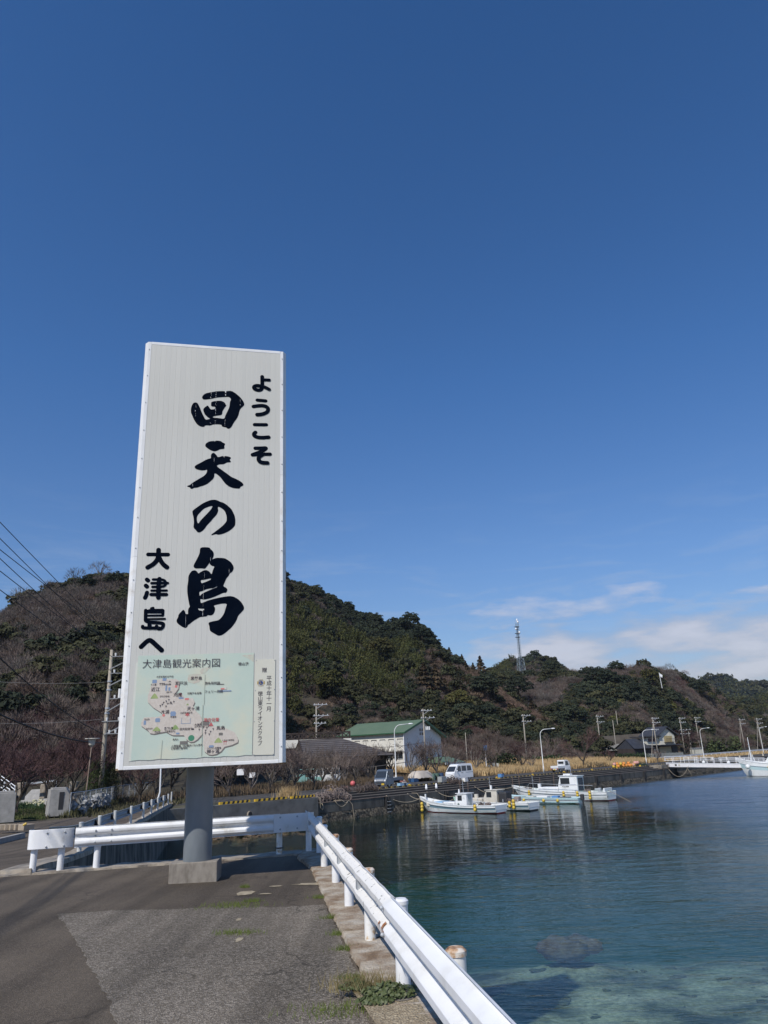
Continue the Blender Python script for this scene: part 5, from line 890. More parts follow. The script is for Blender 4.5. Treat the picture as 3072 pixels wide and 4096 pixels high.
# light rust edging of the coping
mb=MB()
for a,b in zip(xs,xs[1:]):
    if random.random()<.8: mb.bar(q(a+.1,-.02,1.545),q(b-.1,-.02,1.545),.07,.035)
o=obj('coping_edge',mb,mat('rusty_coping',[(.16,.06,.035),(.30,.25,.20)],.5,.9),qw); o.matrix_parent_inverse=Matrix.Translation(-q(0,0,0)); o['kind']='stuff'
def rope(name,label,pts,r=.035,m=None):
    mb=MB(); mb.tube(pts,r,5); return tag(obj(name,mb,m or mat('old_rope',[(.22,.18,.13),(.34,.29,.22)],9,.95),smooth=True),label,'rope')
def sag(a,b,d,n=9): a,b=Vector(a),Vector(b); return [a.lerp(b,t)-Vector((0,0,4*d*t*(1-t))) for t in np.linspace(0,1,n)]
rope('rope','loose rope loop hanging over the corner of the grey wall',[q(-.2,.0,2.1),q(-.1,-.35,2.0),q(.0,-.32,1.2),q(.25,-.3,1.0),q(.4,-.25,1.3),q(.3,-.1,1.6)])
rope('rope','rope hanging from the net pile down into the water',[q(2.2,.3,1.6),q(2.8,-.1,1.62),q(3.2,-.3,1.3),q(3.6,-.2,1.55),q(3.9,-.33,1.2),q(4.1,-.35,0),q(4.2,-.35,-.6)])
rope('rope','second rope loop drooping below the net pile',sag(q(2.0,-.1,1.58),q(3.4,-.25,1.5),.45))
rope('rope','rope dropping straight down the wall past the ladder gap',[q(13.2,.4,1.6),q(13.3,-.2,1.58),q(13.5,-.34,1.2),q(13.6,-.34,.1)])
# nets and pots
NETM=mat('net_brown',[(.06,.045,.04),(.16,.125,.11)],14,.95,bump=.02); POTM=mat('net_grey_pink',[(.14,.10,.09),(.32,.26,.23)],10,.95,bump=.02)
def pile(name,label,cat,s,o,w_,d,h,m,n=40,r=.16,seed=1,loops=True,z0=2.08):
    R=random.Random(seed); mb=MB()
    c0=q(s,o,z0)
    for i in range(n):
        a,b=R.uniform(-1,1),R.uniform(-1,1); hh=h*max(0,1-a*a*.8-b*b*.6); p=c0+QD*(a*w_/2)+QI*(b*d/2)+Vector((0,0,R.uniform(0,1)*hh+.05))
        if loops:
            rr_=R.uniform(.6,1.5)*r; u=Vector((R.uniform(-1,1),R.uniform(-1,1),R.uniform(-.6,.6))).normalized(); v=u.orthogonal().normalized(); w2=u.cross(v)
            mb.tube([p+(v*math.cos(t)+w2*math.sin(t))*rr_ for t in np.linspace(0,6.28*R.uniform(.6,1),8)],R.uniform(.018,.03),4,cap=False)
        else: mb.ball(p,r*R.uniform(.7,1.2),6,4,sq=(1,1,.7),jit=.2)
    return tag(obj(name,mb,m,fix=False),label,cat)
pile('crab_pots','heap of pale tangled crab pots and rope on the quay corner','pots',2.6,1.1,3.6,1.6,.9,POTM,150,.26,1,z0=1.7)
pile('fishing_net','dark brown heap of fishing net in front of the shrubs','net',9.2,2.9,3.4,1.3,.6,NETM,130,.22,2)
pile('fishing_net','small dark net heap on the kerb just left of the big net','net',6.3,3.0,1.6,.8,.5,NETM,60,.2,3)
pile('fishing_net','low brown net heap on the kerb between truck and van','net',23.5,2.6,2.0,1.0,.6,NETM,70,.2,4)
pile('fishing_net','dark net strewn behind the white crates by the van','net',28.5,3.3,3.0,.3,.08,NETM,26,.10,5)
pile('fishing_net','dark green net folded beside the orange buoys','net',77.5,3.6,3.0,1.0,.45,mat('net_green',(.02,.05,.035),rough=.9),60,.2,6)
ORG=mat('orange_float',[(.55,.17,.03),(.70,.30,.05)],3,.45); YLF=mat('yellow_float',[(.50,.32,.03),(.66,.46,.06)],3,.4); PKF=mat('faded_pink_float',[(.55,.25,.2),(.62,.35,.30)],3,.5)
R4=random.Random(9)
for i in range(34):
    a=i/33; s=68.2+a*8.4+R4.uniform(-.3,.3); o_=3.7+R4.uniform(0,.9); z=2.08+.25+(.33 if R4.random()<.3 else 0); f=ORG if .12<a<.75 else PKF
    if R4.random()<.25: f=YLF
    mb=MB(); mb.ball((0,0,0),.27,8,6); o=obj('float_ball',mb,f,loc=q(s,o_,z),smooth=True); tag(o,f"{'orange' if f is ORG else 'yellow' if f is YLF else 'faded pink'} fishing float in the long pile, {ORDN[i]} from the pickup side",'float','fishing floats piled on the far quay')
def crate(name,label,s,o,d,m,rz=0,z=2.075,cat='crate'):
    mb=MB(); x,y,h=d; t=.03
    mb.box((0,0,t/2),(x,y,t)); 
    for c_,dd in (((0,-y/2,h/2),(x,t,h)),((0,y/2,h/2),(x,t,h)),((-x/2,0,h/2),(t,y-.001,h-.002)),((x/2,0,h/2),(t,y-.001,h-.002))): mb.box(c_,dd)
    mb.box((0,0,h*.97),(x+.05,y+.05,.03)); return tag(obj(name,mb,m,loc=q(s,o,z),rot=(0,0,QZ+rz)),label,cat)
WBX=mat('white_foam',(.72,.72,.70),rough=.6); BBX=mat('blue_plastic',(.10,.25,.5),rough=.4); LBX=mat('light_blue_plastic',(.30,.50,.68),rough=.4); GBX=mat('green_plastic',(.16,.26,.20),rough=.5)
crate('fish_crate','light blue fish crate on the kerb under the grey truck',15.0,3.3,(.62,.4,.36),LBX); crate('fish_crate','second blue crate, darker, right of the light blue one by the truck',16.4,3.5,(.6,.4,.3),mat('faded_blue_plastic',(.16,.26,.40),rough=.5)); crate('crate_lid','red lid lying on the blue crates by the grey truck',15.8,3.6,(.6,.4,.06),mat('faded_red',(.40,.12,.10),rough=.6),z=2.56,cat='lid')
crate('foam_box','white foam box in front of the van, the larger one',25.2,3.5,(1.1,.6,.45),WBX); crate('foam_box','small white foam box at the van front corner',26.2,3.1,(.6,.5,.4),WBX); crate('plastic_tub','grey plastic tub beside the van bumper',25.6,5.9,(.9,.6,.6),mat('grey_plastic',(.35,.36,.34),rough=.5),cat='tub')
crate('blue_bin','small blue bin on the kerb right of the van',34.6,3.6,(.5,.5,.5),BBX,cat='bin')
mb=MB(); mb.tube([(0,0,0),(0,0,.14),(0,0,.3)],[.45,.42,.08],12); tag(obj('pot_cover',mb,YEL,loc=q(6.2,4.6,2.12),smooth=True),'yellow domed cover lying at the road edge before the shrubs','cover')
mb=MB(); mb.ball((0,0,.28),.26,10,7); tag(obj('float_ball',mb,mat('pink_red_float',(.62,.13,.13),rough=.5),loc=q(9.6,5.0,2.4),smooth=True),'large pinkish red float standing in front of the shrubs','float')
mb=MB(); mb.box((0,0,.2),(.7,.5,.4)); tag(obj('crab_pot',mb,mat('faded_red_net',(.3,.13,.12),rough=.9),loc=q(8.1,4.7,2.08),rot=(0,0,.3),bevel=.1),'faded red pot between the yellow cover and the pink float','pot')
# bollards with white caps
for i,(s,lb) in enumerate([(21.6,'short white capped bollard on the quay right of the grey truck'),(23.3,'short white bollard on the quay step before the white van')]):
    mb=MB(); mb.tube([(0,0,0),(0,0,.28),(0,0,.3),(0,0,.5),(0,0,.55)],[.12,.12,.09,.09,.04],12); tag(obj('bollard',mb,WHITE,loc=q(s-5.0,1.2,1.72),smooth=True),lb,'bollard')
# tarps
TARP=mat('beige_tarp',[(.42,.36,.30),(.56,.50,.43)],1.2,.8,bump=.03,bscale=3)
def tarp(label,s,o_,L_,W_,H_,seed,m=TARP,skirt=.0):
    R=random.Random(seed); mb=MB(); P=[]
    for i in range(11):
        u=i/10*2-1; row=[]
        for j in range(9):
            v=j/8*2-1; e=max(abs(u),abs(v)); z=H_*(1-max(0,(e-.62)/.38)**1.3*(1-skirt))+R.uniform(-.05,.05); row.append((u*L_/2*(.9+.1*e),v*W_/2*(.9+.1*e),max(z,.02)))
        P.append(row)
    mb.grid(P); return tag(obj('tarpaulin',mb,m,loc=q(s,o_,2.08),rot=(0,0,QZ),smooth=True),label,'tarpaulin')
tarp('large beige tarpaulin draped over gear beside the quay road',27.2,10.4,3.2,2.0,1.2,1,skirt=.35)
mb=MB(); mb.box((-.9,0,.22),(.9,1.0,.44)); tag(obj('gear_box',mb,mat('dark_blue_box',(.03,.09,.2),rough=.6),loc=q(26.3,10.1,2.08),rot=(0,0,QZ)),'dark blue box showing under the large tarpaulin','box')
tarp('small beige tarpaulin heap behind the grey truck bed',21.2,9.0,2.0,1.3,.55,2,skirt=.2)
for i,(ds,c_,m_) in enumerate([(0,'grey green drum just right of the large tarpaulin',GBX),(.85,'dull green drum, middle one beside the large tarpaulin',mat('dull_green',(.12,.22,.17),rough=.6)),(1.7,'dark blue drum, last one beside the large tarpaulin',mat('dark_blue_plastic',(.05,.10,.2),rough=.5))]):
    mb=MB(); mb.tube([(0,0,0),(0,0,.75),(0,0,.78),(0,0,.8)],[.3,.34,.36,.36],12); tag(obj('drum',mb,m_,loc=q(29.8+ds,10.5,2.08)),c_,'drum')
mb=MB(); mb.bar((-4.2,0,1.9),(4.0,.2,2.3),.07); mb.bar((-2.9,0,0),(-2.9,0,2.0),.09); tag(obj('gate_bar',mb,mat('weathered_wood',[(.18,.14,.10),(.30,.26,.21)],4,.9),loc=q(24.5,12.6,2.08),rot=(0,0,QZ)),'long weathered pole rail behind the tarpaulin','rail')

# ---- vehicles
CARW=mat('car_white',(.74,.75,.76),rough=.22,spec=.6); CARG=mat('car_silver_grey',(.13,.16,.20),rough=.28,metal=.35,spec=.6); TYRE=mat('tyre',(.018,.018,.018),rough=.85); RIM=mat('wheel_steel',(.38,.39,.40),rough=.4,metal=.6); LAMPM=mat('lamp_lens',(.75,.76,.78),rough=.1,spec=.8); BLP=mat('black_plastic',(.03,.03,.032),rough=.6)
def body(prof,w_,inset,name,m,parent,waist=.95):
    """side profile (x forward,z) extruded across the width, narrowing above the waist"""
    mb=MB(); n=len(prof)
    for sgn in (-1,1):
        for x,z in prof: mb.v.append((x,sgn*(w_/2-(inset*max(0,z-waist))),z))
    mb.f=[tuple(range(n)),tuple(range(n,2*n))[::-1]]+[(i,n+i,n+(i+1)%n,(i+1)%n) for i in range(n)]; mb.m=[0]*len(mb.f)
    return obj(name,mb,m,parent,bevel=.03)
def sidepane(parent,pts,w_,inset,waist=.95,name='side_window',m=GLASS,out=.006):
    for sgn in (-1,1):
        mb=MB(); mb.add([(x,sgn*(w_/2-inset*max(0,z-waist)+out),z) for x,z in pts],[tuple(range(len(pts)))]); mb.add([(x,sgn*(w_/2-inset*max(0,z-waist)-.02),z) for x,z in pts],[tuple(range(len(pts)))]); obj(name,mb,m,parent)
def crosspane(parent,x0,z0,x1,z1,w0,w1,name='windscreen',m=GLASS):
    mb=MB(); d=Vector((x1-x0,0,z1-z0)).normalized(); nn=Vector((d.z,0,-d.x))*.008
    mb.add([(x0+nn.x,-w0/2,z0+nn.z),(x0+nn.x,w0/2,z0+nn.z),(x1+nn.x,w1/2,z1+nn.z),(x1+nn.x,-w1/2,z1+nn.z)],[(0,1,2,3)]); obj(name,mb,m,parent,fix=False)
def wheel(parent,x,y,r=.27):
    mb=MB(); s=1 if y>0 else -1; mb.tube([(x,y-s*.14,r),(x,y-s*.12,r),(x,y-.0,r)],[r*.9,r,r],18); w_=obj('wheel',mb,TYRE,parent); mb=MB(); mb.tube([(x,y,r),(x,y+s*.012,r)],[r*.62,r*.55],14); obj('rim',mb,RIM,w_)
def keitruck(loc,rz,sc,m,label):
    t=empty('small_truck',loc,rz,label,'truck'); t.scale=(sc,)*3; W=1.475
    body([(1.66,.28),(1.70,.42),(1.69,.80),(1.62,.95),(1.28,1.62),(1.20,1.72),(1.05,1.77),(.28,1.77),(.20,1.70),(.20,.32)],W,.09,'cab',m,t)
    mb=MB(); mb.box((-.72,0,.62),(1.86,1.40,.07)); mb.box((-.72,0,.48),(1.8,.7,.2)); obj('load_bed',mb,m if m is CARW else BLP,t)
    for nm,c,d in (('side_board',(-.72,.69,.80),(1.9,.03,.30)),('side_board',(-.72,-.69,.80),(1.9,.03,.30)),('tailgate',(-1.67,0,.80),(.03,1.41,.30))):
        mb=MB(); mb.box(c,d); obj(nm,mb,m,t,bevel=.008)
    mb=MB(); mb.tube([(.14,-.6,.7),(.14,-.6,1.6),(.14,.6,1.6),(.14,.6,.7)],.022,6); mb.tube([(.14,-.6,1.15),(.14,.6,1.15)],.018,6); obj('cab_guard',mb,m,t)
    sidepane(t,[(1.22,1.02),(1.10,1.60),(.42,1.60),(.36,1.02)],W,.09); crosspane(t,1.615,.99,1.30,1.60,1.32,1.18)
    mb=MB(); mb.box((.192,0,1.36),(.01,1.0,.34)); obj('rear_window',mb,GLASS,t)
    for s in (-1,1):
        mb=MB(); mb.box((1.68,s*.58,.72),(.05,.24,.17)); obj('headlight',mb,LAMPM,t,bevel=.02); mb=MB(); mb.box((1.36,s*.84,1.12),(.06,.14,.2)); obj('mirror',mb,m if m is CARG else BLP,t,bevel=.02)
        wheel(t,1.02,s*.70); wheel(t,-1.05,s*.70)
        mb=MB(); mb.box((-1.69,s*.52,.52),(.04,.24,.1)); obj('tail_light',mb,mat('red_lens',(.4,.02,.02),rough=.3),t)
    mb=MB(); mb.box((1.705,0,.78),(.02,.8,.05)); mb.box((1.712,0,.70),(.02,.84,.04)); obj('grille',mb,LAMPM,t); mb=MB(); mb.box((1.70,0,.50),(.02,1.1,.12)); obj('bumper_opening',mb,BLP,t)
    return t
t=keitruck(q(14.6,4.5,2.08),QZ+math.pi+.12,1.0,CARG,'silver grey small pickup truck with yellow plate parked on the quay road')
mb=MB(); mb.box((1.725,.36,.36),(.015,.34,.17)); obj('number_plate',mb,YLF,t)
mb=MB(); mb.box((0,0,.12),(.5,.7,.24)); tag(obj('white_bundle',mb,WBX,loc=q(15.6,4.8,2.8),rot=(0,0,QZ),bevel=.08),'white bundle lying on the bed of the grey pickup truck','bundle')
t=keitruck(q(54.2,5.9,2.08),QZ-.1,.92,CARW,'small white pickup truck seen from behind on the far quay road')
mb=MB(); mb.box((-1.69,0,.42),(.015,.34,.17)); obj('number_plate',mb,YLF,t); mb=MB(); mb.box((0,0,.2),(.5,.6,.3))
def van(loc,rz,sc,label,m=CARW,nm='van'):
    t=empty(nm,loc,rz,label,'van'); t.scale=(sc,)*3; W=1.475
    body([(1.64,.26),(1.70,.40),(1.69,.78),(1.58,.98),(1.06,1.64),(.90,1.80),(.60,1.87),(-1.45,1.88),(-1.62,1.78),(-1.70,1.0),(-1.70,.30)],W,.10,'body',m,t)
    sidepane(t,[(1.22,1.06),(.86,1.62),(.44,1.64),(.40,1.04)],W,.10); sidepane(t,[(.28,1.08),(.28,1.66),(-.52,1.66),(-.52,1.08)],W,.10); sidepane(t,[(-.66,1.08),(-.66,1.66),(-1.38,1.64),(-1.46,1.08)],W,.10)
    crosspane(t,1.55,1.02,1.09,1.60,1.30,1.14); crosspane(t,-1.705,1.05,-1.65,1.6,1.1,1.0,'rear_window')
    for s in (-1,1):
        mb=MB(); mb.box((1.67,s*.57,.80),(.07,.24,.24)); obj('headlight',mb,LAMPM,t,bevel=.03); mb=MB(); mb.box((1.24,s*.83,1.12),(.09,.14,.17)); obj('mirror',mb,m,t,bevel=.03); wheel(t,1.0,s*.70); wheel(t,-1.05,s*.70)
        for x in (.36,.18):
            mb=MB(); mb.box((x,s*.748,.9),(.12,.02,.04)); obj('door_handle',mb,BLP,t)
        mb=MB(); mb.box((-1.0,s*.742,.92),(1.3,.012,.03)); obj('sliding_rail',mb,BLP,t)
    mb=MB(); mb.box((1.705,0,.74),(.02,.7,.10)); obj('grille',mb,LAMPM,t); mb=MB(); mb.box((1.70,0,.42),(.03,.9,.12)); obj('bumper_opening',mb,mat('dark_grille',(.09,.09,.1),rough=.5),t); mb=MB(); mb.box((1.72,0,.44),(.012,.33,.16)); obj('number_plate',mb,WBX,t); return t
van(q(29.5,6.2,2.08),QZ+math.pi-.12,1.0,'boxy white minivan parked on the quay road, front towards the shrubs')
van(q(21.5,21,2.1),QZ+2.4,1.05,'white van half hidden behind the shrubs and the grey pickup truck')
TEAL=mat('teal_tarp',[(.22,.45,.42),(.35,.58,.54)],2,.5)
t=empty('teal_truck',q(18.0,20.2,2.1),QZ+2.6,'pale teal truck with canopy standing behind the shrubs left of the white van','truck')
for nm,c,d in (('cab',(1.2,0,.85),(1.0,1.4,.9)),('canopy',(0,0,1.85),(2.4,1.5,.07)),('load_bed',(-.4,0,.75),(2.1,1.4,.4))):
    mb=MB(); mb.box(c,d); obj(nm,mb,TEAL,t,bevel=.04)
mb=MB(); [mb.bar((x,y,.9),(x,y,1.85),.05) for x in (-1.1,1.1) for y in (-.65,.65)]; obj('canopy_frame',mb,DARK,t)
for x in (-.9,1.1):
    for y in (-.68,.68): wheel(t,x,y)

# ---- boats
HULLW=mat('hull_white',[(.42,.38,.32),(.66,.67,.66),(.76,.77,.77)],1.6,.35,contrast=(.24,.5),detail=8); HULLB=mat('hull_stripe',(.16,.25,.30),rough=.4); ANTI=mat('antifouling_red',(.16,.015,.02),rough=.7); ANTB=mat('antifouling_black',(.02,.02,.025),rough=.7); DECKG=mat('deck_green',[(.25,.48,.32),(.34,.58,.40)],2,.6); DECKT=mat('deck_cream',[(.50,.46,.38),(.62,.58,.50)],2,.7); HULLC=mat('hull_pale_blue',[(.42,.58,.62),(.52,.66,.68)],1,.35)
def hull(parent,L,B,hb,hs,md,mh=HULLW,ms=HULLB,ma=ANTI,draft=.35,overhang=.22,n=26,hm=None):
    """bow at +x end. returns sheer function"""
    hm=hm or hs*.95
    def sheer(t): return hs*(1-t)**2+hm*2*t*(1-t)*1.0+hb*t**2+ (hb-hm)*.25*max(0,t-.8)*5*t
    def half(t): return B/2*(.86+.14*math.sin(min(t,.5)*math.pi))*(1-max(0,(t-.45)/.55)**2.3)
    H=MB(); S=MB(); A=MB(); D=MB(); Rm=MB(); rowsH=[];rowsS=[];rowsA=[];rowsD=[];rowsR=[];rowsL=[]
    for i in range(n+1):
        t=i/n; x=-L/2+L*t; z=sheer(t); b=max(half(t),.03); rk=max(0,t-.78)/.22; xw=x-rk**1.4*L*.10
        k=.0 if t>overhang else (overhang-t)/overhang
        zb=-draft*(1-rk**2)+k*.30; wl=.06+k*.05
        pts=[(1,z,x,1.0),(1,z*.72,x-(x-xw)*.3,.985),(1,z*.45,x-(x-xw)*.55,.93),(1,max(wl,z*.22),x-(x-xw)*.75,.86),(1,wl,xw,.80*(1-.35*rk)),(1,zb,xw-.0,.45*(1-.6*rk)),(0,zb-.05,xw,0)]
        for s,rows_ in ((1,None),):
            pass
        rowsH.append([[(p[2],s*b*p[3],p[1]) for p in pts[:2]] for s in (1,-1)]); rowsS.append([[(p[2],s*b*p[3]*1.004,p[1]) for p in pts[1:3]] for s in (1,-1)]); rowsL.append([[(p[2],s*b*p[3],p[1]) for p in pts[2:5]] for s in (1,-1)]); rowsA.append([[(p[2],s*b*p[3],p[1]) for p in pts[4:]] for s in (1,-1)])
        dz=z-.28-.12*(t<.75); rowsD.append([(x-.02,-b*.93,dz),(x-.02,0,dz+.03),(x-.02,b*.93,dz)])
        rowsR.append([[(x,s*b*1.03,z-.05),(x,s*b*1.04,z+.03),(x,s*b*.92,z+.035),(x-.02,s*b*.90,dz-.02)] for s in (1,-1)])
    for rows,mbx in ((rowsH,H),(rowsL,H),(rowsS,S),(rowsA,A),(rowsR,Rm)):
        for s in (0,1): mbx.grid([r[s] for r in rows])
    D.grid(rowsD)
    b0=half(0); z0=sheer(0); H.add([(-L/2,b0,z0),(-L/2,-b0,z0),(-L/2,-b0*.8,.1),(-L/2,b0*.8,.1)],[(0,1,2,3)]); A.add([(-L/2,b0*.8,.1),(-L/2,-b0*.8,.1),(-L/2,-b0*.4,-.1),(-L/2,b0*.4,-.1)],[(0,1,2,3)])
    for s_ in (1,-1):
        rr_=MB(); rr_.tube([(-L/2+L*i/n-(max(0,i/n-.78)/.22)**1.4*L*.10*.35,s_*(max(half(i/n),.03)*.99+.012),sheer(i/n)*.70) for i in range(n+1)],.028,5); obj('rub_rail',rr_,mat('rub_rail_grey',(.12,.15,.17),rough=.6),parent,smooth=True)
    obj('hull',H,mh,parent,smooth=True,fix=False); obj('hull_stripe',S,ms,parent,fix=False); obj('keel_paint',A,ma,parent,fix=False); obj('deck',D,md,parent,fix=False); obj('gunwale',Rm,mh,parent,fix=False)
    return sheer,half
def boat(s,o_bow,L,label,rz=0,cat='boat',nm='fishing_boat'):
    c=q(s,o_bow-L/2,0); return empty(nm,(c.x,c.y,0),QZ+math.pi/2+rz,label,cat)
def wheelhouse(p,x0,x1,w_,z0,z1,m=HULLW,slope=.22,wins=True,roof=.1):
    mb=MB(); n=5; prof=[(x0,z0),(x1,z0),(x1-.02,z0+(z1-z0)*.45),(x1-slope,z1),(x0,z1)]
    vs=[(x,-w_/2,z) for x,z in prof]+[(x,w_/2,z) for x,z in prof]; mb.add(vs,[tuple(range(5))[::-1],tuple(range(5,10))]+[(i,(i+1)%5,5+(i+1)%5,5+i) for i in range(5)]); o=obj('wheelhouse',mb,m,p,bevel=.05)
    mb=MB(); mb.box(((x0+x1-slope)/2+.02,0,z1+.03),(x1-x0-slope+.25,w_+.14,.06)); obj('roof',mb,m,p,bevel=.02)
    if wins:
        zz0,zz1=z0+(z1-z0)*.52,z0+(z1-z0)*.9
        for s in (-1,1):
            mb=MB(); a,b=x1-slope*.75-.12,x0+(x1-x0)*.38; mb.box(((a+b)/2,s*(w_/2+.004),(zz0+zz1)/2),(a-b,.012,zz1-zz0)); obj('side_window',mb,GLASS,p)
        mb=MB(); zt=lambda z:x1-.02-(slope-.02)*(z-(z0+(z1-z0)*.45))/((z1-z0)*.55)
        mb.add([(zt(zz0)+.015,-w_*.42,zz0),(zt(zz0)+.015,w_*.42,zz0),(zt(zz1)+.015,w_*.40,zz1),(zt(zz1)+.015,-w_*.40,zz1)],[(0,1,2,3)]); obj('windscreen',mb,GLASS,p,fix=False)
def boxes(p,lst):
    for nm,c,d,m in lst: mb=MB(); mb.box(c,d); obj(nm,mb,m,p,bevel=min(d)*.15)
def fend(tp,local,n,label,ny=YLF):
    for k in range(n):
        mb=MB(); mb.ball((0,0,0),.15,8,6,sq=(1,1,1.15)); w_=tp.matrix_basis@Vector((local[0],local[1],local[2]-.27*k)); o=obj('fender_float',mb,ny,loc=w_,smooth=True); tag(o,label+(', '+['top','second','lowest'][k]+' of its string' if n>1 else ''),'fender','yellow fender floats hung on the boats')
bA=boat(12.6,-1.1,9.2,'white fishing boat nearest the grey wall with low wheelhouse, blue box and dark lettering',.0)
hull(bA,9.2,2.3,1.18,.70,DECKT,hm=.50); wheelhouse(bA,-1.25,.05,1.05,.4,1.62,slope=.26)
boxes(bA,[('engine_casing',(.75,0,.66),(1.4,1.25,.52),HULLW),('blue_box',(1.95,0,.72),(1.1,1.5,.42),LBX),('fish_hold',(2.95,0,.68),(.8,1.3,.34),DECKT),('mast',(3.9,0,1.1),(.12,.12,.9),HULLW)])
mb=MB(); mb.tube([(-.1,0,1.62),(-.1,0,2.0)],[.10,.05],8); obj('radar_post',mb,HULLW,bA); 
mb=MB(); mb.box((-1.26,0,1.0),(.02,.55,1.1)); obj('cabin_door',mb,mat('grey_door',(.33,.38,.38),rough=.5),bA)
def btext(p,body,x,y,z,size,mir=False):
    cv=bpy.data.curves.new('t','FONT'); cv.body=body; cv.size=size; cv.align_x='CENTER'; cv.offset=.004
    t=bpy.data.objects.new('tmp',cv); COL.objects.link(t); bpy.context.view_layer.update(); me=bpy.data.meshes.new_from_object(t.evaluated_get(bpy.context.evaluated_depsgraph_get())); bpy.data.objects.remove(t)
    me.transform(Matrix(((-1,0,0,x),(0,0,1,y),(0,1,0,z),(0,0,0,1)))); me.materials.clear(); return link('lettering',me,BLP,p)
btext(bA,'YG3-38750',.75,.635,.62,.22); mb=MB(); mb.tube([(-.35,.53,.70),(-.35,.545,.70)],.11,12); obj('porthole',mb,mat('porthole_green',(.01,.06,.03),rough=.4),bA)
fend(bA,(3.6,1.0,.75),3,'yellow fender float at the bow of the nearest white fishing boat'); fend(bA,(-2.6,1.2,.62),2,'yellow fender float amidships on the nearest white fishing boat')
bB=boat(16.2,-2.6,9.0,'cream and white fishing boat moored just behind the nearest one, with open stern cabin',-.03)
hull(bB,9.0,2.3,1.05,.70,DECKT,hm=.52,ma=ANTB); wheelhouse(bB,-.9,.7,1.2,.45,1.72,slope=.4,m=DECKT)
boxes(bB,[('casing',(1.7,0,.72),(1.7,1.2,.6),DECKT),('dark_awning_frame',(-1.45,0,1.05),(.9,1.05,1.1),BLP),('winch',(-3.0,.3,1.0),(.5,.5,.4),mat('rusty_grey',(.25,.2,.18),rough=.8)),('radar',(.1,0,1.95),(.16,.16,.4),HULLW)])
mb=MB(); mb.tube([(1.9,0,1.0),(1.9,0,1.35)],.2,12); obj('exhaust_drum',mb,DECKT,bB)
fend(bB,(-3.1,1.2,.85),3,'yellow fender float in the stern bunch of the second boat'); fend(bB,(-2.7,1.25,.7),2,'yellow fender float beside the stern bunch of the second boat')
bS=boat(18.8,-.9,4.2,'small mint green skiff tied under the quay behind the nearest boat',.25,nm='skiff'); hull(bS,4.2,1.4,.85,.55,mat('mint_deck',(.30,.55,.45),rough=.6),mh=mat('mint_hull',[(.36,.62,.52),(.46,.70,.60)],2,.4),ms=HULLW,hm=.5)
bC=boat(24.6,-3.0,8.3,'long low pale blue open boat with outboard, floating in front of the largest boat',.10,nm='open_boat'); hull(bC,9.2,1.9,.85,.55,mat('pale_blue_deck',(.42,.58,.62),rough=.5),mh=HULLC,ms=HULLW,ma=HULLW,hm=.5,draft=.15)
boxes(bC,[('fish_box',(-.6,0,.55),(1.2,.9,.35),WBX),('fish_box',(.8,0,.52),(.9,.8,.3),DECKT),('fish_box',(-2.0,.1,.55),(.7,.7,.35),BBX),('net_heap',(1.9,0,.5),(1.0,.8,.3),NETM),('dark_tray',(-3.0,0,.5),(.9,.8,.25),BLP)])
mb=MB(); mb.box((-4.75,0,.6),(.35,.35,.55)); mb.box((-4.8,0,.1),(.16,.16,.7)); obj('outboard_motor',mb,BLP,bC,bevel=.05)
fend(bC,(1.2,.95,.35),1,'single yellow fender towards the bow of the pale blue open boat'); fend(bC,(-1.0,.98,.32),1,'single yellow fender amidships on the pale blue open boat'); fend(bC,(-2.5,.95,.32),1,'single yellow fender towards the outboard of the pale blue open boat')
bD=boat(29.6,-1.0,11.9,'largest white fishing boat with flat roofed wheelhouse and green deck',.0)
hull(bD,11.9,2.7,1.35,.88,DECKG,hm=.75,ms=HULLW); wheelhouse(bD,-2.6,-.3,1.55,.8,2.42,slope=.3)
boxes(bD,[('casing',(.9,0,.95),(2.3,1.5,.75),HULLW),('exhaust',(2.1,.5,1.35),(.3,.3,.7),HULLW),('winch',(-5.0,.6,1.05),(.3,.3,.4),GALV),('winch',(-4.2,-.5,1.0),(.5,.3,.3),GALV),('life_raft',(-1.2,0,2.58),(.8,.6,.16),HULLW),('stern_rack',(-5.6,0,1.05),(.15,1.8,.35),HULLW),('dark_cabin_back',(-2.62,0,1.6),(.04,1.1,1.3),GLASS),('blue_band',(-1.5,.785,1.56),(1.9,.02,.05),mat('blue_line',(.03,.05,.2),rough=.4))])
mb=MB(); [mb.tube([(x,-1.3,1.0),(x,-1.3,1.5)],.02,4) for x in (-1,1,3)]; mb.tube([(3.4,1.3,1.1),(2.9,1.3,1.75),(-4.6,1.3,1.5)],.022,5); obj('hand_rail',mb,GALV,bD)
btext(bD,'YG2-5804',-1.2,.79,1.32,.2); btext(bD,'YG',4.4,1.20,1.0,.30)
fend(bD,(3.0,1.35,.9),2,'yellow fender float near the bow of the largest boat'); fend(bD,(-1.2,1.38,.82),2,'yellow fender float below the wheelhouse of the largest boat'); fend(bD,(-2.8,1.38,.82),2,'yellow fender float behind the wheelhouse of the largest boat'); fend(bD,(-4.2,1.38,.84),3,'yellow fender float near the stern of the largest boat')
bE=boat(87.0,-8.6,13.5,'white and pale blue ferry boat cut off by the picture edge beside the gangway',.02)
hull(bE,13.5,3.6,2.6,1.6,HULLW,mh=HULLW,ms=HULLC,ma=ANTB,hm=1.5); wheelhouse(bE,-3.5,2.0,2.6,1.4,3.3,slope=.9)
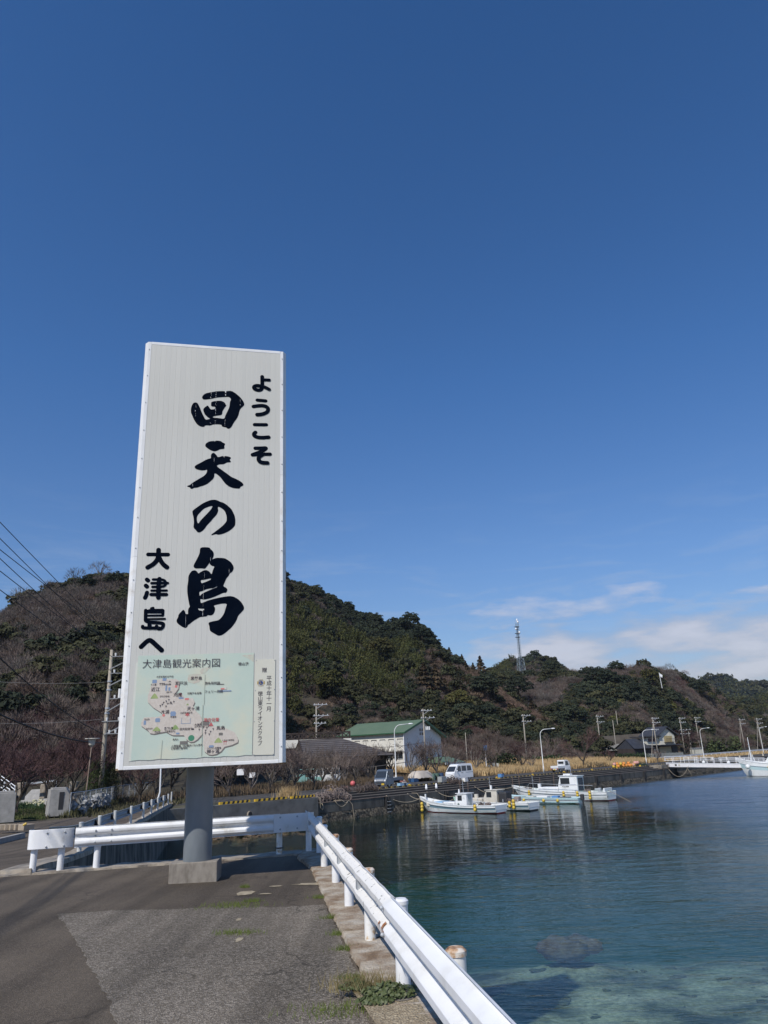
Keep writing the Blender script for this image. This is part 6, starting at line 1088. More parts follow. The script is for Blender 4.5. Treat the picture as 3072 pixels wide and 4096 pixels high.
mb=MB(); mb.tube([(4.3,0,2.0),(4.3,0,6.0)],[.08,.04],6); mb.tube([(4.3,-.6,2.1),(4.3,0,4.4),(4.3,.6,2.1)],.04,5); mb.tube([(3.8,0,2.1),(4.3,0,4.4),(4.9,0,2.1)],.04,5); mb.tube([(4.3,-.5,4.9),(4.3,.5,4.9)],.03,5); obj('mast',mb,HULLW,bE)
mb=MB(); mb.ball((4.6,1.75,1.5),.38,8,6); obj('buoy_fender',mb,HULLW,bE,smooth=True); mb=MB(); mb.tube([(1.6,1.86,1.35),(-.1,1.9,1.35)],.18,8); obj('yellow_fender',mb,YLF,bE)
mb=MB(); mb.ball((0,0,.02),.27,10,7); p=at(2140,3226,0); tag(obj('mooring_buoy',mb,ORG,loc=(p.x,p.y,.05),smooth=True),'orange mooring buoy floating right of the second boat','buoy')
mb=MB(); mb.ball((0,0,0),.15,8,6); p=at(2300,3204,0); tag(obj('mooring_buoy',mb,ORG,loc=(p.x,p.y,.03),smooth=True),'small orange float beside the outboard of the pale blue boat','buoy')
for b_,lst in ((bA,[(3.2,.2,.62,.35),(-2.4,-.3,.60,.5),(-3.4,.2,.66,.4)]),(bB,[(-2.3,.2,.75,.45),(3.2,0,.75,.4)]),(bD,[(3.6,.2,1.0,.5),(4.5,-.2,1.05,.4),(-3.4,.1,.85,.5)])):
    for x,y,z,r_ in lst:
        nm_=MB(); R_=random.Random(int(x*10))
        for k in range(14): c_=Vector((x+R_.uniform(-1,1)*r_*.7,y+R_.uniform(-1,1)*r_*.6,z+R_.uniform(-.05,.14))); u_=Vector((R_.uniform(-1,1),R_.uniform(-1,1),R_.uniform(-.5,.5))).normalized(); v_=u_.orthogonal().normalized(); nm_.tube([c_+(v_*math.cos(t)+u_.cross(v_)*math.sin(t))*r_*.35 for t in np.linspace(0,6.2,8)],.022,4,cap=False)
        obj('rope_coil',nm_,random.choice([NETM,POTM]),b_,fix=False)
for b_,x,z0_,z1_ in ((bA,-.6,1.6,3.0),(bB,.2,1.7,2.9),(bD,-1.6,2.4,4.0),(bD,3.2,1.0,2.6)):
    am_=MB(); am_.tube([(x,0,z0_),(x+.04,0,z1_)],.02,5); am_.tube([(x-.0,-.25,z0_+(z1_-z0_)*.6),(x,.25,z0_+(z1_-z0_)*.6)],.015,4); obj('aerial',am_,GALV,b_)
for b_,L_ in ((bA,9.2),(bB,9.0),(bD,11.9)):
    cl_=MB(); [cl_.tube([(x,s_*.95,.75+.05*(x>2)),(x,s_*.95,1.0+.05*(x>2))],.04,6) for x in (-L_*.38,-L_*.2,L_*.12) for s_ in (-1,1)]; obj('cleat_posts',cl_,GALV,b_)['kind']='stuff'
def bw(b,l): return b.matrix_basis@Vector(l)
rope('rope','pale mooring rope from the quay to the bow of the nearest boat, upper one',sag(q(9.2,.3,1.62),bw(bA,(4.5,0,1.2)),.5)); rope('rope','mooring rope slanting low along the wall to the nearest boat',sag(q(12.4,.3,1.62),bw(bA,(4.4,.2,1.1)),.15)); rope('rope','mooring rope from the white bollard to the skiff',sag(q(15.5,.3,1.6),bw(bS,(2,0,.8)),.6)); rope('rope','mooring rope of the second boat',sag(q(17.2,.5,1.65),bw(bB,(4.3,0,1.2)),.3))
rope('rope','mooring rope at the bow of the pale blue open boat',sag(q(24,.3,1.65),bw(bC,(4.5,0,.85)),.25)); rope('rope','upper mooring rope at the bow of the largest boat',sag(q(27,.4,1.65),bw(bD,(5.8,0,1.35)),.3)); rope('rope','stern rope of the largest boat slanting down to the water',[bw(bD,(-5.9,.5,1.0)),bw(bD,(-8.6,1.2,-.1))],.02)
for i,(s,o_,h,lb) in enumerate([(15.8,-3.6,2.6,'thin iron mooring rod standing left of the nearest wheelhouse'),(18.0,-3.0,2.4,'thin iron mooring rod standing behind the second boat'),(29.5,-2.0,3.2,'thin orange tipped rod standing at the bow of the largest boat'),(31.5,-3.5,2.2,'thin iron rod standing over the deck of the largest boat'),(35.3,-3.2,2.6,'thin iron rod standing close to the exhaust of the largest boat'),(27.8,-2.2,2.4,'thin iron rod standing left of the orange tipped one')]):
    mb=MB(); c=q(s,o_,-1); mb.tube([c,c+Vector((.05,0,1+h))],.035,5); o=obj('mooring_rod',mb,mat('rusty_iron',[(.10,.06,.045),(.2,.15,.12)],4,.9)); tag(o,lb,'rod')
# gangway
gw=empty('gangway',q(81.3,-.6,0),QZ-math.pi/2+.66,'white ferry gangway bridge with tube railings sloping out from the quay','gangway')
GWM=mat('gangway_white',[(.70,.66,.66),(.80,.78,.78)],2,.45)
Lg=15.0; z0,z1=2.35,1.62
mb=MB(); mb.bar((-1.2,0,z0-.25),(Lg,0,z1-.25),1.9,.62,up=(0,0,1)); obj('deck_girder',mb,GWM,gw,bevel=.05)
mb=MB(); mb.bar((-1.2,-.97,z0+.08),(Lg,-.97,z1+.08),.06,.06); mb.bar((-1.2,.97,z0+.08),(Lg,.97,z1+.08),.06,.06); obj('edge_beam',mb,WHITE,gw)
def zz(x): return z0+(z1-z0)*(x+1.2)/(Lg+1.2)+.1
for side in (-.95,.95):
    segs=[(-1.9,3.2),(1.2,5.0),(5.6,7.3),(7.2,12.6),(12.0,14.9)] if side<0 else [(-1.2,4.2),(4.6,6.8),(7.6,13.4),(13.0,15)]
    for a,b in segs:
        hh=.95 if (a<0 or side>0) else .8; mb=MB()
        mb.tube([(a,side,zz(a)+.35),(a,side,zz(a)+hh),(b,side,zz(b)+hh),(b,side,zz(b)+.0)],.035,6); mb.tube([(a,side,zz(a)+hh*.66),(b,side,zz(b)+hh*.66)],.025,5); mb.tube([(a,side,zz(a)+.35),(b,side,zz(b)+.35)],.025,5)
        k=max(1,int((b-a)/1.3))
        for i in range(1,k+1): x=a+(b-a)*i/k-.2; mb.tube([(x,side,zz(x)-.05),(x,side,zz(x)+hh)],.03,5)
        obj('railing',mb,WHITE,gw)
for x,m_ in ((-.2,BLP),(.35,DECKT)):
    mb=MB(); mb.box((x,-.965,zz(x)-.33),(.3,.02,.26)); obj('panel_plate',mb,m_,gw)
mb=MB()
for x in (4.4,8.4): mb.ball((x,-.9,zz(x)+.18),.26,8,5,sq=(1,.5,1))
obj('railing_foot',mb,WHITE,gw)
mb=MB(); c=q(78.9,1.2,1.7); mb.box((c.x,c.y,c.z+.2),(3.0,2.0,.55),QZ); tag(obj('landing_block',mb,QC),'pale concrete landing block at the shore end of the gangway','block')
rope('cable','drooping cable under the gangway',sag(q(79,-.3,1.5),q(80.6,-3,1.9),1.4))
rope('rope','long rope from the wall to the ferry boat bow',sag(q(84,-.3,.3),bw(bE,(6.5,0,2.2)),.3)); rope('rope','rope hanging on the stone wall right of the gangway',[q(88,-.2,1.2),q(88.4,-.5,.2),q(88.6,-.5,-.3)])
# ------------------------------------------------------------------ lamps, poles, wires
POLEC=mat('concrete_pole',[(.26,.23,.19),(.36,.33,.28)],2,.85); INS=mat('white_insulator',(.75,.75,.74),rough=.3)
def lamp(s,o_,h,label,rz=0,arm=1.7):
    c=q(s,o_,2.08); t=empty('street_lamp',c,rz,label,'street lamp','curved arm lamps along the quay road')
    mb=MB(); pts=[(0,0,0),(0,0,.9)]; rr_=[.095,.095]
    pts+=[(0,0,.92),(0,0,h*.86)]; rr_+=[.065,.05]
    for a in np.linspace(0,1.35,6)[1:]: pts.append((arm*.45*(1-math.cos(a)),0,h*.86+h*.13*math.sin(a))); rr_.append(.05)
    pts.append((arm,0,h)); rr_.append(.045); mb.tube(pts,rr_,8); obj('pole',mb,mat('lamp_pole_white',[(.55,.55,.53),(.70,.70,.68)],1,.5),t,smooth=True)
    mb=MB(); mb.ball((arm+.25,0,h+.0),.36,10,6,sq=(.85,.36,.24)); obj('lamp_head',mb,WHITE,t,smooth=True); return t
l1=at(1603,3111,2.08)
lamp(21.7,9.6,6.6,'tall curved street lamp directly behind the bed of the grey pickup truck',0); lamp(50.5,6.6,6.0,'curved street lamp just left of the small white pickup truck',0); lamp(90.5,8.0,6.0,'curved street lamp rising behind the orange float pile',0); lamp(122,8.2,6.4,'curved street lamp behind the gangway railing',0); lamp(176,10.5,7.0,'curved street lamp above the ferry boat, farthest right of the row',0)
def upole(px,Y,ztop,label,arms=((.96,1.5),(.87,1.7)),zb=2.0,r=.16,side=1,pytop=None,lean=0,equip=0,stay=0,grp='utility poles of the village',nm='utility_pole',label_eq=None):
    b=aty(px,3060,Y); t=empty(nm,(b.x,b.y,zb),0,label,'utility pole',grp)
    if pytop: ztop=aty(px,pytop,Y).z
    h=ztop-zb; mb=MB(); mb.tube([(0,0,-.3),(0,0,h)],[r,r*.62],10); obj('pole',mb,POLEC,t,smooth=True)
    mb=MB(); mb.tube([(0,0,h),(0,0,h+.8)],.02,4) if arms else None
    for f,w_ in arms:
        z=h*f; a0,a1=(-w_*.25,w_) if side>0 else (-w_,w_*.25)
        am=MB(); am.bar((a0,-.14,z),(a1,-.14,z),.08); am.bar((0,-.14,z-.55),(a1*.6,-.14,z-.02),.05); o=obj('cross_arm',am,GALV,t)
        for k in range(4):
            x=a0+(a1-a0)*(k+.3)/3.6; im=MB(); im.tube([(x,-.14,z+.03),(x,-.14,z+.2)],[.05,.07],6); obj('insulator',im,INS,o)
    if equip:
        em=MB(); 
        for k in range(3): em.tube([(.35+.25*k,-.2,h*.68),(.35+.25*k,-.2,h*.68+.5)],.1,8)
        obj('transformer',em,INS,t)
    if stay:
        sm=MB(); sm.tube([(-1.6,.3,0),(-.1,0,h*.85)],[.1,.07],6); obj('stay_pole',sm,POLEC,t)
    return t,h
U={}
U['a']=upole(1266,112,0,'concrete utility pole standing in front of the dark tiled roof',((.985,1.7),(.84,1.9),(.74,1.5),(.52,1.6)),pytop=2815)
U['b']=upole(1703,118,0,'concrete utility pole with transformer at the gable end of the hall',((.97,1.4),(.86,1.8)),pytop=2835,equip=1)
U['c']=upole(2412,186,0,'utility pole with two cross arms at the back of the dry field',((.96,1.6),(.84,1.7)),pytop=2858)
U['c2']=upole(2110,150,0,'utility pole at the back of the dry field left of the street lamp',((.97,1.5),(.86,1.6)),pytop=2856)
U['d']=upole(2474,200,0,'bare grey pole without arms right of the two armed pole',(),pytop=2880,r=.13)
U['e']=upole(2492,230,0,'second bare pole farther back against the dark trees',(),pytop=2842,r=.13)
U['f']=upole(2638,182,0,'utility pole with stay right in front of the gabled house',((.97,1.5),(.87,1.7),(.70,1.0)),pytop=2868,stay=1)
U['g']=upole(2748,205,0,'utility pole with many arms right of the gabled house',((.97,1.5),(.87,1.5),(.68,2.5),(.58,2.2)),pytop=2868)
U['h']=upole(2812,225,0,'slim utility pole with two arms beyond the many armed one',((.97,1.5),(.87,1.6)),pytop=2866,r=.13)
U['i']=upole(2775,210,0,'short bare pole right of the gabled house',(),pytop=2925,r=.12)
U['j']=upole(2992,260,0,'propped utility pole left of the last street lamp',((.96,1.7),(.84,1.8)),pytop=2872,stay=1)
U['k']=upole(3062,250,0,'utility pole at the right edge of the picture',((.96,1.7),(.84,1.8),(.7,1.6)),pytop=2870,stay=1)
U['m']=upole(1870,140,0,'short grey post among the bare trees behind the white van',(),pytop=2930,r=.10)
# tall concrete pole behind the left guard rail
t=empty('utility_pole',(-23.7,62.3,2.3),0,'tall leaning concrete utility pole with steel arms and transformer beside the sign board','utility pole')
up_=(.0,0,12.1); mb=MB(); mb.tube([(0,0,-.5),(-.02,0,6),(-.05,0,12.3)],[.20,.165,.12],14); obj('pole',mb,mat('big_pole_concrete',[(.30,.26,.20),(.42,.37,.30)],1,.85),t,smooth=True)
mb=MB()
for k in range(7):
    a=k*.9; mb.box((.21*math.cos(a),.21*math.sin(a),1.25),(.03,.03,1.3),a)
obj('pole_guard',mb,DARK,t)
for z,a0,a1 in ((11.7,0,3.2),(10.3,0,3.0),(6.4,-.3,2.4),(5.4,0,1.6),(8.2,.2,1.8)):
    am=MB(); am.bar((a0,-.2,z),(a1,-.2,z),.06); 
    if z!=5.4: am.bar((0,-.2,z-1.05),(min(a1,2.2),-.2,z-.03),.08)
    o=obj('cross_arm',am,mat('dull_galvanised',(.24,.25,.26),rough=.6),t)
    for k in range(3):
        im=MB(); im.tube([(a0+.4+(a1-a0-.5)*k/2.2,-.2,z+.03),(a0+.4+(a1-a0-.5)*k/2.2,-.2,z+.3)],[.06,.09],6); obj('insulator',im,INS,o)
mb=MB(); 
for x in (1.0,1.3,1.75): mb.tube([(x,-.2,8.25),(x,-.2,9.0)],.13,8)
obj('transformer',mb,INS,t)
for z in (9.6,8.9,7.4,7.0): mb=MB(); mb.tube([(0,0,z),(0,0,z+.12)],.20,10); obj('steel_band',mb,GALV,t)
WIRE=mat('black_cable',(.012,.012,.013),rough=.6); WIREL=mat('grey_cable',(.18,.18,.18),rough=.6)
def wire(label,a,b,d,r=.022,m=WIRE,n=24): return tag(rope('overhead_wire',label,sag(a,b,d,n),r,m),None,'wire','overhead wires')
Pt=Vector((-23.7,62.3,2.3))
for i,(py,z,x) in enumerate([(2065,12.2,1.2),(2130,12.0,.5),(2175,12.0,1.9),(2210,11.5,-.05),(2260,10.6,1.6),(2335,10.3,.4)]):
    a=Pt+Vector((x,-.2,z)); v=aty(0,py,30); d=(v-a); b=a+d*2.5; wire(f'dark overhead wire running up from the tall concrete pole, {ord_[i]} from the top',a,b,.25,.018)
for i,(py,z,dd,r,lb) in enumerate([(2567,5.4,.9,.035,'thick black cable sagging from the left edge to the tall left pole, upper one'),(2800,4.7,.8,.05,'thickest black cable sagging low to the tall left pole'),(2700,5.9,.9,.014,'thin wire between the two thick cables on the left'),(2715,9.6,.3,.012,'faint wire with a white ball crossing in front of the left hill, upper one'),(2880,6.6,.3,.012,'faint wire with a white ball crossing in front of the left hill, lower one')]):
    a=Pt+Vector((-.1,-.2,z)); v=aty(0,py,40 if i<3 else 64); b=a+(v-a)*1.5; wire(lb,a,b,dd,r,WIRE if i<3 else WIREL)
def topof(k,f=.97,x=.5): t,h=U[k]; return Vector((t.location.x+x,t.location.y-.14,t.location.z+h*f))
for i,(a,b) in enumerate([('a','b'),('b','c2'),('c2','c'),('c','f'),('f','g'),('g','h'),('h','j'),('j','k')]):
    for f,x in ((.97,.3),(.87,1.0)): wire(f"{'upper' if f>.9 else 'lower'} fine wire of the {ORDN[i]} span between village poles behind the quay",topof(a,f,x),topof(b,f,x),1.0,.016,WIRE,10)
wire('thick telephone cable drooping from the pole by the tiled roof past the hall',topof('a',.5,0),topof('b',.5,0),.8,.03,WIRE,10); wire('thick telephone cable drooping across the trees right of the hall',topof('b',.45,0),topof('c2',.45,0),1.4,.03,WIRE,10); wire('thick telephone cable running in over the shrubs to the pole by the tiled roof',topof('a',.5,0)+Vector((-16,-6,.4)),topof('a',.5,0),.6,.03,WIRE,10)
# park lamp
p=aty(343,3170,56); t=empty('park_lamp',(p.x,p.y,2.45),0,'slim park lamp with flat disc head among the plum trees','street lamp'); zt=aty(350,2952,56).z-2.45
mb=MB(); mb.tube([(0,0,0),(.12,0,zt-.6)],[.05,.04],8); obj('pole',mb,mat('lamp_brown',[(.25,.17,.12),(.36,.28,.22)],3,.7),t)
mb=MB(); mb.tube([(.12,0,zt-.62),(.12,0,zt-.5),(.12,0,zt-.12),(.12,0,zt-.08)],[.08,.2,.26,.52],16); mb.tube([(.12,0,zt-.078),(.12,0,zt-.03)],[.52,.50],16); obj('lamp_head',mb,mat('lamp_head_pale',[(.42,.38,.32),(.55,.52,.46)],5,.6),t)

# ---- lattice tower on the hill
b=aty(2086,2690,300); zt=aty(2068,2478,300).z; zb=b.z-6; t=empty('lattice_tower',(b.x,b.y,zb),.3,'pale lattice radio mast with platforms and dishes on the hill','tower'); Ht=zt-zb
TWM=mat('tower_steel',[(.24,.29,.32),(.34,.39,.42)],2,.5)
mb=MB(); kk=.50; hb=Ht*.42
def hw(z): return 2.1*(1-z/hb)+1.25*(z/hb) if z<hb else .62
for sx,sy in ((-1,-1),(1,-1),(1,1),(-1,1)):
    mb.bar((sx*2.1,sy*2.1,0),(sx*1.25,sy*1.25,hb),.15); 
obj('lower_leg',mb,TWM,t); mb=MB()
zs=[0,hb*.2,hb*.4,hb*.6,hb*.8,hb]
for z0,z1 in zip(zs,zs[1:]):
    a,c=hw(z0),2.1*(1-z1/hb)+1.25*z1/hb
    for (x0,y0),(x1,y1) in (((-1,-1),(1,-1)),((1,-1),(1,1)),((1,1),(-1,1)),((-1,1),(-1,-1))):
        mb.bar((x0*a,y0*a,z0),(x1*c,y1*c,z1),.07); mb.bar((x1*a,y1*a,z0),(x0*c,y0*c,z1),.07); mb.bar((x0*c,y0*c,z1),(x1*c,y1*c,z1),.07)
obj('lower_bracing',mb,TWM,t); mb=MB()
for sx,sy in ((-1,-1),(1,-1),(1,1),(-1,1)): mb.bar((sx*.62,sy*.62,hb),(sx*.5,sy*.5,Ht*.93),.10)
z=hb
while z<Ht*.92:
    for (x0,y0),(x1,y1) in (((-1,-1),(1,-1)),((1,-1),(1,1)),((1,1),(-1,1)),((-1,1),(-1,-1))): mb.bar((x0*.58,y0*.58,z),(x1*.58,y1*.58,z+1.1),.06); mb.bar((x0*.58,y0*.58,z+1.1),(x1*.58,y1*.58,z+1.1),.06)
    z+=1.1
obj('mast',mb,TWM,t); mb=MB(); mb.bar((.1,.1,0),(.1,.1,Ht*.9),.22); obj('cable_ladder',mb,mat('tower_dark',(.13,.15,.17),rough=.6),t)
for z,w_ in ((hb,2.8),(Ht*.735,2.3),(Ht*.79,2.3),(Ht*.89,2.4)):
    mb=MB(); mb.box((-.3 if z>hb else 0,0,z),(w_,1.6,.18)); obj('platform',mb,mat('tower_dark',(.13,.15,.17)),t)
for x,z,r_ in ((-1.2,Ht*.85,.4),(.6,Ht*.80,.45),(.2,Ht*.955,.45)):
    mb=MB(); mb.tube([(x,-.7,z-.3),(x,-.7,z+.5)],r_,12); obj('antenna_drum',mb,WHITE,t,smooth=True)
t.scale=(.78,.78,1); mb=MB(); mb.ball((.15,0,Ht*.99),.55,8,6,sq=(.7,.7,1.2)); obj('radome',mb,WHITE,t,smooth=True); mb=MB(); mb.bar((-.9,0,Ht*.89),(-.9,0,Ht*1.02),.08); mb.bar((.9,0,Ht*.80),(.9,0,Ht*.93),.08); obj('whip_antenna',mb,TWM,t)
# flag on the hill
b=aty(2646,2735,255); zt=aty(2640,2690,255).z; t=empty('flagpole',(b.x,b.y,b.z-1.5),0,'white flagpole with small drooping white flag on the wooded hill','flagpole'); h=zt-b.z+1.5
mb=MB(); mb.tube([(0,0,0),(-.25,0,h)],.09,6); obj('pole',mb,WHITE,t); mb=MB(); mb.grid([[(-.25,0,h-.1),(-.22,0,h-1.2)],[(.25,.1,h-.5),(.2,-.1,h-1.5)],[(.75,-.1,h-.9),(.6,.1,h-1.8)]]); o=obj('flag',mb,WHITE,t,fix=False); o.modifiers.new('t','SOLIDIFY').thickness=.03

# ------------------------------------------------------------------ buildings
WALLC=mat('hall_white_wall',[(.60,.58,.52),(.70,.68,.62)],.5,.8); ROOFG=mat('green_roof',[(.10,.15,.085),(.13,.18,.105)],.4,.5); GTRIM=mat('green_trim',(.03,.10,.05),rough=.5); WALLD=mat('hall_gable_wall',[(.62,.64,.63),(.70,.71,.70)],.6,.8)
C1=aty(1612,2922,120); C1.z=0; gd=Vector((.62,.785,0)).normalized(); gl_=Vector((-gd.y,gd.x,0))
hl=empty('sports_hall',(C1.x,C1.y,2.1),0,'long white hall with green gabled roof behind the shrubs','building')
def hp(u,v,z): p=gl_*u+gd*v; return Vector((p.x,p.y,z))
EA,RG,LL,WW=6.6,8.35,13.2,10.4
mb=MB(); vs=[hp(0,0,-1),hp(LL,0,-1),hp(LL,WW,-1),hp(0,WW,-1),hp(0,0,EA),hp(LL,0,EA),hp(LL,WW,EA-.7),hp(0,WW,EA-.7),hp(0,WW*.48,RG),hp(LL,WW*.48,RG)]
mb.add(vs,[(0,1,5,4),(3,2,6,7),(0,4,8,7,3),(1,2,6,9,5)]); obj('wall',mb,WALLC,hl)
mb=MB(); mb.add([hp(-.012,0,-1),hp(-.012,WW,-1),hp(-.012,WW,EA-.7),hp(-.012,WW*.48,RG),hp(-.012,0,EA)],[(0,1,2,3,4)]); obj('gable_wall',mb,WALLD,hl,fix=False)
mb=MB(); e=.7
for va,za,vb,zb_ in ((-.5,EA-.22,WW*.48,RG+.06),(WW+.6,EA-.98,WW*.48,RG+.06)):
    mb.add([hp(-e,va,za),hp(LL+e,va,za),hp(LL+e,vb,zb_),hp(-e,vb,zb_),hp(-e,va,za+.14),hp(LL+e,va,za+.14),hp(LL+e,vb,zb_+.14),hp(-e,vb,zb_+.14)],[(0,1,2,3),(7,6,5,4),(0,4,5,1),(0,3,7,4),(1,5,6,2)])
rf=obj('roof',mb,ROOFG,hl); mb=MB()
for va,za in ((-.5,EA-.2),(WW+.6,EA-.95)): mb.bar(hp(-e-.02,va,za+.05),hp(-e-.02,WW*.48,RG+.12),.08,.3)
mb.bar(hp(-e,-.52,EA-.16),hp(LL+e,-.52,EA-.16),.12,.16); obj('roof_trim',mb,GTRIM,rf)
for k in range(7):
    mb=MB(); u=LL-1.2-k*1.8; mb.bar(hp(u,-.03,5.55),hp(u-1.1,-.03,5.55),.05,.08); mb.bar(hp(u,-.03,5.5),hp(u,-.03,5.35),.05); mb.bar(hp(u-1.1,-.03,5.5),hp(u-1.1,-.03,5.35),.05); obj('wall_rail',mb,BLP,hl)
for k in range(6):
    mb=MB(); u=LL-1-k*2.05; c=hp(u-.8,-.03,3.1); mb.bar(hp(u,-.03,3.1),hp(u-1.7,-.03,3.1),.06,1.0); w_=obj('window',mb,GLASS,hl); mb=MB(); mb.bar(hp(u-.85,-.07,2.6),hp(u-.85,-.07,3.6),.06); mb.bar(hp(u,-.07,2.58),hp(u-1.7,-.07,2.58),.06); obj('window_frame',mb,GALV,w_)
mb=MB(); mb.bar(hp(LL,-.35,3.75),hp(.2,-.35,3.75),.6,.12); obj('canopy',mb,WALLC,hl)
for k,(v,z) in enumerate([(4.4,6.9),(5.0,6.9),(4.4,6.3),(5.0,6.3)]):
    mb=MB(); mb.bar(hp(-.03,v,z),hp(-.03,v+.38,z),.05,.42); obj('window',mb,GLASS,hl)
mb=MB(); mb.bar(hp(-.06,WW*.74,1.0),hp(-.06,WW*.74,5.4),.08); mb.bar(hp(-.09,-.08,-.5),hp(-.09,-.08,6.2),.12); obj('downpipe',mb,WHITE,hl)
mb=MB(); mb.add([hp(-.2,6.2,2.6),hp(-3.4,6.4,1.7),hp(-3.4,WW+1.8,1.7),hp(-.2,WW+1.8,2.6),hp(-.2,6.2,1.7),hp(-.2,WW+1.8,1.7)],[(0,1,2,3),(0,4,1),(3,2,5),(4,5,2,1)]); obj('porch_roof',mb,ROOFG,hl)
mb=MB(); mb.bar(hp(-3.4,6.4,1.55),hp(-3.4,WW+1.8,1.55),.2,.3); obj('porch_fascia',mb,GALV,hl)
# dark tiled roof building with truss parapet
TILE=mat('dark_roof_tile',[(.07,.062,.062),(.12,.105,.10)],.8,.7); WOODD=mat('dark_timber',[(.025,.018,.014),(.05,.035,.03)],2,.8)
B0=aty(1255,3070,100); tl=empty('tiled_house',(B0.x,B0.y,2.1),.22,'low house with wide dark tiled hip roof behind the bare shrubs','building')
def bz(py,Y=100): return aty(1300,py,Y).z-2.1
e0,r0_=bz(3030),bz(2958)
X0,X1,Y0,Y1=-.4,10.4,0,8
mb=MB(); mb.box(((X0+X1)/2,(Y0+Y1)/2,e0/2-.2),(X1-X0-1.2,Y1-Y0-1.2,e0+.6)); obj('wall',mb,mat('brown_wall',[(.05,.04,.03),(.09,.07,.055)],1,.9),tl)
ra,rb=(-1.6,4.2,r0_),(4.6,4.2,r0_+.1)
A=[(X0-1.0,Y0-.8,e0),(X1+.6,Y0-.6,e0),(X1+.4,Y1+.6,e0),(X0-1.8,Y1+.6,e0)]
def tiled(name,pts,n,parent):
    """roof plane from eave a->b up to ridge d->c in n overlapping courses"""
    a,b,c,d=map(Vector,pts)
    for i in range(n):
        mb=MB(); t0,t1=i/n,(i+1)/n; p,q_,r_,s_=a.lerp(d,t0),b.lerp(c,t0),b.lerp(c,t1),a.lerp(d,t1); nn=(q_-p).cross(s_-p).normalized()
        if nn.z<0: nn=-nn
        mb.add([p+nn*.07,q_+nn*.07,r_+nn*.005,s_+nn*.005,p-nn*.02,q_-nn*.02,r_-nn*.03,s_-nn*.03],[(0,1,2,3),(4,5,1,0),(7,6,5,4),(0,3,7,4),(1,5,6,2)]); obj(name,mb,TILE,parent)
rf=obj('roof',MB().bar(ra,rb,.3,.22),TILE,tl)
tiled('tile_course',(A[0],A[1],rb,ra),9,rf); tiled('tile_course',(A[1],A[2],rb,(rb[0]+.01,rb[1],rb[2])),7,rf); tiled('tile_course',(A[2],A[3],ra,rb),4,rf)
mb=MB(); mb.add([A[0],A[3],ra],[(0,1,2)]); obj('gable_end',mb,WOODD,tl,fix=False); mb=MB(); mb.bar((A[0][0]-.05,A[0][1]-.1,A[0][2]+.1),(ra[0],ra[1]-.1,ra[2]+.1),.12,.3); obj('barge_board',mb,WOODD,tl)
B1=aty(1180,3060,108); tb=empty('truss_bridge',(B1.x-4.5,B1.y,2.1),.10,'dark timber cross braced parapet running behind the tiled roof','footbridge')
zz0=aty(1300,2957,108).z-2.1; zz1=aty(1300,2931,108).z-2.1
mb=MB(); mb.box((6.0,.5,zz0-.5),(13,1.6,1.1)); obj('concrete_beam',mb,WALLC,tb)
for k,z in enumerate((zz0+.1,zz1)): mb=MB(); mb.bar((-.3,0,z),(12.4,0,z+.05),.24,.22); obj('chord',mb,WOODD,tb)
for i in range(13):
    x=-.2+i*1.04; mb=MB(); mb.bar((x,0,zz0),(x,0,zz1+.05),.24); o=obj('upright',mb,WOODD,tb)
    if i<12: mb=MB(); mb.bar((x,-.02,zz0+.1),(x+1.04,-.02,zz1),.13); mb.bar((x,.05,zz1),(x+1.04,.05,zz0+.1),.13); obj('cross_brace',mb,WOODD,tb)
# gabled house and low houses right
HW=mat('house_cream',[(.50,.48,.40),(.62,.60,.52)],1,.8); HR=mat('house_dark_roof',[(.025,.027,.035),(.05,.052,.06)],1,.6); HD=mat('house_dark_wood',[(.03,.022,.02),(.06,.045,.04)],1,.8)
p=aty(2655,3012,190); gh=empty('gabled_house',(p.x,p.y,2.4),.35,'two storey cream and dark house with gabled roof and balcony beyond the field','building')
def gb(nm,c,d,m,par=gh,rz=0): mb=MB(); mb.box(c,d,rz); return obj(nm,mb,m,par)
gb('lower_wall',(0,3,1.4),(7.5,7,2.8),HD); gb('upper_wall',(1.5,3,4.0),(4.6,6.4,2.6),HW); gb('upper_wall',(-2.6,3,3.75),(3.7,5.6,2.0),HW)
mb=MB(); mb.add([(-.8,-.2,5.3),(3.8,-.2,5.3),(1.5,-.2,7.0)],[(0,1,2)]); mb.add([(-.8,-.16,5.3),(3.8,-.16,5.3),(1.5,-.16,7.0)],[(0,1,2)]); obj('gable_wall',mb,HW,gh)
for s in (-1,1):
    mb=MB(); x0=1.5; mb.add([(x0,-.9,7.15),(x0,6.8,7.15),(x0+s*3.1,6.8,5.05),(x0+s*3.1,-.9,5.05),(x0,-.9,7.35),(x0,6.8,7.35),(x0+s*3.1,6.8,5.25),(x0+s*3.1,-.9,5.25)],[(0,1,2,3),(4,5,6,7),(0,4,7,3),(3,7,6,2)]); obj('roof',mb,HR,gh)
gb('lower_roof',(-2.9,2.4,5.0),(4.6,6.4,.25),HR); gb('porch_roof',(.2,-1.4,2.9),(7.6,2.2,.2),HR); gb('balcony',(1.9,-.75,3.55),(2.9,1.0,.12),HD); gb('balcony_door',(1.8,-.22,4.3),(2.4,.06,1.5),mat('yellow_glass',(.35,.28,.14),rough=.3)); gb('window',(-2.7,.17,4.2),(2.6,.06,.8),mat('maroon_glass',(.07,.02,.025),rough=.3)); gb('panel',(.2,-.56,1.5),(3.6,.05,2.0),mat('shed_cream',(.40,.35,.24),rough=.8)); gb('bay_shade_panel',(3.1,-.56,1.3),(1.6,.05,2.4),BLP); gb('white_panel',(-3.0,-.56,1.3),(.5,.05,1.6),HW); gb('white_panel',(-2.1,-.56,1.3),(.5,.05,1.6),HW)  # black panel in the bay stands for its shaded inside
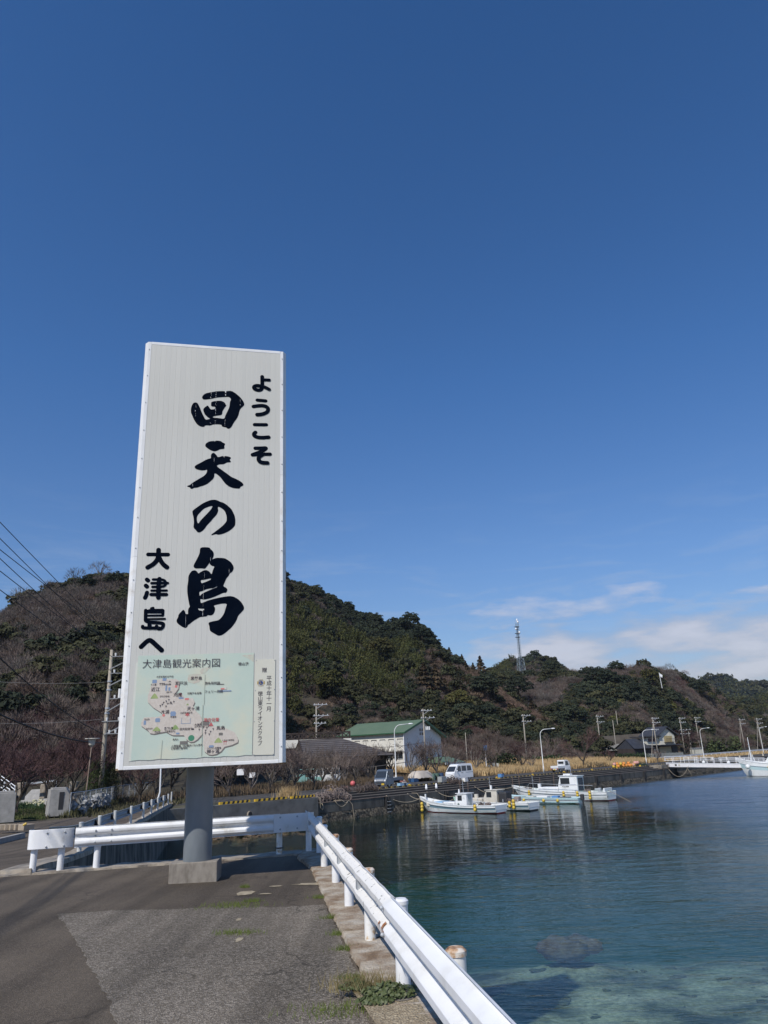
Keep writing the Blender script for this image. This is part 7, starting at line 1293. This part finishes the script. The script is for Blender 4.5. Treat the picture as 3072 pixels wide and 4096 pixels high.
mb=MB(); [mb.bar((x,-1.24,3.6),(x,-1.24,4.4),.05) for x in np.linspace(.5,3.3,8)]; mb.bar((.45,-1.24,4.4),(3.35,-1.24,4.4),.06); obj('balcony_rail',mb,HD,gh)
mb=MB(); mb.box((-6,1.5,2.6),(6.5,6,.2)); mb2=mb; obj('side_roof',MB().add([(-9.5,-1.2,2.3),(-3.2,-1.2,2.3),(-3.6,3,4.6),(-8.6,3,4.6)],[(0,1,2,3)]).add([(-9.5,7.2,2.3),(-3.2,7.2,2.3),(-3.6,3,4.6),(-8.6,3,4.6)],[(0,1,2,3)]),HR,gh,fix=False); gb('side_wall',(-6.2,3,1.1),(5.6,7,2.4),HD); mb=MB(); mb.add([(-9.0,-.8,2.25),(-3.4,-.8,2.25),(-3.7,2.9,4.5),(-8.5,2.9,4.5),(-9.0,6.8,2.25),(-3.4,6.8,2.25)],[(0,1,2,3),(0,3,4),(1,5,2),(4,3,2,5)]); obj('side_gable',mb,HR,gh)
mb=MB(); [mb.box((x,-4.5,.55),(.06,.06,1.3)) for x in np.linspace(-9,2,12)]; mb.box((-3.5,-4.45,.6),(11,.04,.9)); obj('yard_fence',mb,mat('grey_fence',(.22,.23,.22),rough=.7),gh)
p=aty(2525,3020,195); lh=empty('low_house',(p.x,p.y,2.4),.2,'low house with pale grey hipped roof left of the gabled house','building')
gb('wall',(0,2,1.0),(9,6,2.0),mat('low_house_wall',[(.16,.11,.10),(.28,.23,.21)],2,.9),lh); mb=MB(); mb.add([(-5.5,-1.6,2.0),(5.5,-1.6,2.0),(2.4,2,3.6),(-2.4,2,3.6),(5.5,5.6,2.0),(-5.5,5.6,2.0)],[(0,1,2,3),(1,4,2),(4,5,3,2),(5,0,3)]); obj('roof',mb,mat('pale_grey_roof',[(.15,.14,.12),(.24,.23,.20)],1.5,.8),lh)
p=aty(2800,3000,215); sh_=empty('white_shed',(p.x-1.0,p.y,2.3),.3,'small white shed and wall right of the gabled house','shed'); gb('wall',(0,0,.9),(2.6,2,1.8),HW,sh_); gb('roof',(0,0,1.88),(3.0,2.4,.15),GALV,sh_)
# hedges behind the field
HEDM=leafmat('hedge_leaves',[(.012,.028,.010),(.03,.05,.018)])
def hedge(label,p0,p1,h,w_,n,m=HEDM,nm='hedge',ls=.16):
    R=np.random.RandomState(n); p0,p1=np.array(p0),np.array(p1); t=R.rand(n)[:,None]; C=p0+(p1-p0)*t; C=np.hstack([C+R.uniform(-w_,w_,(n,2)),(2.1+R.rand(n,1)*h*(.75+.25*np.sin(t*23)))]); mb=MB(); addq(mb,quads(C,R.normal(size=(n,3))+[0,-.3,.5],R.normal(size=(n,3)),R.uniform(.6,1.3,n)*ls,R.uniform(.6,1.4,n)*ls)); return tag(obj(nm,mb,m,fix=False),label,'hedge')
def g2(px,Y): p=aty(px,3050,Y); return (p.x,p.y)
hedge('dark clipped hedge at the back of the field left of the gabled house',g2(2425,178),g2(2590,182),1.7,1.0,1500); hedge('green shrubbery behind the blue post left of the street lamp',g2(1960,128),g2(2040,130),3.0,1.6,1300); hedge('bright green bushes beyond the gangway street lamp',g2(2860,215),g2(2945,220),5,2.5,1400,mat('bush_bright',[(.03,.05,.012),(.07,.085,.025)],2,.8,obrand=0),'bush',.3); hedge('dark hedge right of the blue post',g2(2110,150),g2(2230,155),2.2,1.4,1300)
# dry grass field
GRS=mat('dry_grass',[(.28,.18,.08),(.46,.32,.16),(.58,.44,.24)],.9,.9,contrast=(.3,.7)); GRS2=mat('dry_grass_ground',[(.20,.13,.06),(.33,.23,.12)],.5,.95)
strip('dry_field',42,108,[(10.6,2.1),(16,2.3),(24,2.65),(36,3.15),(37,2.1)],GRS2,step=6)
def grass(name,label,n,fn,h,m,w_=.03,seed=1,kind='stuff',cat='grass'):
    R=np.random.RandomState(seed); V=[]; 
    C=np.array([fn(R) for _ in range(n)]); a=R.uniform(0,6.28,n); H=h*R.uniform(.5,1.2,n); lean=R.normal(size=(n,2))*.22*H[:,None]; S=np.stack([np.cos(a),np.sin(a),np.zeros(n)],1)*w_; top=C+np.stack([lean[:,0],lean[:,1],H],1)
    V=np.stack([C-S,C+S,top],1).reshape(-1,3); mb=MB(); mb.v=[tuple(v) for v in V.tolist()]; mb.f=[(3*i,3*i+1,3*i+2) for i in range(n)]; mb.m=[0]*n; return tag(obj(name,mb,m,fix=False),label,cat,kind=kind)
def fq(s0,s1,o0,o1,z=2.1):
    def f(R):
        o_=o0+(o1-o0)*R.rand()**1.4; return tuple(q(R.uniform(s0,s1),o_,z if s1>112 or s1<50 else interp(o_,[(10.6,2.1),(16,2.3),(24,2.65),(36,3.15)])))
    return f
grass('dry_grass','golden dry grass covering the field behind the quay road',30000,fq(42,108,10.7,35),.85,GRS,.09,1); grass('dry_grass','golden dry grass strip along the far right road',5000,fq(108,220,12,22),.6,GRS,.12,2)
grass('dead_weeds','brown dead weeds under the shrubs beside the quay road',9000,fq(-14,40,10.2,20),.8,mat('dead_weeds',[(.09,.06,.035),(.18,.13,.08)],2,.9),.05,3); grass('dry_grass_tuft','pale dry grass tuft standing behind the striped kerb blocks',500,lambda R: tuple(q(-1.2+R.normal()*.5,2.6+R.normal()*.3,2.08)),.85,GRS,.025,4)
# signs by the field
p=aty(1945,3053,122); t=empty('blue_signpost',(p.x,p.y,2.1),.3,'white post with small blue square sign at the field edge','sign'); mb=MB(); mb.tube([(0,0,0),(0,0,4.0)],.07,6); obj('post',mb,WHITE,t); mb=MB(); mb.box((0,-.08,3.75),(.55,.05,.75)); obj('sign_plate',mb,mat('road_sign_blue',(.05,.18,.42),rough=.4),t)
t=empty('stone_marker',Vector(at(1973,3048,2.1))*1.0,.2,'white stone marker slabs beside the blue sign','marker'); t.location=(aty(1970,3053,118).x,118,2.1)
for x,h in ((-.6,1.2),(.15,1.45),(.75,1.4)): mb=MB(); mb.box((x,0,h/2),(.32,.3,h)); obj('stone_slab',mb,HW,t)
# cars beyond the field, mostly hidden by trees
t=van(q(62,38,2.25),.3,1.0,'dark car with white roof half hidden by trees beyond the field',mat('car_dark',(.04,.05,.07),rough=.3),'car')
# guard rail of the far road
fr_=empty('guard_rail',(0,0,0),0,'white guard rail of the distant road beyond the gangway','guard rail'); mb=MB(); pts=[q(s,o_,z) for s,o_,z in ((112,15,2.75),(135,16,2.8),(160,17,2.85),(200,17.5,2.95),(250,18,3.0))]
for a,b in zip(pts,pts[1:]): mb.bar(a,b,.06,.35)
obj('rail_beam',mb,WHITE,fr_); mb=MB(); [mb.tube([q(s,15.2+ (s-112)*.03,2.0),q(s,15.2+(s-112)*.03,2.75)],.06,5) for s in range(112,250,4)]; obj('rail_posts',mb,WHITE,fr_)['kind']='stuff'
mb=MB(); 
for s in range(112,250,9): mb.box(q(s,3.3,2.3),(.25,.25,.5),QZ)
tag(obj('kerb_studs',mb,mat('stud_pale',(.55,.50,.4),rough=.7)),'pale studs along the distant quay kerb','kerb',kind='stuff')
wl=empty('long_wall',(0,0,0),0,'long grey retaining wall at the hill foot above the low house','wall'); mb=MB(); a=aty(2340,2950,212); b=aty(2590,2932,212); mb.bar((a.x,a.y,a.z-1.4),(b.x,b.y,b.z-1.4),.5,2.8); obj('wall',mb,mat('mossy_wall',[(.07,.06,.05),(.13,.11,.09)],1,.9),wl)

# ------------------------------------------------------------------ park entrance on the left
STONE=mat('gate_stone',[(.26,.25,.23),(.40,.38,.35)],3,.85,bump=.004,bscale=40)
def pillar(px,py,wpx,label,rz,plaque=True):
    p=at(px,py,2.5); t=empty('gate_pillar',(p.x,p.y,2.48),rz,label,'gate pillar'); Hh=1.50
    mb=MB(); mb.box((0,0,Hh/2),(1.15,1.15,Hh),taper=.93); obj('pillar_body',mb,STONE,t,bevel=.02); mb=MB(); mb.box((0,0,Hh+.04),(.85,.9,.1)); obj('cap_stone',mb,STONE,t,bevel=.015)
    if plaque: mb=MB(); mb.box((.52,.05,.95),(.03,.28,.95)) if False else mb.box((.1,-.558,.85),(.26,.03,.98)); obj('plaque',mb,BLP,t)
    return t
pillar(226,3262,95,'pale stone gate pillar with black plaque beside the mesh fence',-.0+.55); pillar(5,3288,95,'second stone gate pillar cut by the left picture edge',.55,False)
FENM=mat('fence_wire',(.34,.35,.35),rough=.6); 
fz=[at(276,3262,2.5),at(330,3250,2.45),at(400,3228,2.4),at(462,3209,2.35),at(560,3190,2.3),at(680,3172,2.25),at(800,3160,2.2)]
fe=empty('mesh_fence',(0,0,0),0,'grey wire mesh fence running from the gate pillar along the road','fence')
tot=0
for i,(a,b) in enumerate(zip(fz,fz[1:])):
    L_=(b-a).length; n=max(1,int(L_/1.9)); hh=1.25
    for k in range(n):
        p=a.lerp(b,k/n); mb=MB(); mb.tube([p-Vector((0,0,.2)),p+Vector((0,0,hh))],.03,6); obj('fence_post',mb,GALV,fe)
    mb=MB(); mb.tube([a+Vector((0,0,hh)),b+Vector((0,0,hh))],.028,6); obj('top_rail',mb,GALV,fe)
    mb=MB(); d=(b-a); m_=int(L_/.26)
    for k in range(m_):
        for u0,u1 in ((0,1),(1,0)):
            p0=a+d*min(k/m_,1)+Vector((0,0,.05 if u0==0 else hh-.03)); p1=a+d*min((k+3.2)/m_,1)+Vector((0,0,hh-.03 if u0==0 else .05)); mb.bar(p0,p1,.007)
    o=obj('wire_mesh',mb,FENM,fe,fix=False); o['kind']='stuff'
CHKB=mat('white_lichen_rock',[(.08,.08,.075),(.25,.25,.24),(.5,.5,.5)],5,.9,bump=.03)
mb=MB(); R=random.Random(8)
for i in range(60):
    t_=R.random(); a=fz[0].lerp(fz[2],t_)+Vector((R.uniform(-.2,.4),R.uniform(.5,1.1),0)); mb.ball((a.x,a.y,a.z+R.uniform(.1,.8)),R.uniform(.15,.3),6,4,jit=.3)
tag(obj('white_flower_bank',mb,CHKB,fix=False),'pale speckled bank of daisies and stones behind the mesh fence','flowers',kind='stuff')
# narcissus and grass by the pillars
NAR=mat('narcissus_leaves',[(.02,.05,.015),(.05,.09,.02)],4,.7); NFL=mat('narcissus_petals',[(.70,.62,.30),(.78,.75,.55)],20,.7)
def patch(px0,px1,py0,py1,z=2.5):
    def f(R): p=at(R.uniform(px0,px1),R.uniform(py0,py1),z); return (p.x,p.y,z)
    return f
grass('lawn_grass','short green grass between the two gate pillars',9000,patch(40,180,3215,3278),.12,mat('lawn',[(.04,.06,.012),(.09,.10,.03)],1,.9),.03,11)
grass('narcissus_leaves','green narcissus leaves below the slanted slab',2600,patch(55,172,3205,3240),.38,NAR,.025,12,cat='flowers')
mb=MB(); R=random.Random(4)
for i in range(150):
    px,py=(R.gauss(150,18),R.gauss(3212,9)) if i<110 else (R.uniform(45,90),R.gauss(3195,10)); p=at(px,py+14,2.5); mb.ball((p.x,p.y,2.5+R.uniform(.32,.46)),.045,5,3)
tag(obj('narcissus_flowers',mb,NFL,fix=False),'pale yellow narcissus blossoms by the gate pillar','flowers',kind='stuff')
grass('roadside_weeds','green and straw weeds along the foot of the mesh fence',5000,lambda R:(lambda t,i:(lambda p:(p.x+R.normal()*.15,p.y-.2+R.normal()*.2,p.z-.02))(fz[i].lerp(fz[i+1],t)))(R.rand(),R.randint(0,6)),.35,mat('verge_weeds',[(.05,.055,.02),(.13,.12,.05)],2,.9),.02,13)
grass('orchard_grass','dry grey green grass under the plum trees',14000,lambda R:(lambda x,y:(x,y,landz(x,y)))(R.uniform(-45,-17),R.uniform(45,78)),.3,mat('orchard_grass',[(.05,.05,.02),(.12,.105,.055)],.5,.9),.05,14)
p=at(115,3225,2.5); mb=MB(); mb.add([(-1.35,-.9,0),(1.1,-.9,0),(1.5,.5,1.15),(-.5,.5,1.15),(-1.35,-.8,-.1),(1.1,-.8,-.1),(1.6,.7,1.0),(-.5,.7,1.0)],[(0,1,2,3),(7,6,5,4),(0,3,7,4),(1,5,6,2),(3,2,6,7),(0,4,5,1)]); tag(obj('slanted_slab',mb,STONE,loc=(p.x,p.y+1.2,2.5),rot=(0,0,.3)),'slanted bare concrete slab behind the narcissus left of the gate pillar','slab')
# blocks round the flower bed at the very left
for i in range(6):
    p=at(14+i*18,3318-i*.5+ (2 if i==5 else 0),2.75); mb=MB(); mb.box((0,0,.12),(.32 if i<5 else .5,.42,.24),0); tag(obj('kerb_stone',mb,mat('pale_block',[(.30,.24,.17),(.42,.35,.27)],6,.9),loc=(p.x,p.y,2.72),rot=(0,0,.5+.1*i),bevel=.02),f'pale rounded block edging the roadside bed, {ord_[i]} from the picture edge','block','pale blocks edging the roadside bed')
a,b=at(-40,3365,2.9),at(92,3338,2.78); mb=MB(); mb.bar((a.x,a.y,2.80),(b.x,b.y,2.72),.18,.25); tag(obj('kerb_beam',mb,STONE),'straight grey concrete edging in front of the pale blocks','kerb')
mb=MB(); p=at(93,3318,2.8); [mb.ball((p.x+.04*i,p.y,2.98+.02*i),.05,6,4) for i in range(3)]; tag(obj('yellow_flowers',mb,YLF),'small tuft of yellow flowers at the end of the roadside bed','flowers')
# stairs and railing far left, stone walls
st=empty('stone_stairs',(0,0,0),0,'grey stone stairs with white railing at the far left among the plum trees','stairs'); p=at(20,3195,2.7)
for i in range(6): mb=MB(); mb.box((p.x-1.0+.28*0,p.y+3+i*.4,2.7+.2*i),(3.2,.4,.22)); obj('step',mb,STONE,st)
mb=MB()
for k in range(4): mb.tube([aty(-20,3085+k*16,56),aty(62,3146+k*14,53)],.03,5)
for px,py in ((0,3095),(20,3112),(42,3128),(60,3143)): a=aty(px,py,54); mb.tube([a,a-Vector((0,0,1.1))],.035,5)
obj('railing',mb,WHITE,st)
for px0,px1,py0,py1,Y,lb in ((62,100,3130,3178,56,'rough dark stone wall block beside the white stair railing'),(165,190,3136,3172,58,'small grey stone post between the plum trunks'),(280,312,3125,3175,60,'pale upright stone slab under the plum trees')):
    a,b=aty(px0,py1,Y),aty(px1,py0,Y); mb=MB(); mb.box(((a.x+b.x)/2,Y,(a.z+b.z)/2-.2),(b.x-a.x,.6,b.z-a.z+.4)); tag(obj('stone_block',mb,CONCD,bevel=.05),lb,'stone')
mb=MB(); a=aty(97,3137,57); b=aty(225,3122,57); mb.bar(a,b,.12,.12); mb.bar(a,a-Vector((0,0,1.1)),.1); mb.bar(b,b-Vector((0,0,1.1)),.1); tag(obj('pipe_rail',mb,GALV),'low grey pipe rail crossing behind the plum trunks','rail')
p=at(53,3210,2.5); mb=MB(); mb.tube([(0,0,0),(0,0,.75)],.2,10); tag(obj('wooden_post',mb,mat('post_wood',[(.16,.11,.07),(.24,.18,.12)],4,.9),loc=(p.x,p.y,2.5)),'short round wooden post beside the left gate pillar','post')
for i,(px,py,w_,h_) in enumerate([(963,3088,26,22),(1010,3100,22,18)]):
    p=aty(px,py,80); mb=MB(); mb.box((0,0,0),(w_/36,.5,h_/36)); tag(obj('white_box',mb,WHITE,loc=p),['white notice board seen through twigs right of the sign post','smaller white box below the notice board, seen through twigs'][i],'box')
for i,px in enumerate([920,1000,1080,1140]):
    p=aty(px,3160,72+3*i); barething('bare_shrub',BT[i%3],f'leafless shrub behind the grey channel wall, {ord_[i]} from the sign post','shrub',p.x,p.y,2.1,1.0+.1*i,'leafless shrubs behind the grey wall')
# weeds on the apron
WEED=mat('weed_leaves',[(.025,.04,.012),(.06,.08,.022),(.11,.12,.04)],40,.6); WDRY=mat('weed_straw',[(.12,.10,.04),(.24,.19,.09)],8,.9)
def weed(px,py,w_,h_,n,label,leaf=.02,m=WEED,z=GZ+.05,cat='weed',blades=False,sx=1.0):
    R=np.random.RandomState(int(px)); c=at(px,py,z); mb=MB()
    if blades:
        for i in range(n):
            x,y=R.normal(0,w_*.4)*sx,R.normal(0,w_*.18); a=R.uniform(0,6.28); l=h_*R.uniform(.4,1.2); mb.add([(x-.003,y,0),(x+.003,y,0),(x+math.cos(a)*l*.5,y+math.sin(a)*l*.5,l)],[(0,1,2)])
    else:
        for i in range(n):
            r=R.rand()**.6; a=R.uniform(0,6.28); x,y=r*w_*math.cos(a)*.5,r*w_*.5*math.sin(a)*.6; zt_=h_*(1-r*.6)*R.uniform(.4,1.0); addq(mb,quads(np.array([[x,y,zt_]]),np.array([[math.cos(a)*.5,math.sin(a)*.5-.3,.9]])+R.normal(size=(1,3))*.35,R.normal(size=(1,3)),leaf*R.uniform(.5,1.1),leaf*R.uniform(.9,1.8)))
    return tag(obj('weed',mb,m,loc=c,fix=False),label,cat)
weed(1560,3985,.44,.11,520,'big leafy green weed at the foot of the nearest quay rail post',.013); weed(1425,3960,.26,.08,240,'smaller green weed clump left of the big one on the asphalt edge',.013); weed(1480,3955,.40,.13,420,'straw coloured dead grass tangled behind the green weeds',m=WDRY,blades=True); weed(1500,4010,.3,.05,200,'low creeping weed in front of the big leafy one',.012)
for px,py,w_,lb in [(1283,3592,.2,'bright green grass tuft in the kerb joint by the rail corner'),(1010,3606,.14,'small grass tuft beside the round sandy repair'),(935,3624,.55,'long thin strip of green grass across the asphalt'),(980,3550,.1,'tiny grass tuft at the top of the sandy repair'),(1328,3673,.14,'moss and grass in the kerb joint at the third post'),(1366,3738,.16,'grass tuft in the kerb joint beside the yellowed post'),(1392,3798,.2,'grass tuft in the kerb joint between yellowed and clean posts'),(1432,3916,.22,'green tuft in the joint above the leafy weeds'),(1385,4045,.5,'flat mossy weed patch on the asphalt near the bottom of the picture'),(955,3733,.3,'faint mossy weed patch in the middle of the asphalt')]:
    weed(px,py,w_,.05,int(420*w_)+60,lb,m=mat('moss_grass',[(.07,.10,.015),(.12,.15,.03)],6,.9),z=GZ+.005,blades=True)
